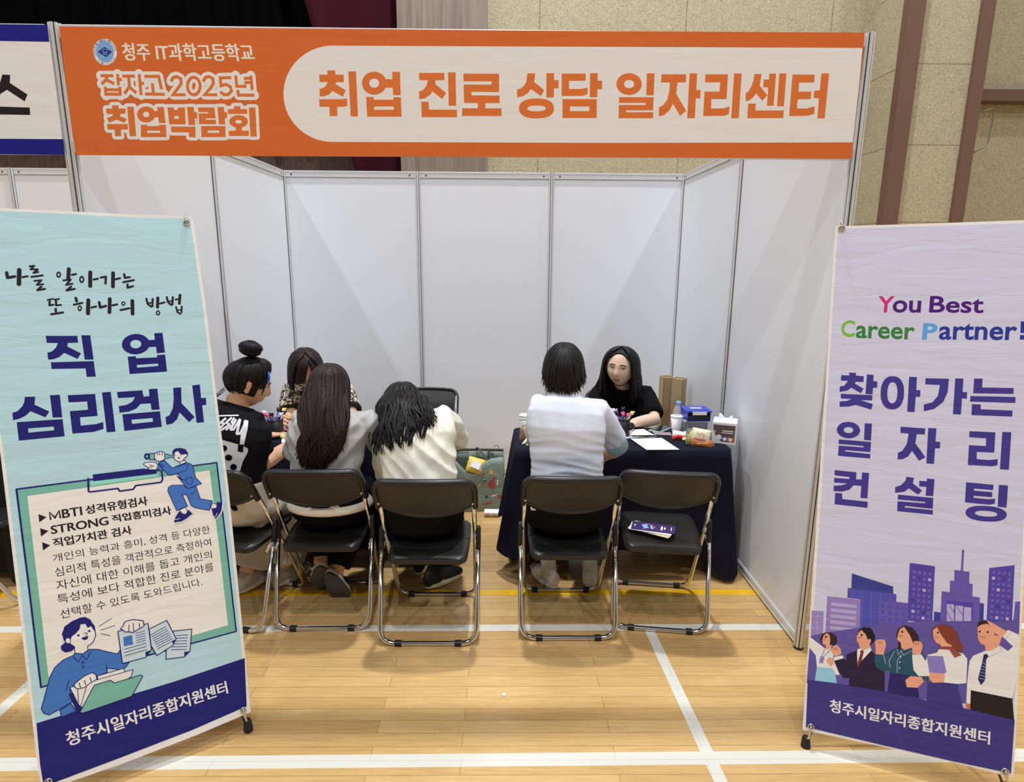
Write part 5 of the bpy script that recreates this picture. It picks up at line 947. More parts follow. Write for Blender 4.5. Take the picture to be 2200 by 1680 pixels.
# ================================================================== the hall
def floor_mat():
    m,t,p=new_mat('maple_floor'); L=t.links.new
    g=nd(t,'ShaderNodeNewGeometry'); mp=nd(t,'ShaderNodeMapping'); L(g.outputs['Position'],mp.inputs['Vector'])
    br=nd(t,'ShaderNodeTexBrick'); br.offset=.37; br.offset_frequency=2; br.squash=1
    for k,v in (('Scale',1),('Mortar Size',.0009),('Mortar Smooth',.1),('Bias',0),('Brick Width',.86),('Row Height',.0635)): br.inputs[k].default_value=v
    br.inputs['Color1'].default_value=alb((206,167,108),1); br.inputs['Color2'].default_value=alb((224,187,127),1); br.inputs['Mortar'].default_value=alb((176,132,80),1)
    nz0=nd(t,'ShaderNodeTexNoise'); nz0.inputs['Scale'].default_value=1.0
    L(mp.outputs[0],br.inputs['Vector'])
    st=nd(t,'ShaderNodeMapping'); st.inputs['Scale'].default_value=(3,45,1); L(g.outputs['Position'],st.inputs['Vector'])
    gr=nd(t,'ShaderNodeTexNoise'); gr.inputs['Scale'].default_value=2.2; gr.inputs['Detail'].default_value=6; gr.inputs['Distortion'].default_value=.5; L(st.outputs[0],gr.inputs['Vector'])
    rp=nd(t,'ShaderNodeValToRGB'); rp.color_ramp.elements[0].position=.3; rp.color_ramp.elements[0].color=(.80,.76,.70,1); rp.color_ramp.elements[1].position=.62; rp.color_ramp.elements[1].color=(1,1,1,1); L(gr.outputs['Fac'],rp.inputs['Fac'])
    mu=nd(t,'ShaderNodeMix',data_type='RGBA',blend_type='MULTIPLY'); mu.inputs['Factor'].default_value=.75; L(br.outputs['Color'],mu.inputs['A']); L(rp.outputs['Color'],mu.inputs['B'])
    sx=nd(t,'ShaderNodeSeparateXYZ'); L(g.outputs['Position'],sx.inputs[0])
    def mth(op,a,b=None,c=None):
        n=nd(t,'ShaderNodeMath',operation=op)
        for i,v in enumerate((a,b,c)):
            if v is None: continue
            if isinstance(v,(int,float)): n.inputs[i].default_value=v
            else: L(v,n.inputs[i])
        return n.outputs[0]
    X,Y=sx.outputs['X'],sx.outputs['Y']
    def band(ax,ay,c,w): # 1 inside |ax*x+ay*y-c|<w/2
        return mth('LESS_THAN',mth('ABSOLUTE',mth('SUBTRACT',mth('ADD',mth('MULTIPLY',X,ax),mth('MULTIPLY',Y,ay)),c)),w/2)
    wear=mth('GREATER_THAN',gr.outputs['Fac'],.33)
    front=band(-.006,1,-.634,.058); back=band(-.004,1,.157,.05); right=mth('MULTIPLY',band(1,.045,.846,.046),mth('LESS_THAN',Y,.15)); left=mth('MULTIPLY',band(1,0,-1.79,.05),mth('LESS_THAN',Y,.15))
    white=mth('MAXIMUM',mth('MAXIMUM',front,back),mth('MAXIMUM',right,left)); yel=band(-.005,1,.473,.055)
    a=nd(t,'ShaderNodeMix',data_type='RGBA'); L(mth('MULTIPLY',yel,.92),a.inputs['Factor']); L(mu.outputs['Result'],a.inputs['A']); a.inputs['B'].default_value=alb((240,186,12),1)
    b=nd(t,'ShaderNodeMix',data_type='RGBA'); L(mth('MULTIPLY',white,.93),b.inputs['Factor']); L(a.outputs['Result'],b.inputs['A']); b.inputs['B'].default_value=alb((226,226,216),1)
    seam=nd(t,'ShaderNodeMix',data_type='RGBA',blend_type='MULTIPLY'); L(mth('MULTIPLY',br.outputs['Fac'],.35),seam.inputs['Factor']); L(b.outputs['Result'],seam.inputs['A']); seam.inputs['B'].default_value=(.4,.33,.25,1)
    L(seam.outputs['Result'],p.inputs['Base Color']); p.inputs['Roughness'].default_value=.27; p.inputs['Specular IOR Level'].default_value=.4; p.inputs['Coat Weight'].default_value=.15; p.inputs['Coat Roughness'].default_value=.12
    bp=nd(t,'ShaderNodeBump'); bp.inputs['Strength'].default_value=.15; bp.inputs['Distance'].default_value=.001; bp.invert=True; L(br.outputs['Fac'],bp.inputs['Height']); L(bp.outputs[0],p.inputs['Normal'])
    return m
bm=bmesh.new(); box(bm,-9,9,-9,7.5,-.1,0)
structure(bm_obj('floor',bm,floor_mat()),'light maple gym floor with white and yellow court lines','floor')
def board_mat(name,ax,pitch,off,row,roff,c=(178,169,142)):
    'wood-wool acoustic board with fine joints'
    m,t,p=new_mat(name); L=t.links.new; g=nd(t,'ShaderNodeNewGeometry'); sx=nd(t,'ShaderNodeSeparateXYZ'); L(g.outputs['Position'],sx.inputs[0])
    cb=nd(t,'ShaderNodeCombineXYZ'); L(sx.outputs[ax],cb.inputs[0]); L(sx.outputs['Z'],cb.inputs[1])
    mp=nd(t,'ShaderNodeMapping'); mp.inputs['Location'].default_value=(-off,-roff,0); L(cb.outputs[0],mp.inputs['Vector'])
    br=nd(t,'ShaderNodeTexBrick'); br.offset=0
    for k,v in (('Scale',1),('Mortar Size',.006),('Mortar Smooth',.3),('Brick Width',pitch),('Row Height',row)): br.inputs[k].default_value=v
    br.inputs['Color1'].default_value=(1,1,1,1); br.inputs['Color2'].default_value=(.97,.97,.97,1); br.inputs['Mortar'].default_value=(.62,.58,.5,1); L(mp.outputs[0],br.inputs['Vector'])
    nz=nd(t,'ShaderNodeTexNoise'); nz.inputs['Scale'].default_value=34; nz.inputs['Detail'].default_value=5; nz.inputs['Distortion'].default_value=2.2; nz.inputs['Roughness'].default_value=.65; L(g.outputs['Position'],nz.inputs['Vector'])
    rp=nd(t,'ShaderNodeValToRGB'); e=rp.color_ramp.elements; e[0].position=.36; e[0].color=tuple(v*.66 for v in alb(c)[:3])+(1,); e[1].position=.56; e[1].color=alb(c); L(nz.outputs['Fac'],rp.inputs['Fac'])
    mu=nd(t,'ShaderNodeMix',data_type='RGBA',blend_type='MULTIPLY'); mu.inputs['Factor'].default_value=1; L(rp.outputs['Color'],mu.inputs['A']); L(br.outputs['Color'],mu.inputs['B'])
    L(mu.outputs['Result'],p.inputs['Base Color']); p.inputs['Roughness'].default_value=.95; p.inputs['Specular IOR Level'].default_value=.1
    b=nd(t,'ShaderNodeBump'); b.inputs['Strength'].default_value=.55; b.inputs['Distance'].default_value=.012; L(nz.outputs['Fac'],b.inputs['Height']); L(b.outputs[0],p.inputs['Normal'])
    return m
def wood_mat(name,c,dark=.6,sc_=9):
    m,t,p=new_mat(name); L=t.links.new; g=nd(t,'ShaderNodeNewGeometry'); mp=nd(t,'ShaderNodeMapping'); mp.inputs['Scale'].default_value=(sc_,sc_,.35); L(g.outputs['Position'],mp.inputs['Vector'])
    nz=nd(t,'ShaderNodeTexNoise'); nz.inputs['Scale'].default_value=3; nz.inputs['Detail'].default_value=6; nz.inputs['Distortion'].default_value=.5; L(mp.outputs[0],nz.inputs['Vector'])
    rp=nd(t,'ShaderNodeValToRGB'); e=rp.color_ramp.elements; e[0].position=.33; e[0].color=tuple(v*dark for v in alb(c)[:3])+(1,); e[1].position=.66; e[1].color=alb(c); L(nz.outputs['Fac'],rp.inputs['Fac'])
    L(rp.outputs['Color'],p.inputs['Base Color']); p.inputs['Roughness'].default_value=.55; return m
bm=bmesh.new(); box(bm,-.025,9,4.2,4.4,0,7.5)
structure(bm_obj('wall_back',bm,board_mat('acoustic_board','X',1.447,.486,9,-1)),'beige wood-wool acoustic wall behind the booth','wall')
bm=bmesh.new(); box(bm,-.905,-.025,4.12,4.4,0,7.5); structure(bm_obj('trim_1',bm,wood_mat('grey_oak',(132,118,105))),'grey-brown wood grain pilaster beside the maroon curtain','pilaster')
bm=bmesh.new(); box(bm,-9,-.905,4.9,5.0,0,7.5); structure(bm_obj('wall_stage',bm,wood_mat('stage_wood',(72,51,40),.55)),'dark brown wooden stage wall','wall')
bm=bmesh.new(); box(bm,-9.2,-9,-9,7.5,0,9.4); structure(bm_obj('wall_left',bm,M_('hall_wall',(206,200,184),.9)),'plain wall on the far left of the hall','wall')
bm=bmesh.new(); box(bm,9,9.2,-9,7.5,0,9.4); structure(bm_obj('wall_right',bm,M_('hall_wall',(206,200,184),.9)),'plain wall on the far right of the hall','wall')
bm=bmesh.new(); box(bm,-9,9,-9.2,-9,0,9.4); structure(bm_obj('wall_front',bm,M_('hall_wall_dark',(84,82,80),.9)),'plain hall wall facing the booth','wall')
# pilaster block on the right with brown corner trims
bm=bmesh.new(); box(bm,3.83,4.50,3.6,4.2,0,7.5)
structure(bm_obj('wall_right_pier',bm,board_mat('pier_board','X',4,1,.70,.0)),'beige acoustic pier between two brown corner trims','wall')
brown=M_('brown_steel',(100,75,62),.5)
for i,(x0,x1) in enumerate(((3.755,3.90),(4.42,4.53))):
    bm=bmesh.new(); box(bm,x0,x1,3.555,3.66,0,7.5,.004); structure(bm_obj(f'trim_{i+2}',bm,brown),('brown vertical corner trim nearest the booth','brown vertical corner trim at the right of the pier')[i],'trim')
bm=bmesh.new(); box(bm,4.5,9,4.05,4.2,3.30,3.41,.004); structure(bm_obj('trim_4',bm,brown),'brown horizontal rail to the right of the pier','trim')
bm=bmesh.new(); box(bm,2.2,3.60,4.02,4.2,3.30,3.41,.012); structure(bm_obj('trim_5',bm,brown),'brown horizontal rail ending behind the booth post','trim')
bm=bmesh.new(); tube(bm,arc_pts([(4.53,3.60,3.08),(4.70,3.60,3.13),(4.68,3.60,2.80),(4.53,3.60,2.72)],.03),.006,8)
tag(bm_obj('wire_bracket',bm,M_('dull_steel',(120,115,105),.4,.8),None,True),'thin wire bracket on the right brown trim','bracket')
# curtains
def curtain(name,x0,x1,y,z0,z1,mt,amp,per,skew=0):
    bm=bmesh.new(); n=int((abs(x1-x0))/per*10); rows=[]
    for j in range(9):
        z=z0+(z1-z0)*j/8; row=[]
        for i in range(n+1):
            u=i/n; xl=x0+skew*(z-z0)/(z1-z0); x=xl+(x1-xl)*u; row.append(bm.verts.new((x,y+amp*math.sin(2*PI*u*n/10)+amp*.4*math.sin(2*PI*u*n/23+z),z)))
        rows.append(row)
    for a,b in zip(rows,rows[1:]):
        for i in range(n): bm.faces.new((a[i],a[i+1],b[i+1],b[i]))
    o=bm_obj(name,bm,mt,None,True); s=o.modifiers.new('t','SOLIDIFY'); s.thickness=.006; return o
tag(curtain('stage_backdrop',-8.8,-.92,4.75,3.1,7.4,M_('black_drape',(8,7,9),1,spec=.05,g=1.6),.05,.3),'black stage drape behind the neighbouring and main fascia','curtain')
tag(curtain('stage_curtain',-1.05,-.90,4.42,1.2,6.2,M_('maroon_velvet',(70,22,36),.9,spec=.1,g=1.5),.03,.12,-1.35),'maroon stage curtain swept beside the wooden pilaster','curtain')
# ================================================================== exhibition booths
alu=M_('anodised_aluminium',(206,208,210),.38,.35,var=.06,bump=None)
groove=M_('groove_shadow_gap',(70,72,76),.6,.3)
panel_m=mat('laminate_panel',(215,219,241),.42,bump=(3,.04,.01))
H=2.348; HX=1.485; Q=1.155; BK=2.31
def post_bm(x,y,z0,z1,r=.021):
    bm=bmesh.new(); pr=[]
    for k in range(8):
        a0=2*PI*(k+.5)/8
        d=V(math.cos(a0),math.sin(a0),0); s=V(-d.y,d.x,0); h=r*math.tan(PI/8)
        for off,ins in ((-h*.96,0),(-h*.30,0),(-h*.24,.006),(h*.24,.006),(h*.30,0),(h*.96,0)): pr.append(d*(r-ins)+s*off)
    R=[[bm.verts.new((x+p.x,y+p.y,z)) for p in pr] for z in (z0,z1)]; n=len(pr)
    for k in range(n):
        f=bm.faces.new((R[0][k],R[0][(k+1)%n],R[1][(k+1)%n],R[1][k]))
        if k%6==2: f.material_index=1
    bm.faces.new(R[1]); bm.faces.new(R[0][::-1]); return bm
def booth(name,label,posts,runs,loc):
    r=empty(name,loc,label,'exhibition booth'); lx,ly=loc[0],loc[1]
    for x,y,z1 in posts:
        p=bm_obj('post',post_bm(x-lx,y-ly,0.012,z1),[alu,groove],r)
        bm=bmesh.new(); lathe(bm,[(.019,0),(.022,.004),(.022,.012),(.015,.014)],16,(x-lx,y-ly,0)); bm_obj('levelling_foot',bm,M_('dark_plastic',(48,48,50),.5),p)
    for (xa,ya),(xb,yb),z0,z1 in runs:
        a=V(xa-lx,ya-ly,0); b=V(xb-lx,yb-ly,0); d=(b-a); L=d.length; d.normalize(); nrm=V(-d.y,d.x,0)
        Mx=Matrix((d,nrm,V(0,0,1))).transposed().to_4x4(); Mx.translation=a
        bm=bmesh.new(); box(bm,.018,L-.018,-.002,.002,z0+.05,z1-.045,0,0,Mx); bm_obj('wall_panel',bm,panel_m,r)
        for nm,c0,c1 in (('top_rail',z1-.045,z1),('bottom_rail',z0+.012,z0+.055)):
            bm=bmesh.new(); box(bm,.019,L-.019,-.008,.008,c0,c1,.0015,0,Mx)
            box(bm,.019,L-.019,-.0095,.0095,c1-.012,c1-.009,0,0,Mx); box(bm,.019,L-.019,-.010,.010,c0,c0+.004,0,0,Mx)
            q=bm_obj(nm,bm,alu,r)
            if nm=='top_rail':
                for u in (.06,L-.06):
                    for sgn in (-1,1):
                        bm=bmesh.new(); lathe(bm,[(.0065,0),(.0065,.0014),(.004,.0015)],12,a+d*u+nrm*sgn*.008+V(0,0,z1-.028),nrm*sgn); bm_obj('screw',bm,groove,q)
    return r
xs=[-HX,-HX+.99,HX-.99,HX]
booth('exhibition_booth','white panel exhibition booth with aluminium posts around both consulting tables',
  [(x,BK,H) for x in xs]+[(-HX,Q,H),(HX,Q,H),(-HX,0,2.535),(HX,0,2.535)],
  [((xs[i],BK),(xs[i+1],BK),0,H) for i in range(3)]+[((-HX,0),(-HX,Q),0,H),((-HX,Q),(-HX,BK),0,H),((HX,0),(HX,Q),0,H),((HX,Q),(HX,BK),0,H)],(0,1.155,0))
nx=[-HX-.99*k for k in range(1,4)]
booth('exhibition_booth','neighbouring white panel booth at the far left behind the mint banner',
  [(x,BK,H) for x in nx]+[(-HX-2.97,0,2.535)],[((nx[0],BK),(-HX,BK),0,H),((nx[1],BK),(nx[0],BK),0,H),((nx[2],BK),(nx[1],BK),0,H)],(-2.97,1.155,0))
# fascia cloths: a printed sheet stretched over two rails
for pl,nm,lab,w0,w1 in (('fascia','fascia_banner','long orange and white fascia banner across the front of the booth',-1.462,1.462),('side','fascia_banner','blue and white fascia banner of the neighbouring booth',-1.46,1.39)):
    r=plane_empty(nm,pl,lab,'banner'); sheet_obj(pl,r,.002)
    for z in (.035,.425):
        bm=bmesh.new(); box(bm,w0,w1,z-.022,z+.022,-.034,-.003,.003); bm_obj('support_rail',bm,alu,r)
# ================================================================== X-stand banners
def xbanner(pl,label,gro):
    r=plane_empty('standing_banner',pl,label,'banner'); sh=sheet_obj(pl,r)
    steel=M_('steel_rod',(150,150,150),.3,.9); rub=M_('black_rubber',(26,26,28),.7); gm=M_('nickel',(190,186,178),.25,.9)
    hubp=V(.0,.78,-.16)
    bm=bmesh.new(); lathe(bm,[(.02,0),(.028,.006),(.028,.03),(.018,.036)],16,hubp-V(0,0,.02),V(0,0,1)); bm_obj('hub',bm,rub,r)
    for gx,gy in gro:
        bm=bmesh.new(); tube(bm,[(gx+.0085*math.cos(2*PI*k/20),gy+.0085*math.sin(2*PI*k/20),.0042) for k in range(20)],.0028,8,closed=True); bm_obj('grommet',bm,gm,sh,True)
        top=gy>1
        tip=V(gx,gy+(.022 if top else -.0),-.018) if top else V(gx+(.012 if gx>0 else -.012),gy-.082,-.012)
        bm=bmesh.new(); tube(bm,[hubp,hubp.lerp(tip,.5),tip],[.006,.005,.004],8); bm_obj('arm',bm,steel,r,True)
        if top:
            bm=bmesh.new(); tube(bm,arc_pts([tip,(gx,gy+.024,.006),(gx,gy-.002,.010),(gx,gy-.004,-.004)],.006),.0032,8); bm_obj('hook',bm,gm,r,True)
        else:
            bm=bmesh.new(); tube(bm,arc_pts([tip+V(0,.03,.004),tip.lerp(V(gx,gy,.02),.5)+V(0,0,.006),(gx,gy+.004,.012),(gx,gy,-.004)],.008),.0036,8); bm_obj('hook',bm,gm,r,True)
            bm=bmesh.new(); lathe(bm,[(.010,.045),(.0135,.036),(.0165,.006),(.015,.0)],16,tip+V(0,-.008,0),V(0,1,0)); bm_obj('rubber_foot',bm,rub,r,True)
    bm=bmesh.new(); O,Xv,Vv=(Vector(v) for v in PLANE[pl]); nz=Xv.cross(Vv)
    down=V(Xv.z,Vv.z,nz.z)*-1; # world down in sheet coordinates
    back=V(-Xv.dot(V(nz.x,nz.y,0)),0,-1); q=hubp+V(0,-.05,-.42); wz=(O+Xv*q.x+Vv*q.y+nz*q.z).z; q=q+down*(wz-.006)
    tube(bm,[hubp,q],[.006,.005],8); bm_obj('rear_leg',bm,steel,r,True)
    return r
xbanner('left','mint green standing banner on the left with navy headline and clipboard drawing',[(-.279,1.782),(.276,1.782),(.290,.020),(-.283,.012)])
xbanner('right','lilac standing banner on the right with purple headline and city skyline drawing',[(-.279,1.785),(.279,1.785),(.286,.014),(-.281,.014)])
bm=bmesh.new(); lathe(bm,[(.008,0),(.009,.002),(.006,.004)],10,(0,0,0)); tag(bm_obj('paper_scrap',bm,M_('white_paper',(238,238,236),.8),None,True,(.151,-.305,.0005)),'tiny white scrap lying on the empty floor between the banners','litter')
# ================================================================== folding chairs
chrome=M_('chrome',(205,205,205),.13,1.0)
blk=M_('black_moulded_plastic',(34,33,32),.38,bump=(180,.12,.0015),g=1)
blk2=M_('black_sleeve_plastic',(26,26,27),.45,g=1)
def make_chair():
    r=empty('folding_chair',(0,0,0),'','chair')
    def ty(z): return .012+.438*(1-z/.79)
    hw=.207
    bm=bmesh.new()  # front frame: backrest tubes running down to the front floor bar
    P=arc_pts([(-hw,ty(.76),.76),(-hw,ty(.40),.40),(-hw+.012,ty(.011),.011),(hw-.012,ty(.011),.011),(hw,ty(.40),.40),(hw,ty(.76),.76)],.07,7)
    tube(bm,P,.0105,12); bm_obj('front_frame',bm,chrome,r,True)
    bm=bmesh.new()  # rear frame: a U on the floor hinged below the backrest
    yh,zh=ty(.47)-.012,.47
    P=arc_pts([(-hw-.016,yh,zh),(-hw-.012,.02,.011),(hw+.012,.02,.011),(hw+.016,yh,zh)],.075,8)
    tube(bm,P,.0108,12); bm_obj('rear_frame',bm,chrome,r,True)
    for s in (-1,1):
        bm=bmesh.new(); a=V(s*(hw+.016),yh,zh+.03); b=V(s*(hw+.0155),yh-.022,zh-.065); tube(bm,[a+V(0,.004,.012),a,a.lerp(b,.5),b],[.007,.0112,.0118,.0118],12); bm_obj('hinge_sleeve',bm,blk2,r,True)
        bm=bmesh.new(); tube(bm,[(s*(hw+.008),ty(.42)-.005,.425),(s*(hw+.010),.10,.375)],[(.004,.012),(.004,.012)],8); bm_obj('link_bracket',bm,chrome,r,True)
    for y in (.02,ty(.011)):
        for s in (-1,1):
            bm=bmesh.new(); tube(bm,[(s*.135-.015,y,.0125),(s*.135+.015,y,.0125)],.0142,12); box(bm,s*.135-.015,s*.135+.015,y-.011,y+.011,0,.012,.002); bm_obj('foot_cap',bm,blk2,r)
    # seat: dished plastic pan with a rolled edge
    bm=bmesh.new(); n=22; top=[];bot=[]
    for j in range(n+1):
        v=j/n; y=.045+.375*v; rw=[];rb=[]
        for i in range(n+1):
            u=2*i/n-1; e=min(1,(1-abs(u))*9); e2=min(1,min(v,1-v)*11)
            corner=max(0,abs(u)-.82)/.18; cv=max(0,abs(2*v-1)-.84)/.16
            sh=1-.06*corner*cv
            z=.418+.024*v-.012*(1-u*u)*math.sin(PI*min(1,v*1.02))-.010*(1-e)**2-.010*(1-e2)**2
            w2=.176+.008*math.sin(PI*v)
            x=u*w2*(1-.05*cv*cv); yy=y+(.014*corner*corner if v<.5 else -.014*corner*corner)
            rw.append(bm.verts.new((x,yy,z))); rb.append(bm.verts.new((x*.985,yy,.418+.024*v-.010-(.022 if (i in(0,n) or j in(0,n)) else .0))))
        top.append(rw);bot.append(rb)
    for j in range(n):
        for i in range(n):
            bm.faces.new((top[j][i],top[j][i+1],top[j+1][i+1],top[j+1][i])); bm.faces.new((bot[j][i],bot[j+1][i],bot[j+1][i+1],bot[j][i+1]))
    rim=[(j,i) for i,j in [(k,0) for k in range(n)]]+[(j,n) for j in range(n)]+[(n,n-k) for k in range(n)]+[(n-j,0) for j in range(n)]
    for k in range(len(rim)):
        a=rim[k]; b=rim[(k+1)%len(rim)]; bm.faces.new((top[b[0]][b[1]],top[a[0]][a[1]],bot[a[0]][a[1]],bot[b[0]][b[1]]))
    bm_obj('seat',bm,blk,r,auto=50)
    # backrest shell with rolled rim
    bm=bmesh.new(); W=.214; n=28; k=8
    def zt(x):
        a=abs(x)/W; c=max(0,a-.80)/.20; return .792+.006*(1-a*a)-.052*(1-math.sqrt(max(0,1-c*c)))
    def zb(x): return .668-.066*(1-(abs(x)/W)**2.2)
    def yb(x,z): return ty(z)-.014-.026*(1-(x/W)**2)
    front=[[bm.verts.new((x,yb(x,z)+.005,z)) for x in [W*(2*i/n-1) for i in range(n+1)] for z in [zb(x)+(zt(x)-zb(x))*j/k]] for j in range(k+1)]
    rear=[[bm.verts.new((x,yb(x,z)-.003,z)) for x in [W*(2*i/n-1) for i in range(n+1)] for z in [zb(x)+(zt(x)-zb(x))*j/k]] for j in range(k+1)]
    for j in range(k):
        for i in range(n):
            bm.faces.new((front[j][i+1],front[j][i],front[j+1][i],front[j+1][i+1])); bm.faces.new((rear[j][i],rear[j][i+1],rear[j+1][i+1],rear[j+1][i]))
    rim=[V(-W,yb(-W,z),z) for z in [zb(-W)-.022+(zt(-W)-zb(-W)+.02)*j/6 for j in range(6)]]+[V(x,yb(x,zt(x)),zt(x)) for x in [W*math.sin(PI/2*(2*i/30-1)) for i in range(31)]]+[V(W,yb(W,z),z) for z in [zb(W)-.022+(zt(W)-zb(W)+.02)*j/6 for j in range(5,-1,-1)]]
    tube(bm,rim,[(.0125,.0165)]*len(rim),10)
    tube(bm,[V(x,yb(x,zb(x)),zb(x)) for x in [W*.96*(2*i/24-1) for i in range(25)]],.0085,8)
    bk=bm_obj('backrest',bm,blk,r,auto=60)
    for s in (-1,1):
        bm=bmesh.new(); lathe(bm,[(.0055,0),(.005,.002),(.002,.003)],12,(s*.205,yb(s*.205,.672)-.016,.672),V(0,-1,.45)); bm_obj('screw',bm,M_('brass_screw',(205,190,150),.3,.9),bk,True)
    return r
def dup(root,loc,rz,label,group=None):
    r=root.copy(); COL.objects.link(r); r.location=loc; r.rotation_euler=(0,0,rz); r['label']=label
    if group: r['group']=group
    for ch in list(root.children):
        c=ch.copy(); COL.objects.link(c); c.parent=r
        for g in ch.children:
            d=g.copy(); COL.objects.link(d); d.parent=c
    return r
CG='black folding chairs around the consulting tables'
rad=math.radians
ch0=make_chair(); ch0.location=(-.193,.0,0); ch0['group']=CG; ch0['label']='black folding chair under the person in the cream cardigan'
for loc,rz,lab in (((.447,.04,0),0,'black folding chair under the person in the white shirt'),((.882,.105,0),rad(-7.6),'empty black folding chair with purple leaflets on its seat'),
    ((-.703,.118,0),rad(1),'black folding chair under the person with long brown hair'),((-1.19,.135,0),rad(-13),'black folding chair half hidden behind the mint banner'),
    ((-.40,1.86,0),rad(178),'black folding chair behind the left table, its back corner showing by the cream cardigan'),((-1.13,1.86,0),rad(180),'black folding chair under the person in the patterned blouse'),
    ((.95,1.82,0),rad(178),'black folding chair under the smiling person in black'),((-2.75,.42,0),rad(-75),'black folding chair in the neighbouring booth at the far left edge')): dup(ch0,loc,rz,lab,CG)
# ================================================================== tables and cloths
def table(x0,x1,y0,y1,z,label):
    r=empty('folding_table',((x0+x1)/2,(y0+y1)/2,0),label,'table'); cx,cy=(x0+x1)/2,(y0+y1)/2
    bm=bmesh.new(); box(bm,x0+.03-cx,x1-.03-cx,y0+.03-cy,y1-.03-cy,z-.024,z,.004); bm_obj('tabletop',bm,M_('table_laminate',(190,180,165),.5),r)
    for sx in (x0+.08-cx,x1-.08-cx):
        for sy in (y0+.05-cy,y1-.05-cy):
            bm=bmesh.new(); tube(bm,[(sx,sy,z-.02),(sx,sy,0)],.014,10); bm_obj('leg',bm,chrome,r,True)
    return r
def cloth(x0,x1,y0,y1,z,label,drop,seed,m,corner=.13,flare=.05,cat='tablecloth',lows=None):
    rnd=random.Random(seed); bm=bmesh.new(); r=.05; per=[]
    def seg(a,b,n): return [(a[0]+(b[0]-a[0])*i/n,a[1]+(b[1]-a[1])*i/n) for i in range(n)]
    def arc(cx,cy,a0,n=8): return [(cx+r*math.cos(a0+PI/2*i/n),cy+r*math.sin(a0+PI/2*i/n)) for i in range(n)]
    per=seg((x0+r,y0),(x1-r,y0),46)+arc(x1-r,y0+r,-PI/2)+seg((x1,y0+r),(x1,y1-r),18)+arc(x1-r,y1-r,0)+seg((x1-r,y1),(x0+r,y1),46)+arc(x0+r,y1-r,PI/2)+seg((x0,y1-r),(x0,y0+r),18)+arc(x0+r,y0+r,PI)
    n=len(per); cx,cy=(x0+x1)/2,(y0+y1)/2; ph=[rnd.uniform(0,6) for _ in range(5)]
    def out(i):
        a=V(*per[i-1]); b=V(*per[(i+1)%n]); d=(b-a).normalized(); return V(d.y,-d.x)
    def cn(p):
        dx=min(abs(p[0]-x0),abs(p[0]-x1)); dy=min(abs(p[1]-y0),abs(p[1]-y1)); return math.exp(-((dx+dy)/.10)**2)
    rows=[]
    inner=[[bm.verts.new((cx+(p[0]-cx)*f,cy+(p[1]-cy)*f,z+.003)) for p in per] for f in (.02,.5,.9,.985)]
    rows+=inner
    K=14
    for j in range(K+1):
        t=j/K; row=[]
        for i,p in enumerate(per):
            o=out(i); c=cn(p); s=i/n*2*PI
            fold=(.5*math.sin(17*s+ph[0])+.3*math.sin(29*s+ph[1])+.25*math.sin(43*s+ph[2]))
            dd=drop+corner*c+.012*math.sin(5*s+ph[3])
            if lows: dd=lows(p,dd)
            ease=1-(1-min(1,t*4))**2
            off=.004+.006*ease+(flare*c*1.5+.016*(1+fold))*t**1.1+flare*.15*t
            zz=max(z+.002-dd*t-.008*(t>0)*0, .004)
            row.append(bm.verts.new((p[0]+o.x*off,p[1]+o.y*off,zz)))
        rows.append(row)
    for a,b in zip(rows,rows[1:]):
        for i in range(n):
            q=(a[i],a[(i+1)%n],b[(i+1)%n],b[i])
            bm.faces.new(q[::-1])
    bm.faces.new(rows[0])
    o=bm_obj(cat,bm,m,None,True); tag(o,label,cat); return o
navy_cloth=mat('navy_table_fabric',(24,24,44),.85,bump=(320,.12,.001),g=1.25,spec=.2)
TZ=.72
table(.215,1.365,.665,1.115,TZ-.004,'folding table under the right navy cloth')
cloth(.21,1.37,.66,1.12,TZ,'dark navy tablecloth on the right table, hanging nearly to the floor',.55,3,navy_cloth,.10,.05,lows=lambda p,dd: dd-.06+.12*max(0,(p[0]-.21)/1.16))
table(-1.40,-.20,.795,1.235,TZ-.004,'folding table under the left navy cloth')
cloth(-1.405,-.195,.79,1.24,TZ,'dark navy tablecloth on the left table, mostly hidden by the seated visitors',.63,5,navy_cloth,.075,.05)
black_cloth=M_('black_cloth',(20,19,22),.85,g=.8)
table(-3.5,-2.40,.62,1.10,TZ-.004,'folding table of the neighbouring booth under a black cloth')
cloth(-3.505,-2.395,.615,1.105,TZ,'black tablecloth of the neighbouring booth at the left edge',.66,8,black_cloth,.05,.03)
# ================================================================== things on and around the tables
T=TZ+.0032
def at(o,x,y,z=0,rz=0): o.location=(x,y,z); o.rotation_euler=(0,0,rz); return o
paperw=M_('paper_cup_white',(236,233,224),.6); 
def paper_cup(x,y,label):
    r=empty('paper_cup',(x,y,T),label,'cup','white paper cups on the right table'); bm=bmesh.new()
    lathe(bm,[(.026,.0),(.0262,.002),(.0375,.094),(.0365,.094),(.025,.006),(.001,.006)],28,cap=True); bm_obj('cup_body',bm,paperw,r,True)
    bm=bmesh.new(); tube(bm,[(.0378*math.cos(2*PI*k/28),.0378*math.sin(2*PI*k/28),.0935) for k in range(28)],.0021,8,closed=True); bm_obj('rim',bm,paperw,r,True)
paper_cup(.275,1.055,'white paper cup beside the left edge of the right table'); paper_cup(1.172,1.045,'white paper cup in front of the water bottle')
r=empty('water_bottle',(1.192,1.10,T),'small clear plastic water bottle with a light blue cap','bottle')
clear=mat('clear_plastic',(235,240,242),.06,alpha=.28,spec=.6); bm=bmesh.new()
lathe(bm,[(.028,0),(.031,.006),(.031,.03),(.0295,.034),(.031,.038),(.031,.06),(.0295,.064),(.031,.068),(.031,.105),(.026,.13),(.014,.146),(.013,.152)],28); bm_obj('bottle_body',bm,clear,r,True)
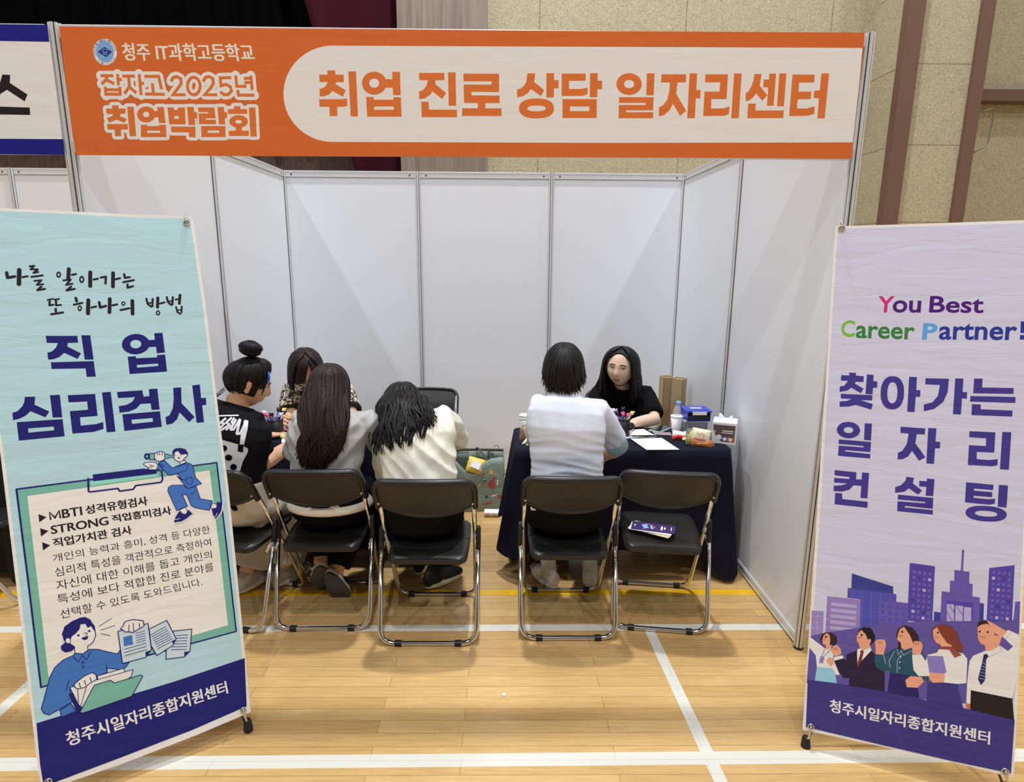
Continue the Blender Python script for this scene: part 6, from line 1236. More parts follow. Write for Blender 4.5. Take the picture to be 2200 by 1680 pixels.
bm=bmesh.new(); lathe(bm,[(.0155,.149),(.0155,.166),(.014,.169)],24); bm_obj('cap',bm,M_('light_blue_cap',(128,170,222),.4),r,True)
# pencil cups with novelty pens
mesh_blk=M_('black_mesh_metal',(22,22,24),.5,g=.8)
def pencil_cup(x,y,label,group='black pen cups on the tables'):
    r=empty('pencil_cup',(x,y,T),label,'pencil cup',group); bm=bmesh.new()
    lathe(bm,[(.04,0),(.042,.003),(.043,.10),(.040,.10),(.038,.005),(.001,.005)],28); bm_obj('cup_body',bm,mesh_blk,r,True)
    bm=bmesh.new(); tube(bm,[(.0425*math.cos(2*PI*k/28),.0425*math.sin(2*PI*k/28),.1005) for k in range(28)],.0028,8,closed=True); bm_obj('rim',bm,mesh_blk,r,True)
PC=[('pink',(238,110,160)),('white',(238,236,228)),('black',(34,32,36)),('blue',(44,70,150)),('yellow',(240,220,130)),('lilac',(160,120,190))]
for n_,c in PC: M_('pen_'+n_,c,.4)
def pens(x,y,seed,where,spec):
    rnd=random.Random(seed)
    for i,(hc,bc,a,lean) in enumerate(spec):
        r=empty('novelty_pen',(x,y,T),f'{hc}-headed pen with a {bc} barrel, {where}','pen','novelty pens in the '+('left' if x<0 else 'right')+' pen cup')
        p0=V(.022*math.cos(a+2.6),.022*math.sin(a+2.6),.008); p1=V(.031*math.cos(a),.031*math.sin(a),.100); d=(p1-p0).normalized(); p2=p0+d*(.135+.012*lean)
        bm=bmesh.new(); tube(bm,[p0,p2],[.0042,.0042],8); bm_obj('barrel',bm,MT['pen_'+bc],r,True)
        bm=bmesh.new(); ball(bm,p2+d*.009,.0115,7)
        for s in (-1,1): ball(bm,p2+d*.019+V(s*.007,0,0),.0055,5)
        bm_obj('head',bm,MT['pen_'+hc],r,True)
pencil_cup(-1.145,.905,'black pen cup on the left table beside the black T-shirt')
pencil_cup(.832,.955,'black pen cup on the right table before the person in black')
pens(-1.145,.905,1,'in the left pen cup',[('white','blue',3.3,.5),('pink','lilac',3.9,.4),('pink','blue',4.5,0),('black','blue',1.6,.9),('black','lilac',4.9,.6),('yellow','white',.9,1),('black','white',.2,.3),('white','black',5.9,0)])
pens(.832,.955,2,'in the right pen cup',[('white','pink',3.2,1.2),('black','lilac',3.9,.3),('pink','blue',4.6,.5),('pink','lilac',5.2,-.3),('yellow','yellow',5.9,.3),('black','blue',1.5,.8),('lilac','blue',2.4,.2)])
bm=bmesh.new(); lathe(bm,[(.001,0),(.022,.001),(.024,.004),(.022,.007),(.001,.008)],24,(0,0,0),V(0,-1,0)); tag(at(bm_obj('badge',bm,M_('black_badge',(30,30,32),.35,g=.8),None,True),.872,.925,T+.062,.2),'round black badge clipped beside the right pen cup','badge')
def sheet(name,x,y,w,h,rz,z,m,label,cat,th=.0012):
    bm=bmesh.new(); box(bm,-w/2,w/2,-h/2,h/2,0,th); return tag(at(bm_obj(name,bm,m),x,y,z,rz),label,cat)
def lined_paper():
    m,t,p=new_mat('printed_form'); L=t.links.new; tc=nd(t,'ShaderNodeTexCoord'); wv=nd(t,'ShaderNodeTexBrick'); wv.offset=.3
    for k,v in (('Scale',1),('Mortar Size',.0022),('Brick Width',.09),('Row Height',.011)): wv.inputs[k].default_value=v
    wv.inputs['Color1'].default_value=wv.inputs['Color2'].default_value=alb((240,240,244)); wv.inputs['Mortar'].default_value=alb((214,215,224))
    L(tc.outputs['Object'],wv.inputs['Vector']); L(wv.outputs['Color'],p.inputs['Base Color']); p.inputs['Roughness'].default_value=.7; return m
form=lined_paper(); plain=M_('white_paper',(238,238,236),.8)
sheet('paper_sheet',.905,.985,.21,.16,.25,T+.0003,plain,'white sheet of paper behind the clipboard','paper')
# clipboard: corners in plan
def quad(name,pts,z0,z1,m,parent=None):
    bm=bmesh.new(); a=[bm.verts.new((x,y,z0)) for x,y in pts]; b=[bm.verts.new((x,y,z1)) for x,y in pts]; bm.faces.new(a[::-1]); bm.faces.new(b)
    for i in range(4): bm.faces.new((a[i],a[(i+1)%4],b[(i+1)%4],b[i]))
    return bm_obj(name,bm,m,parent)
cbx=[(.905,.655),(1.085,.66),(1.045,.885),(.862,.865)]
r=empty('clipboard',(.97,.765,T),'black clipboard holding a printed form on the right table','clipboard'); o=lambda P,k=1: [((x-.97)*k,(y-.765)*k) for x,y in P]
quad('board',o(cbx,1.03),0.002,.005,M_('black_board',(26,26,28),.4,g=.8),r); quad('form',o(cbx,.985),.0052,.0062,form,r)
bm=bmesh.new(); box(bm,-.05,.05,-.012,.012,.006,.013,.003,0,Matrix.Translation((-.015,.105,0))@Matrix.Rotation(.1,4,'Z')); bm_obj('clip',bm,chrome,r)
r=empty('ballpoint_pen',(.945,.90,T+.008),'black ballpoint pen lying across the top of the clipboard','pen'); bm=bmesh.new(); tube(bm,[(-.07,.004,.004),(-.06,.003,.004),(.06,-.004,.004),(.066,-.004,.004)],[.001,.0045,.0048,.003],10); bm_obj('barrel',bm,M_('black_gloss',(20,20,22),.25,g=.8),r,True)
bm=bmesh.new(); tube(bm,[(.02,-.002,.0095),(.06,-.004,.0098)],.0013,6); bm_obj('pocket_clip',bm,chrome,r,True)
r=empty('smartphone',(1.085,1.075,T),'smartphone in a mint case lying beside the forearm','phone'); r.rotation_euler=(0,0,-.75)
bm=bmesh.new(); box(bm,-.037,.037,-.077,.077,.0,.0095,.003); bm_obj('case',bm,M_('mint_case',(176,205,190),.5),r)
bm=bmesh.new(); box(bm,-.033,.033,-.073,.073,.0093,.0102,.0); bm_obj('screen',bm,M_('phone_glass',(40,44,44),.08,g=.8),r)
sheet('ticket',1.075,.99,.10,.06,-.12,T+.0003,M_('pinkish_card',(150,128,142),.6),'small pinkish card in front of the smartphone','card')
# clear tray box with blue drawer unit on it
r=empty('clear_box',(1.275,1.03,T),'clear plastic box under the blue drawer box','box'); r.scale=(.78,.78,1); bm=bmesh.new(); box(bm,-.10,.075,-.075,.085,0,.075,.006); bm_obj('box_body',bm,mat('smoky_plastic',(120,122,128),.15,alpha=.75),r)
bm=bmesh.new(); box(bm,-.102,.077,-.077,.087,.075,.080,.001); bm_obj('lid',bm,mat('clear_lid',(215,215,220),.15,alpha=.6),r)
royal=M_('royal_blue_plastic',(44,60,172),.35)
r=empty('drawer_box',(1.275,1.03,T+.0805),'royal blue plastic drawer box with a paper label','box'); r.scale=(.76,.76,.76); r.rotation_euler=(0,0,.03)
bm=bmesh.new(); box(bm,-.09,.09,-.08,.085,0,.004); box(bm,-.09,-.084,-.08,.085,.004,.075,.001); box(bm,.084,.09,-.08,.085,.004,.075,.001); box(bm,-.084,.084,.079,.085,.004,.075); box(bm,-.098,.098,-.09,.09,.071,.083,.003)
box(bm,-.07,.07,-.05,.06,.083,.0845,.0); bm_obj('shell',bm,royal,r)
bm=bmesh.new(); box(bm,-.055,.055,-.094,-.0905,.052,.078,.001); bm_obj('paper_label',bm,paperw,r)
bm=bmesh.new(); box(bm,-.045,.045,-.02,.03,.0848,.0855); bm_obj('sticker',bm,M_('grey_sticker',(170,172,178),.5),r)
bm=bmesh.new(); box(bm,-.08,.08,-.074,.075,.006,.045,.002); bm_obj('drawer_contents',bm,M_('dark_contents',(40,40,46),.6,g=.8),r)
# wet tissue box
r=empty('tissue_box',(1.385,.842,T),'white and brown tissue box at the right end of the table','tissue box'); r.rotation_euler=(0,0,rad(-22)); bm=bmesh.new(); box(bm,-.052,.052,-.06,.06,0,.105,.002); r.scale=(1.22,1.05,1.16); bx=bm_obj('carton',bm,M_('white_carton',(222,216,226),.5),r)
def rect_art(parent,name,c,ex,ey,nrm,items):
    for k,(nm,m,pts) in enumerate(items):
        bm=bmesh.new(); vs=[bm.verts.new(c+ex*x+ey*y+nrm*(.0006+.0002*k)) for x,y in pts]; f=bm.faces.new(vs); f.normal_update()
        if f.normal.dot(nrm)<0: bmesh.ops.reverse_faces(bm,faces=[f])
        bm_obj(nm,bm,m,parent)
def circ(x,y,r_,n=20): return [(x+r_*math.cos(2*PI*k/n),y+r_*math.sin(2*PI*k/n)) for k in range(n)]
brn=M_('carton_brown',(92,74,70),.5); prp=M_('carton_purple',(78,62,140),.5); orn=M_('carton_orange',(196,110,50),.5); wh=M_('carton_white',(236,232,236),.5)
fc=V(.0,-.085,.0); 
rect_art(bx,'front_print',V(0,-.06,0),V(1,0,0),V(0,0,1),V(0,-1,0),[('printed_panel',brn,[(-.049,.093),(.046,.093),(.046,.012),(-.01,.012),(-.035,.035),(-.047,.06)]),('printed_badge',wh,circ(-.022,.032,.013)),('printed_badge',prp,circ(.004,.028,.014)),('printed_badge',orn,[(.016,.036),(.042,.036),(.042,.014),(.016,.014)]),('printed_badge',wh,circ(.004,.026,.009)),('printed_badge',wh,circ(.028,.025,.008)),('printed_line',wh,[(-.008,.068),(.038,.068),(.038,.063),(-.008,.063)]),('printed_line',wh,[(-.012,.058),(.038,.058),(.038,.054),(-.012,.054)])])
rect_art(bx,'side_print',V(-.052,0,0),V(0,1,0),V(0,0,1),V(-1,0,0),[('printed_panel',M_('carton_lilac',(176,160,205),.5),[(-.02,.10),(.055,.10),(.055,.07),(.02,.075)]),('printed_panel',M_('carton_grey',(120,112,120),.5),[(-.055,.045),(-.02,.05),(-.02,.02),(-.055,.012)])])
bm=bmesh.new(); P=[]
for i in range(9):
    u=i/8; P.append([bm.verts.new((-.03+.06*u,-.012+.02*math.sin(5*u)+.02*(j/5),.105+.030*math.sin(PI*(j/5))*(.6+.5*math.sin(7*u+1))-.002*(j in (0,5)))) for j in range(6)])
for a,b in zip(P,P[1:]):
    for j in range(5): bm.faces.new((a[j],b[j],b[j+1],a[j+1]))
bm_obj('tissue',bm,M_('tissue_white',(235,235,236),.9),r,True)
# zip bags of sweets
zipm=mat('zip_bag_film',(225,232,228),.08,alpha=.16,spec=.7); zgreen=mat('zip_seal_green',(40,140,70),.35,alpha=.85)
def packet(bm,c,w,h,t,R,mi=0):
    'pillow-shaped wrapper'
    n=8; G=[]
    for s in (1,-1):
        g=[]
        for j in range(n+1):
            row=[]
            for i in range(n+1):
                u=2*i/n-1;v=2*j/n-1; th=s*t/2*max(0,(1-u*u))**.5*max(0,(1-v*v))**.5
                row.append(bm.verts.new(Vector(c)+R@V(u*w/2*(1+.03*math.sin(9*v)),th,v*h/2)))
            g.append(row)
        for j in range(n):
            for i in range(n):
                q=(g[j][i],g[j][i+1],g[j+1][i+1],g[j+1][i]); f=bm.faces.new(q if s<0 else q[::-1]); f.material_index=mi
    return
def rot(a,b,c): return Matrix.Rotation(c,3,'Z')@Matrix.Rotation(a,3,'X')@Matrix.Rotation(b,3,'Y')
def snack(name,c,w,h,t,R,m,label,cat,extra=None):
    w*=1.2; h*=1.2; t*=1.1
    bm=bmesh.new(); packet(bm,(0,0,0),w,h,t,R); o=bm_obj(name,bm,m,None,True,c); tag(o,label,cat); 
    if extra: extra(o,R)
    return o
def stripe(m,pts,name='printed_band',t=.0):
    def f(o,R):
        bm=bmesh.new(); vs=[bm.verts.new(R@V(x,-t,z)) for x,z in pts]; bm.faces.new(vs); bm_obj(name,bm,m,o)
    return f
cream_w=M_('cream_wrapper',(226,220,176),.4); redm=M_('red_wrapper',(176,40,36),.3); orm=M_('orange_wrapper',(206,122,44),.35); whm=M_('white_wrapper',(240,238,238),.3); brm=M_('brown_wrapper',(150,92,44),.35); yel=M_('yellow_wrapper',(228,190,80),.35)
Rr=rot(-.25,.10,-.35)
def script_print(o,R):
    bm=bmesh.new()
    for P in ([(-.022,.004),(-.017,.012),(-.013,.002)],[(-.010,.010),(-.008,.001),(-.004,.010)],[(0,.013),(.001,.001)],[(.006,.014),(.007,.002)],[(.012,.009),(.016,.003)],[(.021,.009),(.015,-.008)]): tube(bm,[R@V(x,-.0195+.12*abs(x)**1.1*0,z) for x,z in P],.0016,6)
    bm_obj('printed_script',bm,redm,o,True)
    bm=bmesh.new(); packet(bm,R@V(0,-.002,-.024),.070,.012,.030,R); bm_obj('printed_band',bm,redm,o,True)
r=empty('zip_bag',(1.215,.765,T),'green-sealed clear zip bag of wrapped snacks beside the tissue box','snack bag'); bm=bmesh.new()
packet(bm,(.01,0,.046),.155,.088,.075,rot(-.1,0,-.3)); bm_obj('film',bm,zipm,r,True)
bm=bmesh.new(); tube(bm,crom([(-.055,.035,.100),(-.062,.02,.07),(-.066,.0,.04),(-.062,-.02,.005)]),[(.0025,.008)]*19,8); bm_obj('zip_seal',bm,zgreen,r,True)
snack('snack_packet',(1.225,.760,T+.058),.080,.058,.026,Rr,cream_w,'cream snack packet with red script inside the right zip bag','snack',script_print)
snack('snack_packet',(1.228,.745,T+.017),.095,.033,.020,rot(-.1,.05,-.35),orm,'orange snack packet at the bottom of the right zip bag','snack',stripe(whm,[(-.025,-.006),(.035,.004),(.035,.008),(-.025,-.001)],'printed_band',.0115))
snack('snack_packet',(1.180,.785,T+.038),.030,.060,.022,rot(.0,.35,-.5),yel,'small yellow packet by the green seal of the right zip bag','snack')
snack('candy',(1.138,.905,T+.020),.050,.036,.034,rot(-.4,.2,.2),whm,'crumpled white sweet wrapper on the red ones','candy')
snack('candy',(1.165,.893,T+.018),.046,.034,.030,rot(-.6,-.4,-.4),whm,'white sweet wrapper next to the paper cup','candy')
snack('candy',(1.135,.875,T+.010),.062,.022,.034,rot(-.9,.05,.2),redm,'dark red sweet wrapper at the left of the pile','candy')
snack('candy',(1.17,.868,T+.010),.05,.02,.03,rot(-1,.0,-.3),redm,'dark red sweet wrapper at the right of the pile','candy')
snack('candy',(1.185,.845,T+.009),.055,.018,.018,rot(-1.1,.1,-.2),cream_w,'pale wafer stick wrapper before the sweets','candy')
r=empty('zip_bag',(.272,.84,T),'green-sealed clear zip bag of snacks at the left end of the right table','snack bag'); bm=bmesh.new(); packet(bm,(.01,0,.062),.10,.120,.06,rot(-.05,0,.2)); bm_obj('film',bm,zipm,r,True)
bm=bmesh.new(); tube(bm,[(-.04,-.008,.122),(.0,0,.120),(.055,.01,.124)],[(.006,.0025)]*3,8); bm_obj('zip_seal',bm,zgreen,r,True)
snack('snack_packet',(.262,.835,T+.045),.035,.075,.022,rot(0,.25,.1),brm,'brown snack stick upright in the left zip bag','snack')
snack('snack_packet',(.285,.825,T+.055),.042,.06,.022,rot(0,-.3,.1),M_('lime_wrapper',(200,205,90),.35),'lime green snack wrapper in the left zip bag','snack')
snack('snack_packet',(.275,.79,T+.018),.018,.065,.018,rot(-.2,.75,.2),cream_w,'pale wafer stick leaning before the left zip bag','snack')
snack('snack_packet',(.30,.76,T+.016),.018,.06,.018,rot(-.3,.9,.2),cream_w,'pale wafer stick lying lowest by the left zip bag','snack')
# left table oddments
r=empty('lollipop',(-1.08,.86,T),'yellow lollipop lying by the left pen cup','candy'); bm=bmesh.new(); ball(bm,(-.012,0,.014),(.016,.013,.013),8); bm_obj('candy_head',bm,M_('lolly_yellow',(238,222,130),.35),r,True); bm=bmesh.new(); tube(bm,[(0,0,.014),(.055,.004,.012)],.0028,6); bm_obj('stick',bm,M_('lolly_stick',(240,230,190),.5),r,True)
r=empty('lollipop',(-1.085,.90,T),'pink lollipop stick pointing up behind the yellow one','candy'); bm=bmesh.new(); tube(bm,[(.04,-.02,.01),(0,0,.045)],.003,6); bm_obj('stick',bm,M_('pen_pink',(238,110,160)),r,True)
sheet('paper_sheet',-1.0,.88,.20,.14,.35,T+.0004,plain,'white answer sheet under the hand of the person in the black T-shirt','paper'); sheet('paper_sheet',-.55,.93,.28,.20,-.1,T+.0004,plain,'white answer sheet on the left table before the grey T-shirt','paper')
# leaflets on the empty chair
lc=V(.872,.30,0); LZ=.4335
def leaf(dx,dy,w,h,rz,z,m,label):
    r=empty('leaflet',(lc.x+dx,lc.y+dy,LZ+z),label,'leaflet','leaflets on the empty chair'); r.rotation_euler=(.045,0,rz); bm=bmesh.new(); box(bm,-w/2,w/2,-h/2,h/2,0,.0025); bm_obj('paper',bm,m,r); return r
crm=M_('cream_leaflet',(226,212,170),.6)
leaf(-.012,-.004,.205,.085,rad(-34),0.004,crm,'cream leaflet at the bottom of the stack on the empty chair'); leaf(-.004,.0,.20,.085,rad(-31),.007,crm,'cream leaflet showing above the purple one on the empty chair')
leaf(-.012,-.006,.20,.083,rad(-22),.010,plain,'white leaflet just under the purple top leaflet')
r=leaf(.0,.0,.205,.085,rad(-18),.013,M_('leaflet_purple',(58,38,92),.45),'dark purple leaflet with a glowing phone drawing on top of the stack')
pm={k:M_('leaf_'+k,c,.5) for k,c in dict(white=(235,232,240),cyan=(130,190,235),pink=(220,150,200),lav=(150,120,210)).items()}
def flat(parent,nm,m,pts,z):
    bm=bmesh.new(); f=bm.faces.new([bm.verts.new((x,y,z)) for x,y in pts]); f.normal_update()
    if f.normal.z<0: bmesh.ops.reverse_faces(bm,faces=[f])
    bm_obj(nm,bm,m,parent)
for k,(c,pts) in enumerate([('lav',[(-.058,.012),(-.035,.026),(-.018,-.014),(-.042,-.026)]),('cyan',[(-.053,.010),(-.038,.019),(-.022,-.011),(-.038,-.02)]),('white',[(-.04,.03),(-.03,.022),(-.025,.012),(-.035,.022)]),('lav',[(-.028,.03),(-.018,.026),(-.012,.014),(-.02,.018)]),('white',[(-.018,.008),(-.010,.012),(-.002,.003),(-.010,.0)]),('pink',[(-.015,.026),(-.006,.02),(.004,.006),(-.004,.012)]),('pink',[(.004,.008),(.014,.004),(.008,-.002)]),('white',[(-.010,-.006),(.003,-.004),(.002,-.018),(-.014,-.014)]),('lav',[(-.05,-.026),(-.04,-.028),(-.044,-.034)]),
    ('white',[(.036,.018),(.045,.018),(.045,-.022),(.036,-.022)]),('white',[(.051,.012),(.058,.012),(.058,-.012),(.051,-.012)]),('white',[(.083,.020),(.087,.020),(.087,-.016),(.083,-.016)]),('white',[(-.09,.008),(-.084,.008),(-.084,-.010),(-.09,-.010)])]): flat(r,'printed_mark',pm[c],pts,.0026+.00005*k)
# tote bag with picnic print, white power strip, dark green bag under the right table, cardboard boxes
green=M_('sage_tote',(126,140,128),.6,bump=(14,.35,.02)); 
def tote(name,x,y,w,d,h,m,label,open_=True):
    r=empty(name,(x,y,0),label,'bag'); bm=bmesh.new(); n=12; rows=[]
    for j in range(9):
        t=j/8; row=[]
        per=[(-1+2*i/n,-1) for i in range(n)]+[(1,-1+2*i/6) for i in range(6)]+[(1-2*i/n,1) for i in range(n)]+[(-1,1-2*i/6) for i in range(6)]
        for i,(a,b) in enumerate(per):
            bul=1+.06*math.sin(PI*t); sag=0
            if b<0: sag=.30*h*math.exp(-((a+.35)/.5)**2)*(t**3)
            row.append(bm.verts.new((a*w/2*bul*(.93+.07*t),b*d/2*(bul-.25*t)+.012*noise.noise(V(a*3,b*3,t*3+w)),max(.002,h*t-sag+.006*noise.noise(V(a*4,t*5,b))))))
        rows.append(row)
    N=len(rows[0])
    for A,B in zip(rows,rows[1:]):
        for i in range(N): bm.faces.new((A[i],A[(i+1)%N],B[(i+1)%N],B[i]))
    bm.faces.new(rows[0][::-1]); o=bm_obj('bag_body',bm,m,r,True); s=o.modifiers.new('t','SOLIDIFY'); s.thickness=.003
    return r,o
tb,tbo=tote('tote_bag',-.02,1.62,.34,.17,.39,green,'sage green tote bag with picnic prints on the floor between the tables')
wb=M_('dark_webbing',(66,72,74),.7)
bm=bmesh.new(); tube(bm,crom([(-.02,.07,.40),(-.015,.05,.425),(.03,.0,.38),(.075,-.04,.33),(.08,.02,.36),(.06,.07,.40)]),[(.010,.0015)]*31,6); bm_obj('handle',bm,wb,tb,True)
bm=bmesh.new(); tube(bm,crom([(.09,.07,.37),(.10,.075,.425),(.125,.075,.43),(.14,.07,.39)]),[(.010,.0015)]*19,6); bm_obj('handle',bm,wb,tb,True)
bm=bmesh.new(); tube(bm,[(-.165,.065,.405),(0,.068,.405),(.165,.065,.402)],[(.003,.011)]*3,6); bm_obj('rim_tape',bm,M_('dark_sage_tape',(84,98,88),.6),tb,True)
bv=BVHTree.FromPolygons([v.co.copy() for v in tbo.data.vertices],[tuple(p.vertices) for p in tbo.data.polygons])
pk=dict(red=M_('print_bag_red',(176,70,52),.6),yel=M_('print_bag_yellow',(214,160,80),.6),wht=M_('print_bag_white',(216,214,204),.6),dark=M_('print_bag_dark',(50,52,50),.6),pnk=M_('print_bag_pink',(196,150,140),.6))
def decal(px,pz,pts,m):
    bm=bmesh.new(); f=[]
    for x,z in pts:
        h=bv.ray_cast(V(px+x,-1,pz+z),V(0,1,0)); f.append(bm.verts.new((h[0]+V(0,-.003,0)) if h[0] else V(px+x,-.09,pz+z)))
    bm.faces.new(f); bm_obj('printed_motif',bm,m,tbo)
for x,z,sh,c in ((.085,.20,circ(0,0,.026,14),'red'),(.085,.212,[(-.024,0),(.024,0),(.02,.012),(-.02,.012)],'yel'),(.10,.235,[(-.012,.0),(.0,-.01),(.012,.02),(-.002,.03)],'red'),(.08,.285,[(-.016,-.014),(.016,-.012),(.012,.016),(-.01,.014)],'yel'),(.035,.235,circ(0,0,.012,10),'dark'),(.035,.237,circ(0,0,.007,10),'wht'),(.125,.215,[(-.006,-.022),(.004,-.022),(.006,.02),(-.004,.02)],'wht'),(.10,.12,[(-.018,-.012),(.014,-.002),(.018,.012),(-.014,.004)],'wht'),(.115,.125,[(-.01,-.008),(.010,0),(.012,.012),(-.006,.008)],'yel'),(.14,.11,circ(0,0,.013,10),'red'),(.05,.11,circ(0,0,.010,10),'dark'),(.0,.19,[(-.014,-.012),(.016,0),(0,.02)],'yel'),(.02,.27,[(-.02,-.01),(.02,.006),(.018,.014),(-.022,0)],'red'),(-.04,.30,[(-.02,-.008),(.024,-.006),(.02,.008),(-.016,.008)],'pnk'),(.06,.06,[(-.03,-.012),(.03,.006),(.028,.018),(-.03,.004)],'red')): decal(x,z,sh,pk[c])
snack('snack_packet',(-.045,1.575,.325),.10,.09,.05,rot(-.5,.3,.1),yel,'yellow and white snack packet sticking out of the sage tote bag','snack',stripe(whm,[(-.04,-.02),(.03,-.03),(.03,.02),(-.02,.03)],'printed_band',.028))
r=empty('power_strip',(.075,1.475,0),'white multi-socket power strip lying before the sage tote bag','power strip'); r.rotation_euler=(.5,0,-.05); bm=bmesh.new(); box(bm,-.06,.05,-.02,.02,.012,.05,.010); bm_obj('housing',bm,M_('white_plastic',(222,214,222),.4),r); 
for x in (-.035,.01):
    bm=bmesh.new(); lathe(bm,[(.011,0),(.011,.001),(.004,.0012)],16,(x,-.0205,.031),V(0,-1,0)); bm_obj('socket',bm,M_('socket_grey',(176,170,178),.5),r)
bm=bmesh.new(); tube(bm,crom([(.05,0,.03),(.08,.01,.02),(.12,.06,.008),(.14,.14,.006)]),.004,8); bm_obj('cable',bm,M_('white_plastic',(222,214,222),.4),r,True)
tote('shopping_bag',.36,.90,.36,.14,.30,M_('dark_green_bag',(66,84,74),.55,bump=(10,.3,.02)),'dark green bag on the floor under the right table')
kraft=M_('kraft_board',(164,144,110),.75,bump=(30,.1,.004)); kraft2=M_('kraft_side',(150,128,92),.75)
def carton(x,y,w,d,h,rz,label):
    r=empty('cardboard_box',(x,y,0),label,'cardboard box','tall cardboard boxes in the back corner'); r.rotation_euler=(0,0,rz); bm=bmesh.new()
    for x0,x1,y0,y1 in ((-w/2,w/2,-d/2,-d/2+.004),(-w/2,w/2,d/2-.004,d/2),(-w/2,-w/2+.004,-d/2,d/2),(w/2-.004,w/2,-d/2,d/2)): box(bm,x0,x1,y0,y1,0,h)
    box(bm,-w/2,w/2,-d/2,d/2,0,.004); bm_obj('carton',bm,kraft,r)
    bm=bmesh.new(); box(bm,-w/2+.004,w/2-.004,-d/2+.004,d/2-.004,h-.012,h-.009); box(bm,-w/2+.004,w/2-.004,d/2-.012,d/2-.006,h-.012,h+.004,0,0); bm_obj('flap',bm,kraft,r)
carton(1.345,1.95,.085,.08,.885,rad(8),'tall brown cardboard box in the back right corner, the rear one'); carton(1.400,1.83,.085,.075,.895,rad(-38),'tall brown cardboard box in the back right corner, the front one')
# ================================================================== people
def skin_mat(name,c):
    m=mat(name,c,.48,bump=(60,.05,.002),spec=.35); p=m.node_tree.nodes['Principled BSDF']; p.inputs['Subsurface Weight'].default_value=.12; p.inputs['Subsurface Radius'].default_value=(.02,.008,.004); return m
skin=skin_mat('skin_warm',(218,172,140))
def hair_mat(name,c):
    m,t,p=new_mat(name); L=t.links.new; tc=nd(t,'ShaderNodeTexCoord'); mp=nd(t,'ShaderNodeMapping'); mp.inputs['Scale'].default_value=(130,130,6); L(tc.outputs['Object'],mp.inputs['Vector'])
    nz=nd(t,'ShaderNodeTexNoise'); nz.inputs['Scale'].default_value=1; nz.inputs['Detail'].default_value=2; L(mp.outputs[0],nz.inputs['Vector'])
    mx=nd(t,'ShaderNodeMix',data_type='RGBA'); a=alb(c,1); mx.inputs['A'].default_value=tuple(v*.45 for v in a[:3])+(1,); mx.inputs['B'].default_value=tuple(v*1.5 for v in a[:3])+(1,); L(nz.outputs['Fac'],mx.inputs['Factor']); L(mx.outputs['Result'],p.inputs['Base Color'])
    p.inputs['Roughness'].default_value=.5; p.inputs['Specular IOR Level'].default_value=.3
    b=nd(t,'ShaderNodeBump'); b.inputs['Strength'].default_value=.5; b.inputs['Distance'].default_value=.003; L(nz.outputs['Fac'],b.inputs['Height']); L(b.outputs[0],p.inputs['Normal']); return m
hblack=hair_mat('hair_black',(17,14,15)); hbrown=hair_mat('hair_dark_brown',(40,26,25)); hbob=hair_mat('hair_brown_bob',(36,23,21))
def orient(face,roll=0):
    f=Vector(face).normalized(); r=f.cross(V(0,0,1)).normalized(); u=r.cross(f).normalized()
    q=Matrix.Rotation(roll,3,f); return Matrix((q@r,f,q@u)).transposed()
def lerp(a,b,t): return a+(b-a)*t
def head_rad(d,s=1.0):
    'skull and face surface for a unit direction (x right, y forward, z up), metres'
    x,y,z=d; r=V(.074*x,.094*y,.113*z)
    if z<0:
        k=min(1,-z); r.x*=1-.30*k**1.5; r.z*=1.0
        if y<0: r.y*=1-.35*k
    if y>0:
        def g(cx,cz,sx,sz): return math.exp(-((x-cx)/sx)**2-((z-cz)/sz)**2)
        nose=.024*g(0,-.17,.13,.15)+.010*g(0,.06,.10,.20)
        eye=-.010*(g(.36,.12,.20,.13)+g(-.36,.12,.20,.13)); brow=.005*(g(.34,.30,.28,.10)+g(-.34,.30,.28,.10))
        lips=.007*g(0,-.47,.24,.07)+.006*g(0,-.58,.22,.07)-.003*g(0,-.525,.22,.025); chin=.010*g(0,-.86,.30,.22); cheek=.006*(g(.48,-.18,.26,.24)+g(-.48,-.18,.26,.24))
        r.y+=y*(nose+eye+brow+lips+chin+cheek)
    return r*s
def sph(nt=36,nph=48):
    for i in range(nt+1):
        th=PI*(i+.02)/(nt+.04); yield [V(math.sin(th)*math.sin(2*PI*k/nph),math.sin(th)*math.cos(2*PI*k/nph),math.cos(th)) for k in range(nph)]
def add_head(bm,c,M,s=1.0):
    loft(bm,[[c+M@head_rad(d,s) for d in ring] for ring in sph()])
    for sg in (-1,1):
        e=c+M@(V(sg*.074,-.010,.0)*s); R=[]
        for t,w_,d_ in ((-.034,.006,.004),(-.026,.011,.007),(-.010,.014,.008),(.008,.018,.009),(.022,.018,.009),(.032,.010,.006)):
            R.append([e+M@(V(sg*(.004+d_*math.cos(a)+.10*max(0,t)),-.004+w_*math.sin(a)-.12*t,t)*s) for a in [2*PI*q/12 for q in range(12)]])
        loft(bm,R)
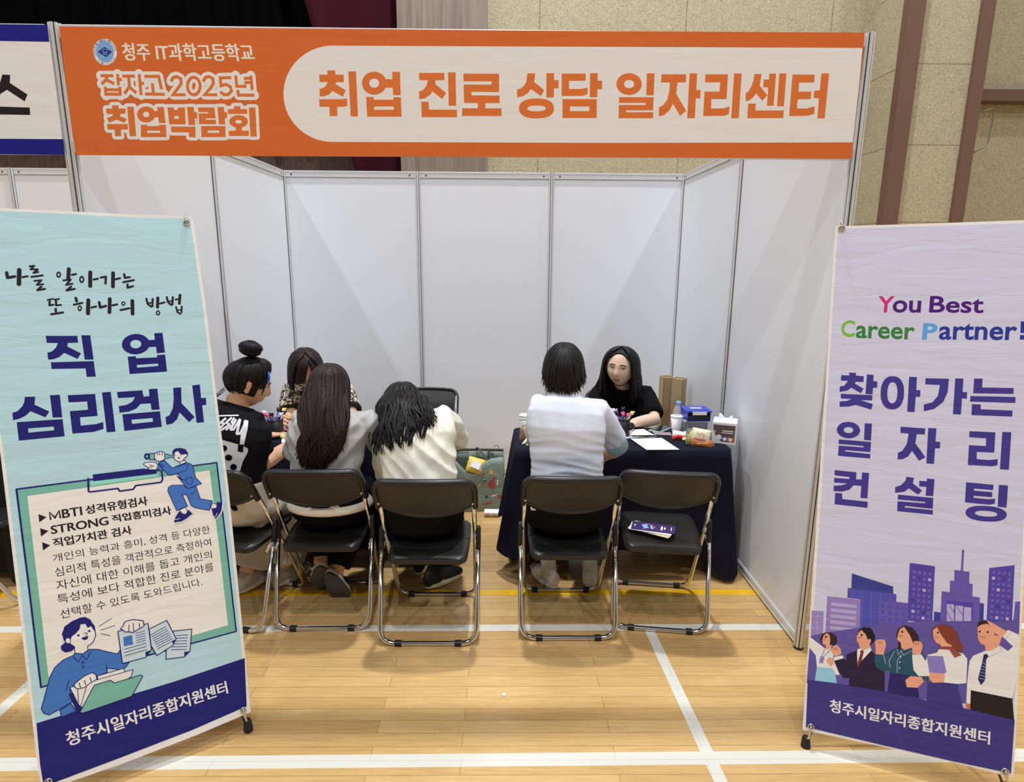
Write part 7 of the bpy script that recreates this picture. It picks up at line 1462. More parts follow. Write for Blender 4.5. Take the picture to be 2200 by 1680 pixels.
def add_hand(bm,wr,d,pn,side,curl=.5,s=1.0,spread=.10):
    'palm plus five separate fingers; d = pointing direction, pn = palm normal, side = +1 when the thumb is on the d x pn side'
    d=Vector(d).normalized(); pn=(Vector(pn)-d*Vector(pn).dot(d)).normalized(); r=d.cross(pn).normalized()*side
    wr=Vector(wr)
    loft(bm,[ell(wr+d*a*s+pn*.002,r*b*s,pn*c*s,14) for a,b,c in ((-.02,.026,.019),(.0,.027,.018),(.03,.036,.016),(.06,.041,.014),(.085,.040,.012))])
    for i,(o,L,rd) in enumerate(((.030,.070,.0085),(.010,.078,.0088),(-.010,.073,.0084),(-.029,.058,.0076))):
        b=wr+d*.078*s+r*o*s; dd=(d+r*o*spread*14).normalized(); pts=[b]; a=0
        for k,fr in enumerate((.42,.33,.25)):
            a+=curl*(.75+.12*i)*(.9 if k else .7); e=dd*math.cos(a)+pn*math.sin(a); pts.append(pts[-1]+e*L*fr*s)
        tube(bm,pts,[rd*s*1.05,rd*s,rd*s*.93,rd*s*.78],8)
    b=wr+d*.022*s+r*.026*s+pn*.004; t1=b+(d*.55+r*.75+pn*.25)*.036*s; t2=t1+(d*.85+r*.28+pn*.35*(1+curl))*.030*s; t3=t2+(d*.9+pn*.3*(1+curl))*.022*s
    tube(bm,[b,t1,t2,t3],[.012*s,.0105*s,.0095*s,.0075*s],8)
def torso(bm,J,g,sc_=1,neck=True,hem=None,n=28):
    P,C,N=J['P'],J['C'],J['N']; hs,ss=J['hs'],J['ss']; fw0=J['fw']; w=J.get('w',1)
    def cen(t): return P*(1-t)**2+C*2*t*(1-t)*1.0+N*t*t
    rows=[]
    prof=((-.16,.150,.105),(-.02,.172,.122),(.10,.165,.118),(.25,.150,.108),(.42,.143,.104),(.60,.152,.110),(.76,.165,.112),(.88,.158,.098),(.955,.115,.080),(1.0,.068,.062),(1.03,.060,.056))
    if hem is not None: prof=[q for q in prof if q[0]>=hem]
    for t,a,b in prof:
        c=cen(t); up=(cen(t+.05)-cen(t-.05)).normalized(); s=hs.lerp(ss,max(0,min(1,t))).normalized(); f=(up.cross(s)).normalized()
        if f.dot(fw0)<0: f=-f
        gg=g if t<.97 else g*.6
        rows.append(ell(c+f*.012*(t>.5),s*(a*w+gg),f*(b*J.get('d',1)+gg),n))
    loft(bm,rows); return cen
def arm_pts(S,E,Wt): return [S,S.lerp(E,.35),S.lerp(E,.75),E,E.lerp(Wt,.35),E.lerp(Wt,.75),Wt]
def person(name,label,J,head,skinm,clothes_fn,base):
    base=Vector(base); r=empty('person',base,label,'person'); J['root']=r.name
    hc,hf,roll,hs_=head[:4]; M=orient(hf,roll)@Matrix.Diagonal((head[4] if len(head)>4 else 1,1,1)); hc=Vector(hc)
    for k in ('P','C','N','SL','SR','EL','ER','WL','WR','KL','KR','AL','AR'): J[k]=Vector(J[k])-base
    J['ss']=(J['SR']-J['SL']).normalized(); J['fw']=Vector(J['fw']).normalized(); J.setdefault('hs',V(J['fw'].y,-J['fw'].x,0)); J['hs']=Vector(J['hs']).normalized(); hc=hc-base
    k=J.get('k',1)
    bm=bmesh.new(); torso(bm,J,-.010,hem=-.03)
    for S,E,Wt in ((J['SL'],J['EL'],J['WL']),(J['SR'],J['ER'],J['WR'])): tube(bm,[J['N'].lerp(S,.35)-V(0,0,.03)]+arm_pts(S,E,Wt),[.05*k,.052*k,.046*k,.042*k,.040*k,.040*k,.034*k,.027*k],14)
    for s,kk in ((-1,'L'),(1,'R')):
        hp=J['P']+J['hs']*s*.09-V(0,0,.01); Kn,An=J['K'+kk],J['A'+kk]
        tube(bm,[hp,hp.lerp(Kn,.5),Kn,Kn.lerp(An,.35),An],[.082,.072,.056,.054,.036],14)
        td=Vector(J.get('toe'+kk,J['fw'])).normalized(); dn=V(0,.014,.004) if td.z<-.5 else V(0,0,-.052); tube(bm,[An-td*.04+dn*.86,An+td*.03+dn*.95,An+td*(.075 if td.z<-.5 else .14)+dn*1.15],[(.03,.03),(.036,.028),(.03,.016)],12)
    nb=hc+M@V(0,-.022,-.075); tube(bm,[J['N']-V(0,0,.05),J['N'].lerp(nb,.4),nb],[.058*k,.050*k,.048*k],16)
    add_head(bm,hc,M,hs_)
    for kk,side in (('L',1),('R',-1)):
        hd=J.get('hand'+kk)
        if hd: add_hand(bm,J['W'+kk],hd[0],hd[1],hd[2],hd[3],.98*k)
    body=bm_obj('body',bm,skinm,r); remesh(body,.0042,3,.5)
    clothes_fn(r,J,hc,M,hs_)
    return r,J,hc,M
def sleeve(bm,S,E,t,g,r0=.055,r1=.047,N_=None,inner=True):
    e=S.lerp(E,t); d=(E-S).normalized(); pts=[];rad=[]
    if N_ is not None: pts.append(N_.lerp(S,.40)-V(0,0,.030)); rad.append(.046+g)
    for f in (0,.35,.7,.93,1.0): pts.append(S.lerp(e,f)); rad.append(lerp(r0,r1,f)+g)
    if inner: pts+= [e-d*.002,e-d*.035]; rad+=[r1+g-.007,r1+g-.010]
    tube(bm,pts,rad,18)
    return e,d
def folds(amp,fx,fz,seed=0,dirn=None,fine=.25):
    def f(co,n):
        q=V(co.x*fx+seed,co.y*fx,co.z*fz)
        if dirn: q=V(co.x*fx+seed+dirn*co.z*6,co.y*fx,co.z*fz+dirn*co.x*fz*.8)
        a=1-abs(noise.noise(q))*2.2; b=noise.noise(q*2.3+V(5,2,1))
        return amp*(a-.4)+amp*fine*b
    return f
def fabric(name,c,rough=.88,sheen=.05,weave=420):
    if name in MT: return MT[name]
    k=sum(c)<120
    MT[name]=mat(name,c,rough,bump=(weave,.12,.0015),sheen=0 if k else sheen,g=1.5 if k else GAIN,spec=.12 if k else .3)
    return MT[name]
parent_bvh={}
def make_cloth(name,bm,m,parent,vox=.007,it=4,fold=None):
    o=bm_obj(name,bm,m,parent); remesh(o,vox,it,.5)
    if fold: displace(o,fold)
    if name in ('shirt','cardigan','tshirt','blouse','top'): parent_bvh[parent.name]=BVHTree.FromPolygons([v.co.copy() for v in o.data.vertices],[tuple(p.vertices) for p in o.data.polygons])
    return o
def trousers(r,J,m,g=.012,hem=1.0,name='trousers',wide=0,fold=(.006,9,9)):
    bm=bmesh.new(); P,hs=J['P'],J['hs']; up=(J['C']-P).normalized(); f=J['fw']
    loft(bm,[ell(P+up*z,hs*(a+g),f*(b+g),24) for z,a,b in ((-.095,.14,.11),(-.06,.178,.135),(.0,.182,.138),(.06,.172,.126),(.10,.163,.118),(.16,.152,.110))])
    for s,kk in ((-1,'L'),(1,'R')):
        hp=P+hs*s*.088-V(0,0,.008); K,A=J['K'+kk],J['A'+kk]; e=K.lerp(A,hem); d=(A-K).normalized()
        pts=[hp,hp.lerp(K,.3),hp.lerp(K,.7),K+V(0,0,.0),K.lerp(e,.12),K.lerp(e,.5),e,e-d*.002,e-d*.03]; w=wide
        tube(bm,pts,[.088+g,.084+g,.072+g+w*.4,.064+g+w*.6,.062+g+w*.8,.054+g+w,.047+g+w,.040+g+w,.038+g+w],18)
    return make_cloth(name,bm,m,r,.008,4,folds(*fold))
# ---- hair
def lock(bm,pts,w,hc,flat=.40,n=6,tip=.15,st=.45):
    pts=[Vector(p) for p in pts]; N=len(pts); rings=[]
    for i,p in enumerate(pts):
        d=(pts[min(i+1,N-1)]-pts[max(i-1,0)]); d=d.normalized() if d.length>1e-9 else V(0,0,-1)
        o=(p-hc); o=o-d*o.dot(d); o=o.normalized() if o.length>1e-6 else V(0,-1,0); a=d.cross(o).normalized(); t=i/(N-1)
        ww=w*(min(1,st+t*3))*(1 if t<.6 else 1-(1-tip)*((t-.6)/.4)**1.4)
        rings.append(ell(p,a*ww,o*ww*flat,n))
    loft(bm,rings)
def scalp(bm,hc,M,s,k,face):
    'inner hair shell with the face left open; face(d) is True where skin shows'
    G=[[(d,bm.verts.new(hc+M@(head_rad(V(d.x,min(d.y,.55),d.z),s)*k))) for d in ring] for ring in sph(28,40)]
    for A,B in zip(G,G[1:]):
        for i in range(40):
            q=(A[i],A[(i+1)%40],B[(i+1)%40],B[i]); dm=sum((x[0] for x in q),V(0,0,0))/4
            if not face(dm): bm.faces.new([x[1] for x in q])
def on_head(hc,M,s,k,az,th,pole=V(0,-.25,1)):
    'point on the hair shell: az around the pole (0 = forward), th polar angle from the pole'
    p=pole.normalized(); a=V(0,1,0); a=(a-p*a.dot(p)).normalized(); b=V(1,0,0)
    d=p*math.cos(th)+(a*math.cos(az)+b*math.sin(az))*math.sin(th)
    rr=head_rad(V(d.x,min(d.y,.55),max(d.z,-.55)),s)
    return hc+M@(rr*k)
def falling(bm,hc,M,s,J,azs,per,th1,length,width,rnd,drape=V(0,-.1,-1),k0=1.07,k1=1.16,wave=.006,part=.0,pole=V(0,-.25,1),clear=1.10,lens=None,spread=0,swing=None):
    bv=parent_bvh.get(J['root'])
    def push(p):
        if bv is None: return p
        l,n,_,dist=bv.find_nearest(p)
        if l is not None and (p-l).dot(n)<.011: return l+n*.011
        return p
    for az0 in azs:
        for _ in range(per):
            az=az0+rnd.uniform(-.09,.09); k=rnd.uniform(k0,k1); pts=[]; L=(lens(az) if lens else length)*rnd.uniform(.86,1.04); t1=th1(az) if callable(th1) else th1
            for i in range(7):
                th=lerp(part+.05,t1,i/6); pts.append(on_head(hc,M,s,lerp(1.09,k,math.sin(min(1,th/1.35)*PI/2)**2),az,th,pole))
            d=(pts[-1]-pts[-2]).normalized(); p=pts[-1]; ph=az*1.7+rnd.uniform(-.7,.7); n=max(3,int(L/.032)); dr=Vector(drape)
            if swing: dr=dr+swing(az)
            dr=(dr+V(rnd.uniform(-spread,spread),rnd.uniform(-spread,spread),0)).normalized(); sd=V(math.cos(ph),math.sin(ph),0)
            for i in range(n):
                d=(d*.55+dr*.45).normalized(); p=push(p+d*(L/n)); pts.append(p+sd*wave*math.sin(i*.9+ph)*min(1,i/3))
            lock(bm,crom(pts,2),width*rnd.uniform(.75,1.2),hc)
def draped(bm,hc,M,s,bv,az0,az1,tips,mids,n,width,rnd,k0=1.12,k1=1.24,wave=.006,pole=V(0,-.2,1)):
    'locks combed from the crown over the back of the head and laid on the garment'
    def along(L,u):
        x=u*(len(L)-1); i=min(int(x),len(L)-2); return Vector(L[i]).lerp(Vector(L[i+1]),x-i)
    def lay(p,off):
        l,nn,_,_=bv.find_nearest(p); return l+nn*off if l is not None else p
    for q in range(n):
        u=(q+rnd.random())/n; az=lerp(az0,az1,u)+rnd.uniform(-.12,.12); k=rnd.uniform(k0,k1); off=rnd.uniform(.010,.026)
        P=[on_head(hc,M,s,lerp(1.09,k,math.sin(min(1,th/1.3)*PI/2)**2),az,th,pole) for th in (.08,.35,.62,.9,1.15)]
        m1=lay(along(mids,min(1,max(0,u+rnd.uniform(-.06,.06))))+V(0,0,rnd.uniform(-.02,.02)),off+.012); t=along(tips,min(1,max(0,u+rnd.uniform(-.10,.10))))+V(0,0,rnd.uniform(-.03,.05)); t1=lay(t,off); m2=lay(m1.lerp(t,.5)+V(wave*3*math.sin(u*9+rnd.random()*2),0,0),off)
        h=P[-1].lerp(m1,.5); h=h+(h-hc).normalized()*.022
        L=crom(P+[h,m1,m2,t1],4); L=[p+V(wave*math.sin(i*.55+u*8),0,0)*min(1,max(0,(i-16)/6)) for i,p in enumerate(L)]
        lock(bm,L,width*rnd.uniform(.75,1.2),hc)
def shoe(r,A,toe,m,sole,label=None,s=1.0,heel_h=0):
    'ankle point, toe direction; low trainer'
    t=Vector(toe); t.z=0; t.normalize(); z0=A.z-.085; c=V(A.x,A.y,z0); rr=V(t.y,-t.x,0); bm=bmesh.new()
    loft(bm,[ell(c+t*a*s+V(0,0,h),rr*w_*s,V(0,0,1)*v*s,16) for a,w_,h,v in ((-.068,.022,.040,.030),(-.055,.032,.045,.042),(-.02,.037,.05,.05),(.03,.037,.047,.044),(.08,.041,.036,.030),(.13,.040,.029,.022),(.165,.028,.025,.016),(.178,.012,.024,.010))])
    o=bm_obj('shoe',bm,m,r); remesh(o,.005,3,.5); 
    if label: o['label']=label
    bm=bmesh.new(); loft(bm,[ell(c+V(0,0,z),t*.122*s,rr*.043*s,24) for z in (.002,.006,.018,.022)]); bmesh.ops.translate(bm,verts=bm.verts,vec=t*.055*s); bm_obj('sole',bm,sole,o,True)
    return o
def sock(r,A,K,t,m,rad=.043):
    bm=bmesh.new(); e=A.lerp(K,t); tube(bm,[A-V(0,0,.05),A,A.lerp(e,.5),e],[rad*.95,rad*.9,rad,rad*1.1],16); bm_obj('sock',bm,m,r,True)
def face_parts(r,hc,M,s,brow=True,smile=.004,lip=(160,84,80),look=0.0,closed=.35,gap=.0):
    def on(x,z,off=.0015,y=None):
        d=V(x,math.sqrt(max(.05,1-x*x-z*z)),z); q=head_rad(d,s); return hc+M@(q+V(0,off,0))
    wm=M_('eye_white',(226,220,212),.3); im=M_('eye_dark',(30,22,20),.25,g=.8); bm_=M_('eyebrow_dark',(52,38,34),.8,g=.9); lm=M_('lip_rose',lip,.45)
    for sg in (-1,1):
        bm=bmesh.new(); n=12; up=[on(sg*(.22+.28*i/n),.125+.050*closed*1.9*math.sin(PI*i/n)) for i in range(n+1)]; lo=[on(sg*(.22+.28*i/n),.12-.035*math.sin(PI*i/n)) for i in range(n+1)]
        A=[bm.verts.new(p) for p in up];B=[bm.verts.new(p) for p in lo]
        for i in range(n): 
            try: bm.faces.new((A[i],A[i+1],B[i+1],B[i]))
            except ValueError: pass
        e=bm_obj('eye',bm,wm,r,True)
        bm=bmesh.new(); c=V(sg*.36+look,0,.118); bm.faces.new([bm.verts.new(on(c.x+.055*math.cos(2*PI*k/14),c.z+.042*math.sin(2*PI*k/14)*min(1,closed+.45),.0028)) for k in range(14)]); bm_obj('iris',bm,im,e)
        bm=bmesh.new(); tube(bm,[on(sg*(.20+.32*i/8),.13+.055*closed*1.9*math.sin(PI*i/8),.002) for i in range(9)],.0015,6); bm_obj('eyelid',bm,im,r,True)
        bm=bmesh.new(); tube(bm,[on(sg*(.17+.40*i/8),.315+.035*math.sin(PI*i/8)-.085*(i/8)**2,.001) for i in range(9)],[(.0014,.0032)]*7+[(.0012,.0024),(.001,.0014)],6); bm_obj('eyebrow',bm,bm_,r,True)
    n=14; W_=.21; up=lambda i: .045*abs(2*i/n-1)**2
    bm=bmesh.new()
    for z0,z1,h0,h1 in ((-.475,-.505,.028,.0),(-.535,-.570,-.0,-.030)):
        A=[bm.verts.new(on(-W_+2*W_*i/n,(z0 if z0>-.5 else z0-gap*math.sin(PI*i/n))+up(i)+(h0*math.sin(PI*i/n) if z0>-.5 else 0)-.02*(z0<-.5)*0,.0022)) for i in range(n+1)]
        B=[bm.verts.new(on(-W_+2*W_*i/n,(z1 if z0>-.5 else z1-gap*math.sin(PI*i/n))+up(i)+h1*math.sin(PI*i/n),.0020)) for i in range(n+1)]
        for i in range(n): bm.faces.new((A[i],A[i+1],B[i+1],B[i]))
    bm_obj('lips',bm,lm,r,True)
    bm=bmesh.new(); A=[bm.verts.new(on(-W_*.9+1.8*W_*i/n,-.505+up(i)*.8,.0012)) for i in range(n+1)]; B=[bm.verts.new(on(-W_*.9+1.8*W_*i/n,-.535+up(i)*.8-gap*math.sin(PI*i/n),.0012)) for i in range(n+1)]
    for i in range(n): bm.faces.new((A[i],A[i+1],B[i+1],B[i]))
    bm_obj('teeth' if gap>.02 else 'mouth_line',bm,M_('teeth_white',(226,216,206),.4) if gap>.02 else M_('mouth_dark',(90,36,38),.6,g=.9),r,True)
    for sg in (-1,1):
        bm=bmesh.new(); ball(bm,on(sg*.065,-.255,-.001),.0022,5); bm_obj('nostril',bm,M_('mouth_dark',(90,36,38),.6,g=.9),r,True)
# ------------------------------------------------------------------ person in the white shirt (right table, back to us)
rn=random.Random(11)
def dress5(r,J,hc,M,s):
    face_parts(r,hc,M,s,closed=.15)
    wh=fabric('white_cotton',(202,208,220),.8); bm=bmesh.new(); torso(bm,J,.016,hem=.10)
    for S,E,t in ((J['SL'],J['EL'],.74),(J['SR'],J['ER'],.74)): sleeve(bm,S,E,t,.008,.052,.056,J['N'])
    bm2=bmesh.new()
    def fd(co,n):
        u=co.x-J['C'].x; sag=co.z+1.3*u*u+.12*u; a=noise.noise(V(u*5,co.y*2,sag*24+3)); b=noise.noise(V(u*26+sag*7,co.y*5,sag*6)); low=max(0,min(1,(.98-co.z)/.22))
        return .0070*(1-2.6*abs(a))*(.08+.92*low)+.0018*b
    o=make_cloth('shirt',bm,wh,r,.0065,3,fd)
    bm=bmesh.new(); lo=J['N']; tube(bm,[lo+V(.052*math.cos(a),.045*math.sin(a)+.012,.010-.018*math.sin(a)) for a in [2*PI*k/24 for k in range(24)]],.007,8,closed=True); bm_obj('collar',bm,wh,r,True)
    tl=fabric('pale_teal_cotton',(150,186,192)); 
    for S,E in ((J['SL'],J['EL']),(J['SR'],J['ER'])):
        bm=bmesh.new(); d=(E-S).normalized(); a=S.lerp(E,.60); b=S.lerp(E,.97); tube(bm,[a,a.lerp(b,.5),b,b-d*.002,b-d*.03],[.058,.058,.056,.050,.048],18); q=bm_obj('undershirt_sleeve',bm,tl,r,True); q['label']='pale teal undershirt sleeve'
    trousers(r,J,fabric('black_cotton',(26,25,28)),.014,.55)
    for k in 'LR': sock(r,J['A'+k],J['K'+k],.75,fabric('grey_rib_sock',(176,176,172)),.044); shoe(r,J['A'+k],J['toe'+k],M_('white_canvas',(196,192,184),.75),M_('white_rubber_sole',(214,210,200),.6))
    bm=bmesh.new(); scalp(bm,hc,M,s,1.05,lambda d:d.y>.45 and d.z<.45)
    falling(bm,hc,M,s,J,[2*PI*i/50 for i in range(50)],7,1.32,.055,.0105,rn,V(0,.05,-1),1.10,1.26,.003,0,V(0,-.25,1),1.0,lambda az:.035+.085*abs(math.sin(az/2))**2,.22)
    bm_obj('hair',bm,hblack,r,True)
    bm=bmesh.new(); w_=J['WR']; d=(J['WR']-J['ER']).normalized(); a,b=frame_at(d); tube(bm,[w_-d*.012+a*.031*math.cos(2*PI*k/20)+b*.029*math.sin(2*PI*k/20) for k in range(20)],.0035,8,closed=True); bm_obj('bracelet',bm,M_('pale_beads',(214,200,180),.5),r,True)
base5=V(.447,.20,0)
person('p','person in a white short-sleeved shirt seated at the right table',
 dict(P=(.445,.30,.535),C=(.440,.19,.80),N=(.428,.29,1.100),SL=(.315,.310,1.050),SR=(.588,.31,1.025),EL=(.320,.57,.80),WL=(.33,.79,.765),ER=(.715,.455,.800),WR=(.668,.60,.715),KL=(.33,.63,.49),KR=(.585,.63,.49),AL=(.392,.545,.10),AR=(.612,.555,.10),toeL=(-.45,.9,0),toeR=(.15,1,0),fw=(0,1,0),w=1.02,d=1.0,handL=((.4,.9,-.05),(0,0,-1),1,.35),handR=((-.12,.55,-.8),(-.9,-.2,.2),-1,.5)),
 ((.424,.355,1.210),(.12,1,-.12),0,1.02),skin,dress5,base5)
# ------------------------------------------------------------------ person in the cream cardigan
def dress4(r,J,hc,M,s):
    face_parts(r,hc,M,s,closed=.15)
    cr=fabric('cream_rib_knit',(232,228,208),.9); bm=bmesh.new(); torso(bm,J,.016,hem=.20)
    for S,E,Wt in ((J['SL'],J['EL'],J['WL']),(J['SR'],J['ER'],J['WR'])):
        tube(bm,[J['N'].lerp(S,.3)-V(0,0,.035)]+arm_pts(S,E,Wt)[:7],[.064,.064,.060,.056,.055,.052,.046,.038],18)
    def fd(co,n):
        u=co.x*.8+co.z*.75; a=noise.noise(V((co.x-co.z)*2.2,co.y*2,u*15+2)); return .008*(1-2.5*abs(a))+.003*noise.noise(co*22)
    make_cloth('cardigan',bm,cr,r,.0065,3,fd)
    bm=bmesh.new(); 
    trousers(r,J,fabric('black_cotton',(26,25,28)),.012,.93)
    for k in 'LR': sock(r,J['A'+k],J['K'+k],.35,M_('black_sock',(24,24,26),.9)); shoe(r,J['A'+k],J['toe'+k],M_('black_canvas',(30,30,33),.8),M_('cream_rubber_sole',(206,202,186),.6))
    bm=bmesh.new(); scalp(bm,hc,M,s,1.05,lambda d:d.y>.5 and d.z<.4)
    rn=random.Random(4); bv=parent_bvh[J['root']]; B=lambda L:[Vector(p)-base4 for p in L]
    falling(bm,hc,M,s,J,[.6+2.0*i/16 for i in range(17)]+[2*PI-.6-1.7*i/16 for i in range(17)],4,1.45,.16,.0135,rn,V(0,-.05,-1),1.12,1.30,.006,0,V(0,-.1,1),1.12,lambda az:.10,.10)
    draped(bm,hc,M,s,bv,PI+1.5,PI-1.6,B([(-.455,.30,.87),(-.40,.24,.86),(-.33,.2,.885),(-.27,.2,.91),(-.20,.22,.945),(-.165,.25,.985)]),B([(-.45,.36,.97),(-.38,.28,.98),(-.30,.26,1.0),(-.24,.27,1.02),(-.21,.30,1.03)]),330,.0088,rn,1.10,1.32,.005)
    bm_obj('hair',bm,hblack,r,True)
base4=V(-.22,.20,0)
person('p','person in a cream knit cardigan with black shoulder-length hair',
 dict(P=(-.235,.265,.535),C=(-.225,.17,.78),N=(-.285,.35,.985),SL=(-.415,.36,.885),SR=(-.135,.37,.970),EL=(-.445,.42,.680),WL=(-.37,.66,.745),ER=(-.085,.50,.83),WR=(-.14,.74,.76),KL=(-.33,.66,.49),KR=(-.14,.66,.49),AL=(-.32,.70,.10),AR=(-.215,.535,.10),toeL=(0,1,0),toeR=(.65,.6,0),fw=(-.05,1,0),w=1.03,handL=((.3,.9,-.1),(0,0,-1),1,.4),handR=((-.2,.95,-.1),(0,0,-1),-1,.4)),
 ((-.352,.46,1.005),(-.12,.85,-.62),.05,1.0),skin,dress4,base4)
# ------------------------------------------------------------------ person with long brown hair in a grey tee
def dress3(r,J,hc,M,s):
    face_parts(r,hc,M,s,closed=.15)
    gy=mat('grey_marl_jersey',(172,172,169),.9,bump=(500,.1,.001),var=0,sheen=.2); bm=bmesh.new(); torso(bm,J,.020,hem=.10)
    for S,E,t in ((J['SL'],J['EL'],.72),(J['SR'],J['ER'],.80)): sleeve(bm,S,E,t,.010,.050,.062,J['N'])
    def fd(co,n):
        sg=1 if co.x>J['C'].x else -1; u=co.z-sg*co.x*.9; a=noise.noise(V(co.x*3,co.y*2,u*13+7)); return .008*(1-2.5*abs(a))+.003*noise.noise(co*20)
    make_cloth('tshirt',bm,gy,r,.0065,3,fd)
    bm=bmesh.new(); up=(J['C']-J['P']).normalized(); loft(bm,[ell(J['P']+up*z,J['hs']*a,J['fw']*(a-.042),32) for z,a in ((.05,.190),(.02,.205),(.004,.207),(.003,.199))]); o=bm_obj('undershirt_hem',bm,fabric('off_white_jersey',(226,222,212)),r,True); o['label']='off-white undershirt hem'
    trousers(r,J,fabric('black_cotton',(26,25,28)),.014,.92)
    sl=M_('grey_rubber_slide',(72,74,80),.75,bump=(90,.5,.002)); top=M_('white_foam',(206,196,186),.6)
    for k,dv in (('L',V(-.03,.10,-.135)),('R',V(.03,.075,-.145))):
        A=J['A'+k]; d=dv.normalized(); nrm=V(.18 if k=='L' else .05,-.80,-.55); nrm=(nrm-d*nrm.dot(d)).normalized(); rr=d.cross(nrm).normalized(); c=A-d*.055+nrm*.035; bm=bmesh.new()
        def foot(t,off,kk,n=24):
            out=[]
            for i in range(n):
                a=2*PI*i/n; y=math.cos(a); x=math.sin(a); out.append(c+d*(.105+.128*y*1.0)+rr*x*.053*kk*(1.0 if y>0 else .86)+nrm*off)
            return out
        loft(bm,[foot(0,.022,.94),foot(0,.020,1),foot(0,.008,1),foot(0,.006,.95)]); o=bm_obj('slide_sandal',bm,sl,r,True)
        bm=bmesh.new(); loft(bm,[foot(0,.006,1.0),foot(0,.002,1.02),foot(0,-.010,1.0),foot(0,-.012,.94)]); bm_obj('footbed',bm,top,o,True)
        bm=bmesh.new(); tube(bm,[c+d*.15+rr*x-nrm*(.010+.045*math.sqrt(max(0,1-(x/.045)**2))) for x in [-.045+.09*i/12 for i in range(13)]],[(.004,.03)]*13,8); bm_obj('strap',bm,M_('dark_strap',(60,62,70),.7),o,True)
    bm=bmesh.new(); scalp(bm,hc,M,s,1.05,lambda d:d.y>.5 and d.z<.4)
    rn=random.Random(21); bv=parent_bvh[J['root']]; B=lambda L:[Vector(p)-base3 for p in L]
    falling(bm,hc,M,s,J,[.6+1.0*i/12 for i in range(13)]+[2*PI-.6-1.0*i/12 for i in range(13)],4,1.5,.12,.0135,rn,V(0,-.1,-1),1.08,1.20,.004,0,V(0,-.15,1),1.12,lambda az:.10,.05)
    draped(bm,hc,M,s,bv,PI+1.6,PI-1.6,B([(-.775,.2,.85),(-.745,.2,.80),(-.715,.2,.775),(-.685,.2,.77),(-.655,.2,.80),(-.61,.2,.85),(-.575,.2,.90)]),B([(-.775,.22,.955),(-.72,.2,.95),(-.67,.2,.95),(-.62,.2,.955),(-.575,.22,.965)]),330,.0095,rn,1.08,1.24,.012)
    bm_obj('hair',bm,hbrown,r,True)
base3=V(-.70,.30,0)
person('p','person in a grey T-shirt with long dark brown hair down the back',
 dict(P=(-.70,.375,.535),C=(-.695,.26,.78),N=(-.665,.345,1.005),SL=(-.808,.355,.955),SR=(-.495,.365,.950),EL=(-.865,.42,.715),WL=(-.80,.66,.745),ER=(-.425,.48,.765),WR=(-.53,.74,.755),KL=(-.80,.70,.48),KR=(-.59,.70,.48),AL=(-.785,.43,.185),AR=(-.712,.42,.140),toeL=(0,.3,-1),toeR=(0,.3,-1),fw=(0,1,0),w=.98,handL=((.3,.9,-.1),(0,0,-1),1,.4),handR=((-.3,.9,-.1),(0,0,-1),-1,.4)),
 ((-.682,.385,1.105),(.08,.92,-.32),.02,1.02),skin,dress3,base3)
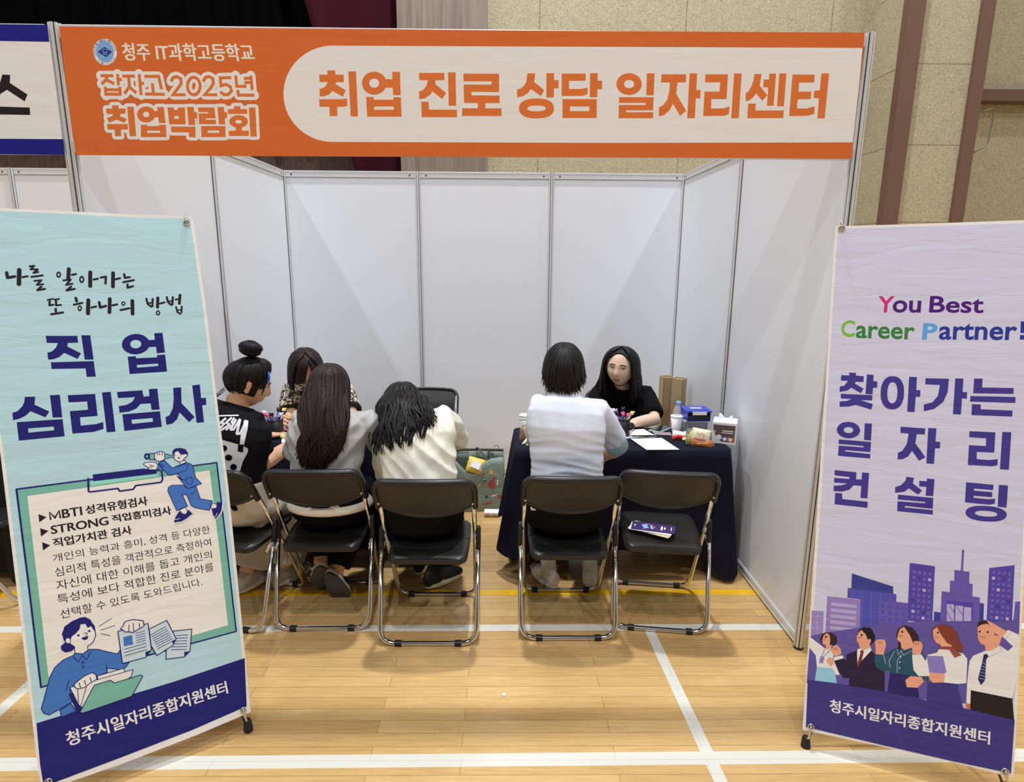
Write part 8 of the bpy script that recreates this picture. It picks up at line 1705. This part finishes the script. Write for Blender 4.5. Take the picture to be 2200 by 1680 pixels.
# ------------------------------------------------------------------ person with the bun in a printed black tee
TP=[]
def dress1(r,J,hc,M,s):
    face_parts(r,hc,M,s,closed=.15)
    bk=fabric('black_tee',(32,31,33)); bm=bmesh.new(); torso(bm,J,.026,hem=.10)
    for S,E,t in ((J['SL'],J['EL'],.68),(J['SR'],J['ER'],.66)): sleeve(bm,S,E,t,.012,.050,.062,J['N'])
    o=make_cloth('tshirt',bm,bk,r,.0065,5,folds(.004,5,7,3))
    bv=BVHTree.FromPolygons([v.co.copy() for v in o.data.vertices],[tuple(p.vertices) for p in o.data.polygons])
    wp=fabric('white_screen_print',(214,216,222)); wb=wp
    def cast(bm,pts2d,mi,off):
        b=bmesh.new(); add_poly(b,[(x*1e-3,z*1e-3) for x,z in pts2d],0,0); bmesh.ops.triangulate(b,faces=b.faces[:]); 
        for _ in range(3): bmesh.ops.subdivide_edges(b,edges=[e for e in b.edges if e.calc_length()>.014],cuts=1); bmesh.ops.triangulate(b,faces=b.faces[:])
        mp={}
        for v in b.verts:
            x,z=v.co.x,v.co.y; org=V(x,.27,z)-base1; D=V(-.405,.872,-.275).normalized(); h=bv.ray_cast(org-D*.5,D)
            mp[v]=bm.verts.new((h[0]-D*off) if h[0] else org)
        for f in b.faces:
            q=bm.faces.new([mp[v] for v in f.verts]); q.material_index=mi
        b.free()
    bm=bmesh.new()
    for c,off,pts in TP: cast(bm,pts,c,off)
    bm_obj('shirt_print',bm,[wp,bk],o,True)
    trousers(r,J,fabric('beige_linen',(196,188,172)),.022,.93,wide=.03,fold=(.009,8,7))
    for k in 'LR': shoe(r,J['A'+k],J['toe'+k],M_('grey_white_trainer',(178,172,164),.8),M_('white_rubber_sole',(214,210,200),.6))
    rn=random.Random(31); bm=bmesh.new(); scalp(bm,hc,M,s,1.10,lambda d:(d.y>.30 and d.z<.42) or (d.z<-.30))
    pole=V(0,-.30,1)
    for i in range(260):
        az=2*PI*i/260; c=math.cos(az); t0=(1.30 if c>.55 else (1.62 if c>-.2 else 1.78))*rn.uniform(.94,1.06); k=rn.uniform(1.15,1.25)
        pts=[on_head(hc,M,s,lerp(1.02,k,math.sin(PI*min(1,j/8*1.15))**.7 if j<7 else .6),az+rn.uniform(-.02,.02),lerp(t0,.16,j/8),pole) for j in range(9)]
        lock(bm,crom(pts,2),.0095,hc,.40,6,.6,.12)
    for i in range(26):  # fringe over the forehead and side wisps
        az=-.75+1.5*i/25; pts=[on_head(hc,M,s,lerp(1.1,1.17,j/6),az,lerp(.75,1.72 if abs(az)<.6 else 2.0,j/6),pole) for j in range(7)]; lock(bm,pts,.011,hc)
    top=hc+M@(V(0,-.045,.142)*s); up=M@V(0,-.2,1).normalized()
    for i in range(16):
        ph=2*PI*i/16; a,b=frame_at(up); e=a*math.cos(ph)+b*math.sin(ph); f=a*math.cos(ph+1.3)+b*math.sin(ph+1.3)
        lock(bm,crom([top-up*.015+e*.012,top+e*.040+up*.008,top+f*.045+up*.028,top+f*.015+up*.050],4),.017,top,.6,6,.7)
    ball(bm,top+up*.012,(.036,.036,.032),8)
    for i in range(10): 
        p=hc+M@(V(-.03+.05*rn.random(),-.085,-.055)*s); lock(bm,crom([p,p+V(-.02,-.02,-.02),p+V(-.05-.02*rn.random(),-.03,-.035-.02*rn.random())],3),.0016,hc)
    bm_obj('hair',bm,hblack,r,True)
    bm=bmesh.new(); c=on_head(hc,M,s,1.25,.80,1.05,pole); c2=on_head(hc,M,s,1.26,.95,1.45,pole); tube(bm,[c,c.lerp(c2,.5)+(c2-hc).normalized()*.006,c2],[.004,.006,.004],8); bm_obj('hair_clip',bm,M_('blue_clip',(48,84,190),.25),r,True)
    eye=M_('eye_dark',(30,22,20),.3,g=.8)
base1=V(-1.17,.36,0)
TP=[(0,0.002,[(-1173.7,895.1),(-1155.7,892.2),(-1078.5,869.0),(-1043.1,854.2),(-1037.7,845.7),(-1040.8,832.8),(-1067.0,787.6),(-1088.3,729.1),(-1095.1,721.3),(-1111.4,723.4),(-1153.0,739.8),(-1182.6,752.8)]),(1,0.0034,[(-1132.2,851.0),(-1133.8,845.4),(-1137.6,840.7),(-1142.9,837.5),(-1148.9,836.4),(-1154.7,837.5),(-1159.5,840.6),(-1162.4,845.3),(-1163.1,850.9),(-1161.4,856.4),(-1157.6,861.2),(-1152.3,864.3),(-1146.3,865.4),(-1140.5,864.3),(-1135.8,861.2),(-1132.8,856.5)]),(1,0.0034,[(-1113.2,806.9),(-1114.9,801.3),(-1118.9,796.5),(-1124.4,793.3),(-1130.8,792.2),(-1137.0,793.3),(-1142.0,796.5),(-1145.1,801.2),(-1145.9,806.8),(-1144.1,812.4),(-1140.2,817.1),(-1134.6,820.3),(-1128.2,821.5),(-1122.1,820.4),(-1117.1,817.2),(-1113.9,812.5)]),(1,0.0034,[(-1096.1,762.5),(-1097.8,756.9),(-1101.5,752.1),(-1106.7,748.9),(-1112.6,747.8),(-1118.3,748.9),(-1122.9,752.0),(-1125.8,756.8),(-1126.5,762.4),(-1124.8,768.1),(-1121.1,772.8),(-1115.9,776.0),(-1110.0,777.2),(-1104.3,776.1),(-1099.7,772.9),(-1096.8,768.1)]),(1,0.0034,[(-1086.1,837.0),(-1081.0,869.0),(-1055.7,869.1),(-1062.1,831.5)]),(0,0.0022,[(-1165.4,1002.0),(-1066.0,1005.8),(-1065.7,1012.5),(-1165.0,1008.7)]),(0,0.0022,[(-1127.3,998.8),(-1156.1,974.5),(-1150.4,966.9),(-1121.6,991.3)]),(0,0.0022,[(-1155.1,968.0),(-1133.1,962.8),(-1130.1,972.6),(-1152.1,977.8)]),(0,0.0022,[(-1135.3,973.5),(-1166.4,942.5),(-1160.1,935.5),(-1128.9,966.6)]),(0,0.0022,[(-1101.1,1001.8),(-1131.2,974.4),(-1125.2,967.1),(-1095.1,994.6)]),(0,0.0022,[(-1130.9,969.1),(-1111.3,958.5),(-1106.2,967.5),(-1125.8,978.1)]),(0,0.0022,[(-1111.2,969.7),(-1154.1,940.2),(-1149.3,931.9),(-1106.3,961.5)]),(0,0.0022,[(-1090.2,1000.0),(-1106.8,975.0),(-1099.6,970.3),(-1083.0,995.3)]),(0,0.0022,[(-1106.5,972.2),(-1092.5,961.2),(-1086.7,968.7),(-1100.6,979.8)]),(0,0.0022,[(-1091.7,971.4),(-1133.5,941.2),(-1128.8,933.7),(-1087.1,964.0)]),(0,0.0022,[(-1083.4,991.8),(-1114.4,939.0),(-1106.2,934.3),(-1075.2,987.2)]),(0,0.0022,[(-1111.5,933.6),(-1092.3,935.4),(-1092.3,945.5),(-1111.4,943.7)]),(0,0.0022,[(-1092.2,935.4),(-1056.9,989.1),(-1064.8,994.2),(-1100.1,940.6)]),(0,0.0022,[(-1067.4,991.8),(-1089.0,918.2),(-1077.4,915.5),(-1055.8,989.1)]),(0,0.0022,[(-1085.1,913.3),(-1063.4,916.3),(-1064.0,928.8),(-1085.6,925.8)]),(0,0.0022,[(-1062.2,916.5),(-1025.8,983.4),(-1036.2,988.8),(-1072.7,922.0)]),(0,0.0026,[(-1044.5,985.3),(-1023.6,984.2),(-1032.0,941.3),(-1045.6,898.9),(-1054.1,869.1),(-1062.7,834.9),(-1082.2,835.7),(-1073.3,873.3),(-1066.0,911.6),(-1053.0,941.2)])]
person('p','person with a black hair bun and white-printed black T-shirt beside the mint banner',
 dict(P=(-1.16,.40,.535),C=(-1.15,.29,.78),N=(-1.125,.385,1.015),SL=(-1.275,.46,.985),SR=(-1.038,.350,.955),EL=(-1.30,.66,.78),WL=(-1.16,.84,.75),ER=(-1.05,.42,.715),WR=(-.975,.66,.752),KL=(-1.10,.72,.49),KR=(-.95,.70,.49),AL=(-1.20,.50,.10),AR=(-1.03,.56,.10),toeL=(.35,.9,0),toeR=(.5,.85,0),fw=(.42,.9,0),w=1.0,handL=((.5,.8,-.05),(0,0,-1),1,.4),handR=((.25,.95,-.05),(-.2,0,-1),-1,.45)),
 ((-1.078,.43,1.125),(.80,.50,-.42),.08,1.02),skin,dress1,base1)
# ------------------------------------------------------------------ person in the patterned blouse (facing us behind the left table)
def pattern_mat():
    m,t,p=new_mat('patterned_chiffon'); L=t.links.new; tc=nd(t,'ShaderNodeTexCoord'); nz=nd(t,'ShaderNodeTexNoise'); nz.inputs['Scale'].default_value=30; nz.inputs['Detail'].default_value=5; nz.inputs['Distortion'].default_value=2.5; L(tc.outputs['Object'],nz.inputs['Vector'])
    rp=nd(t,'ShaderNodeValToRGB'); e=rp.color_ramp.elements; e[0].position=.47; e[0].color=alb((40,34,32),1); e[1].position=.53; e[1].color=alb((206,192,164)); k=e.new(.60); k.color=alb((224,212,186)); L(nz.outputs['Fac'],rp.inputs['Fac']); L(rp.outputs['Color'],p.inputs['Base Color']); p.inputs['Roughness'].default_value=.75; return m
def dress2(r,J,hc,M,s):
    pm_=pattern_mat(); bm=bmesh.new(); torso(bm,J,.018,hem=.10)
    for S,E,t in ((J['SL'],J['EL'],.74),(J['SR'],J['ER'],.74)): sleeve(bm,S,E,t,.012,.054,.060,J['N'])
    make_cloth('blouse',bm,pm_,r,.007,3,folds(.006,6,9,2))
    for S,E in ((J['SL'],J['EL']),(J['SR'],J['ER'])):
        bm=bmesh.new(); d=(E-S).normalized(); e=S.lerp(E,.74); tube(bm,[e-d*.022,e-d*.015,e+d*.006,e+d*.006-d*.002,e-d*.02],[.067,.071,.070,.064,.060],20); bm_obj('cuff',bm,M_('black_cuff',(30,28,28),.85,g=.9),r,True)
    trousers(r,J,fabric('black_cotton',(26,25,28)),.012,.95)
    for k in 'LR': shoe(r,J['A'+k],J['toe'+k],M_('black_canvas',(30,30,33),.8),M_('black_rubber',(26,26,28),.7))
    face_parts(r,hc,M,s,closed=.15)
    rn=random.Random(8); bm=bmesh.new(); scalp(bm,hc,M,s,1.06,lambda d:d.y>.35 and d.z<.50)
    falling(bm,hc,M,s,J,[.95+(2*PI-1.9)*i/44 for i in range(45)],8,1.5,.10,.0100,rn,V(.0,-.02,-1),1.14,1.34,.003,0,V(0,-.05,1),1.0,lambda az:.10 if math.cos(az)>-.2 else .07,.08)
    for i in range(56): # side-swept fringe from the parting
        u=i/55; a0=hc+M@(head_rad(V(-.18,.25,.95).normalized(),s)*1.12); sx=1 if u<.7 else -1; tgt=V(.15+.85*u/.7,.85-.55*u/.7,.12-.3*u) if u<.7 else V(-.35-.6*(u-.7)/.3,.8-.5*(u-.7)/.3,.1-.3*u)
        e=hc+M@(head_rad(tgt.normalized(),s)*1.14); md=hc+M@(head_rad((V(-.18,.25,.95)*.55+tgt.normalized()*.55).normalized(),s)*1.20)
        lock(bm,crom([a0,md,e,e+V(0,0,-.03)],4),.0095,hc)
    bm_obj('hair',bm,hbob,r,True)
base2=V(-1.07,1.52,0)
person('p','person with a brown bob in a cream-black patterned blouse behind the left table',
 dict(P=(-1.06,1.60,.535),C=(-1.06,1.70,.74),N=(-1.055,1.47,.945),SR=(-1.235,1.44,.875),SL=(-.88,1.44,.865),ER=(-1.185,1.28,.735),WR=(-1.165,1.11,.775),EL=(-.80,1.26,.745),WL=(-.98,1.08,.755),KR=(-1.16,1.20,.49),KL=(-.96,1.20,.49),AR=(-1.16,1.28,.10),AL=(-.96,1.28,.10),toeL=(0,-1,0),toeR=(0,-1,0),fw=(-.02,-1,0),w=.98,handR=((.15,-.95,.1),(.9,.1,-.3),-1,.75),handL=((-.6,-.8,-.1),(0,0,-1),1,.4)),
 ((-1.092,1.33,1.035),(.30,-.85,-.60),.0,1.08),skin,dress2,base2)
# ------------------------------------------------------------------ smiling person in black (facing us behind the right table)
def dress6(r,J,hc,M,s):
    bk=fabric('black_knit',(27,26,28)); bm=bmesh.new(); torso(bm,J,.016,hem=.10)
    for S,E in ((J['SL'],J['EL']),(J['SR'],J['ER'])):
        e=S.lerp(E,.86); d=(E-S).normalized(); tube(bm,[J['N'].lerp(S,.3)-V(0,0,.03),S+V(0,0,.012),S.lerp(e,.3),S.lerp(e,.65),S.lerp(e,.90),e,e-d*.002,e-d*.03],[.054,.056,.062,.070,.068,.056,.048,.046],20)
    make_cloth('top',bm,bk,r,.007,3,folds(.005,6,8,9))
    bm=bmesh.new(); tube(bm,[J['N']+V(.066*math.cos(a),.058*math.sin(a)-.01,-.005+.022*math.sin(a)) for a in [2*PI*k/24 for k in range(24)]],.008,8,closed=True); bm_obj('collar',bm,bk,r,True)
    trousers(r,J,fabric('black_cotton',(26,25,28)),.012,.95)
    for k in 'LR': shoe(r,J['A'+k],J['toe'+k],M_('black_canvas',(30,30,33),.8),M_('black_rubber',(26,26,28),.7))
    face_parts(r,hc,M,s,closed=.20,look=-.03,gap=.026)
    rn=random.Random(15); bm=bmesh.new(); scalp(bm,hc,M,s,1.05,lambda d:d.y>.12 and d.z<.56)
    falling(bm,hc,M,s,J,[1.0+(2*PI-2.0)*i/46 for i in range(47)],5,1.5,.25,.0135,rn,V(.0,-.03,-1),1.12,1.24,.010,0,V(0,.0,1),1.12,lambda az:.22 if math.cos(az)>-.3 else .18,.10,lambda az:V(.10*math.sin(az)*0,0,0))
    for sg in (-1,1):   # hair falling from the centre parting past the cheeks
        for i in range(46):
            u=i/45; a0=hc+M@(head_rad(V(sg*.02,.45-.5*u,.9).normalized(),s)*1.04)
            p1=hc+M@(head_rad(V(sg*.66,.56-.46*u,.55).normalized(),s)*1.14); p2=hc+M@(head_rad(V(sg*1.0,.22-.30*u,.05).normalized(),s)*1.20); p3=hc+M@(V(sg*(.090+.016*rn.random()),.020-.05*u,-.09)*s); p4=hc+M@(V(sg*(.098+.03*rn.random()),.045-.05*u,-.17)*s); p5=p4+V(sg*-.005*rn.random(),-.02,-.06-.04*rn.random())
            lock(bm,crom([a0,p1,p2,p3,p4,p5],3),.0085,hc)
    bm_obj('hair',bm,hblack,r,True)
    bm=bmesh.new(); w_=J['WR']; d=(J['WR']-J['ER']).normalized(); a,b=frame_at(d); tube(bm,[w_-d*.02+a*.030*math.cos(2*PI*k/20)+b*.026*math.sin(2*PI*k/20) for k in range(20)],[(.002,.008)]*20,8,closed=True); lathe(bm,[(.016,0),(.017,.004),(.015,.007)],20,w_-d*.02+V(0,0,.024),V(0,-.3,1)); bm_obj('wristwatch',bm,M_('black_gloss',(20,20,22),.25,g=.8),r,True)
base6=V(.93,1.52,0)
person('p','smiling long-haired person in a black top facing us behind the right table',
 dict(P=(.93,1.60,.535),C=(.93,1.67,.72),N=(.922,1.47,.915),SL=(1.085,1.45,.850),SR=(.760,1.45,.850),EL=(1.085,1.235,.745),WL=(.925,1.10,.758),ER=(.70,1.26,.745),WR=(.80,1.09,.758),KL=(1.04,1.20,.49),KR=(.84,1.20,.49),AL=(1.04,1.28,.10),AR=(.84,1.28,.10),toeL=(0,-1,0),toeR=(0,-1,0),fw=(-.03,-1,0),w=.96,handL=((-.9,-.4,-.03),(0,0,-1),1,.35),handR=((.6,-.75,-.03),(0,0,-1),-1,.35)),
 ((.892,1.385,1.052),(-.42,-.88,-.12),-.06,1.06,1.22),skin_mat('skin_pale',(236,194,168)),dress6,base6)
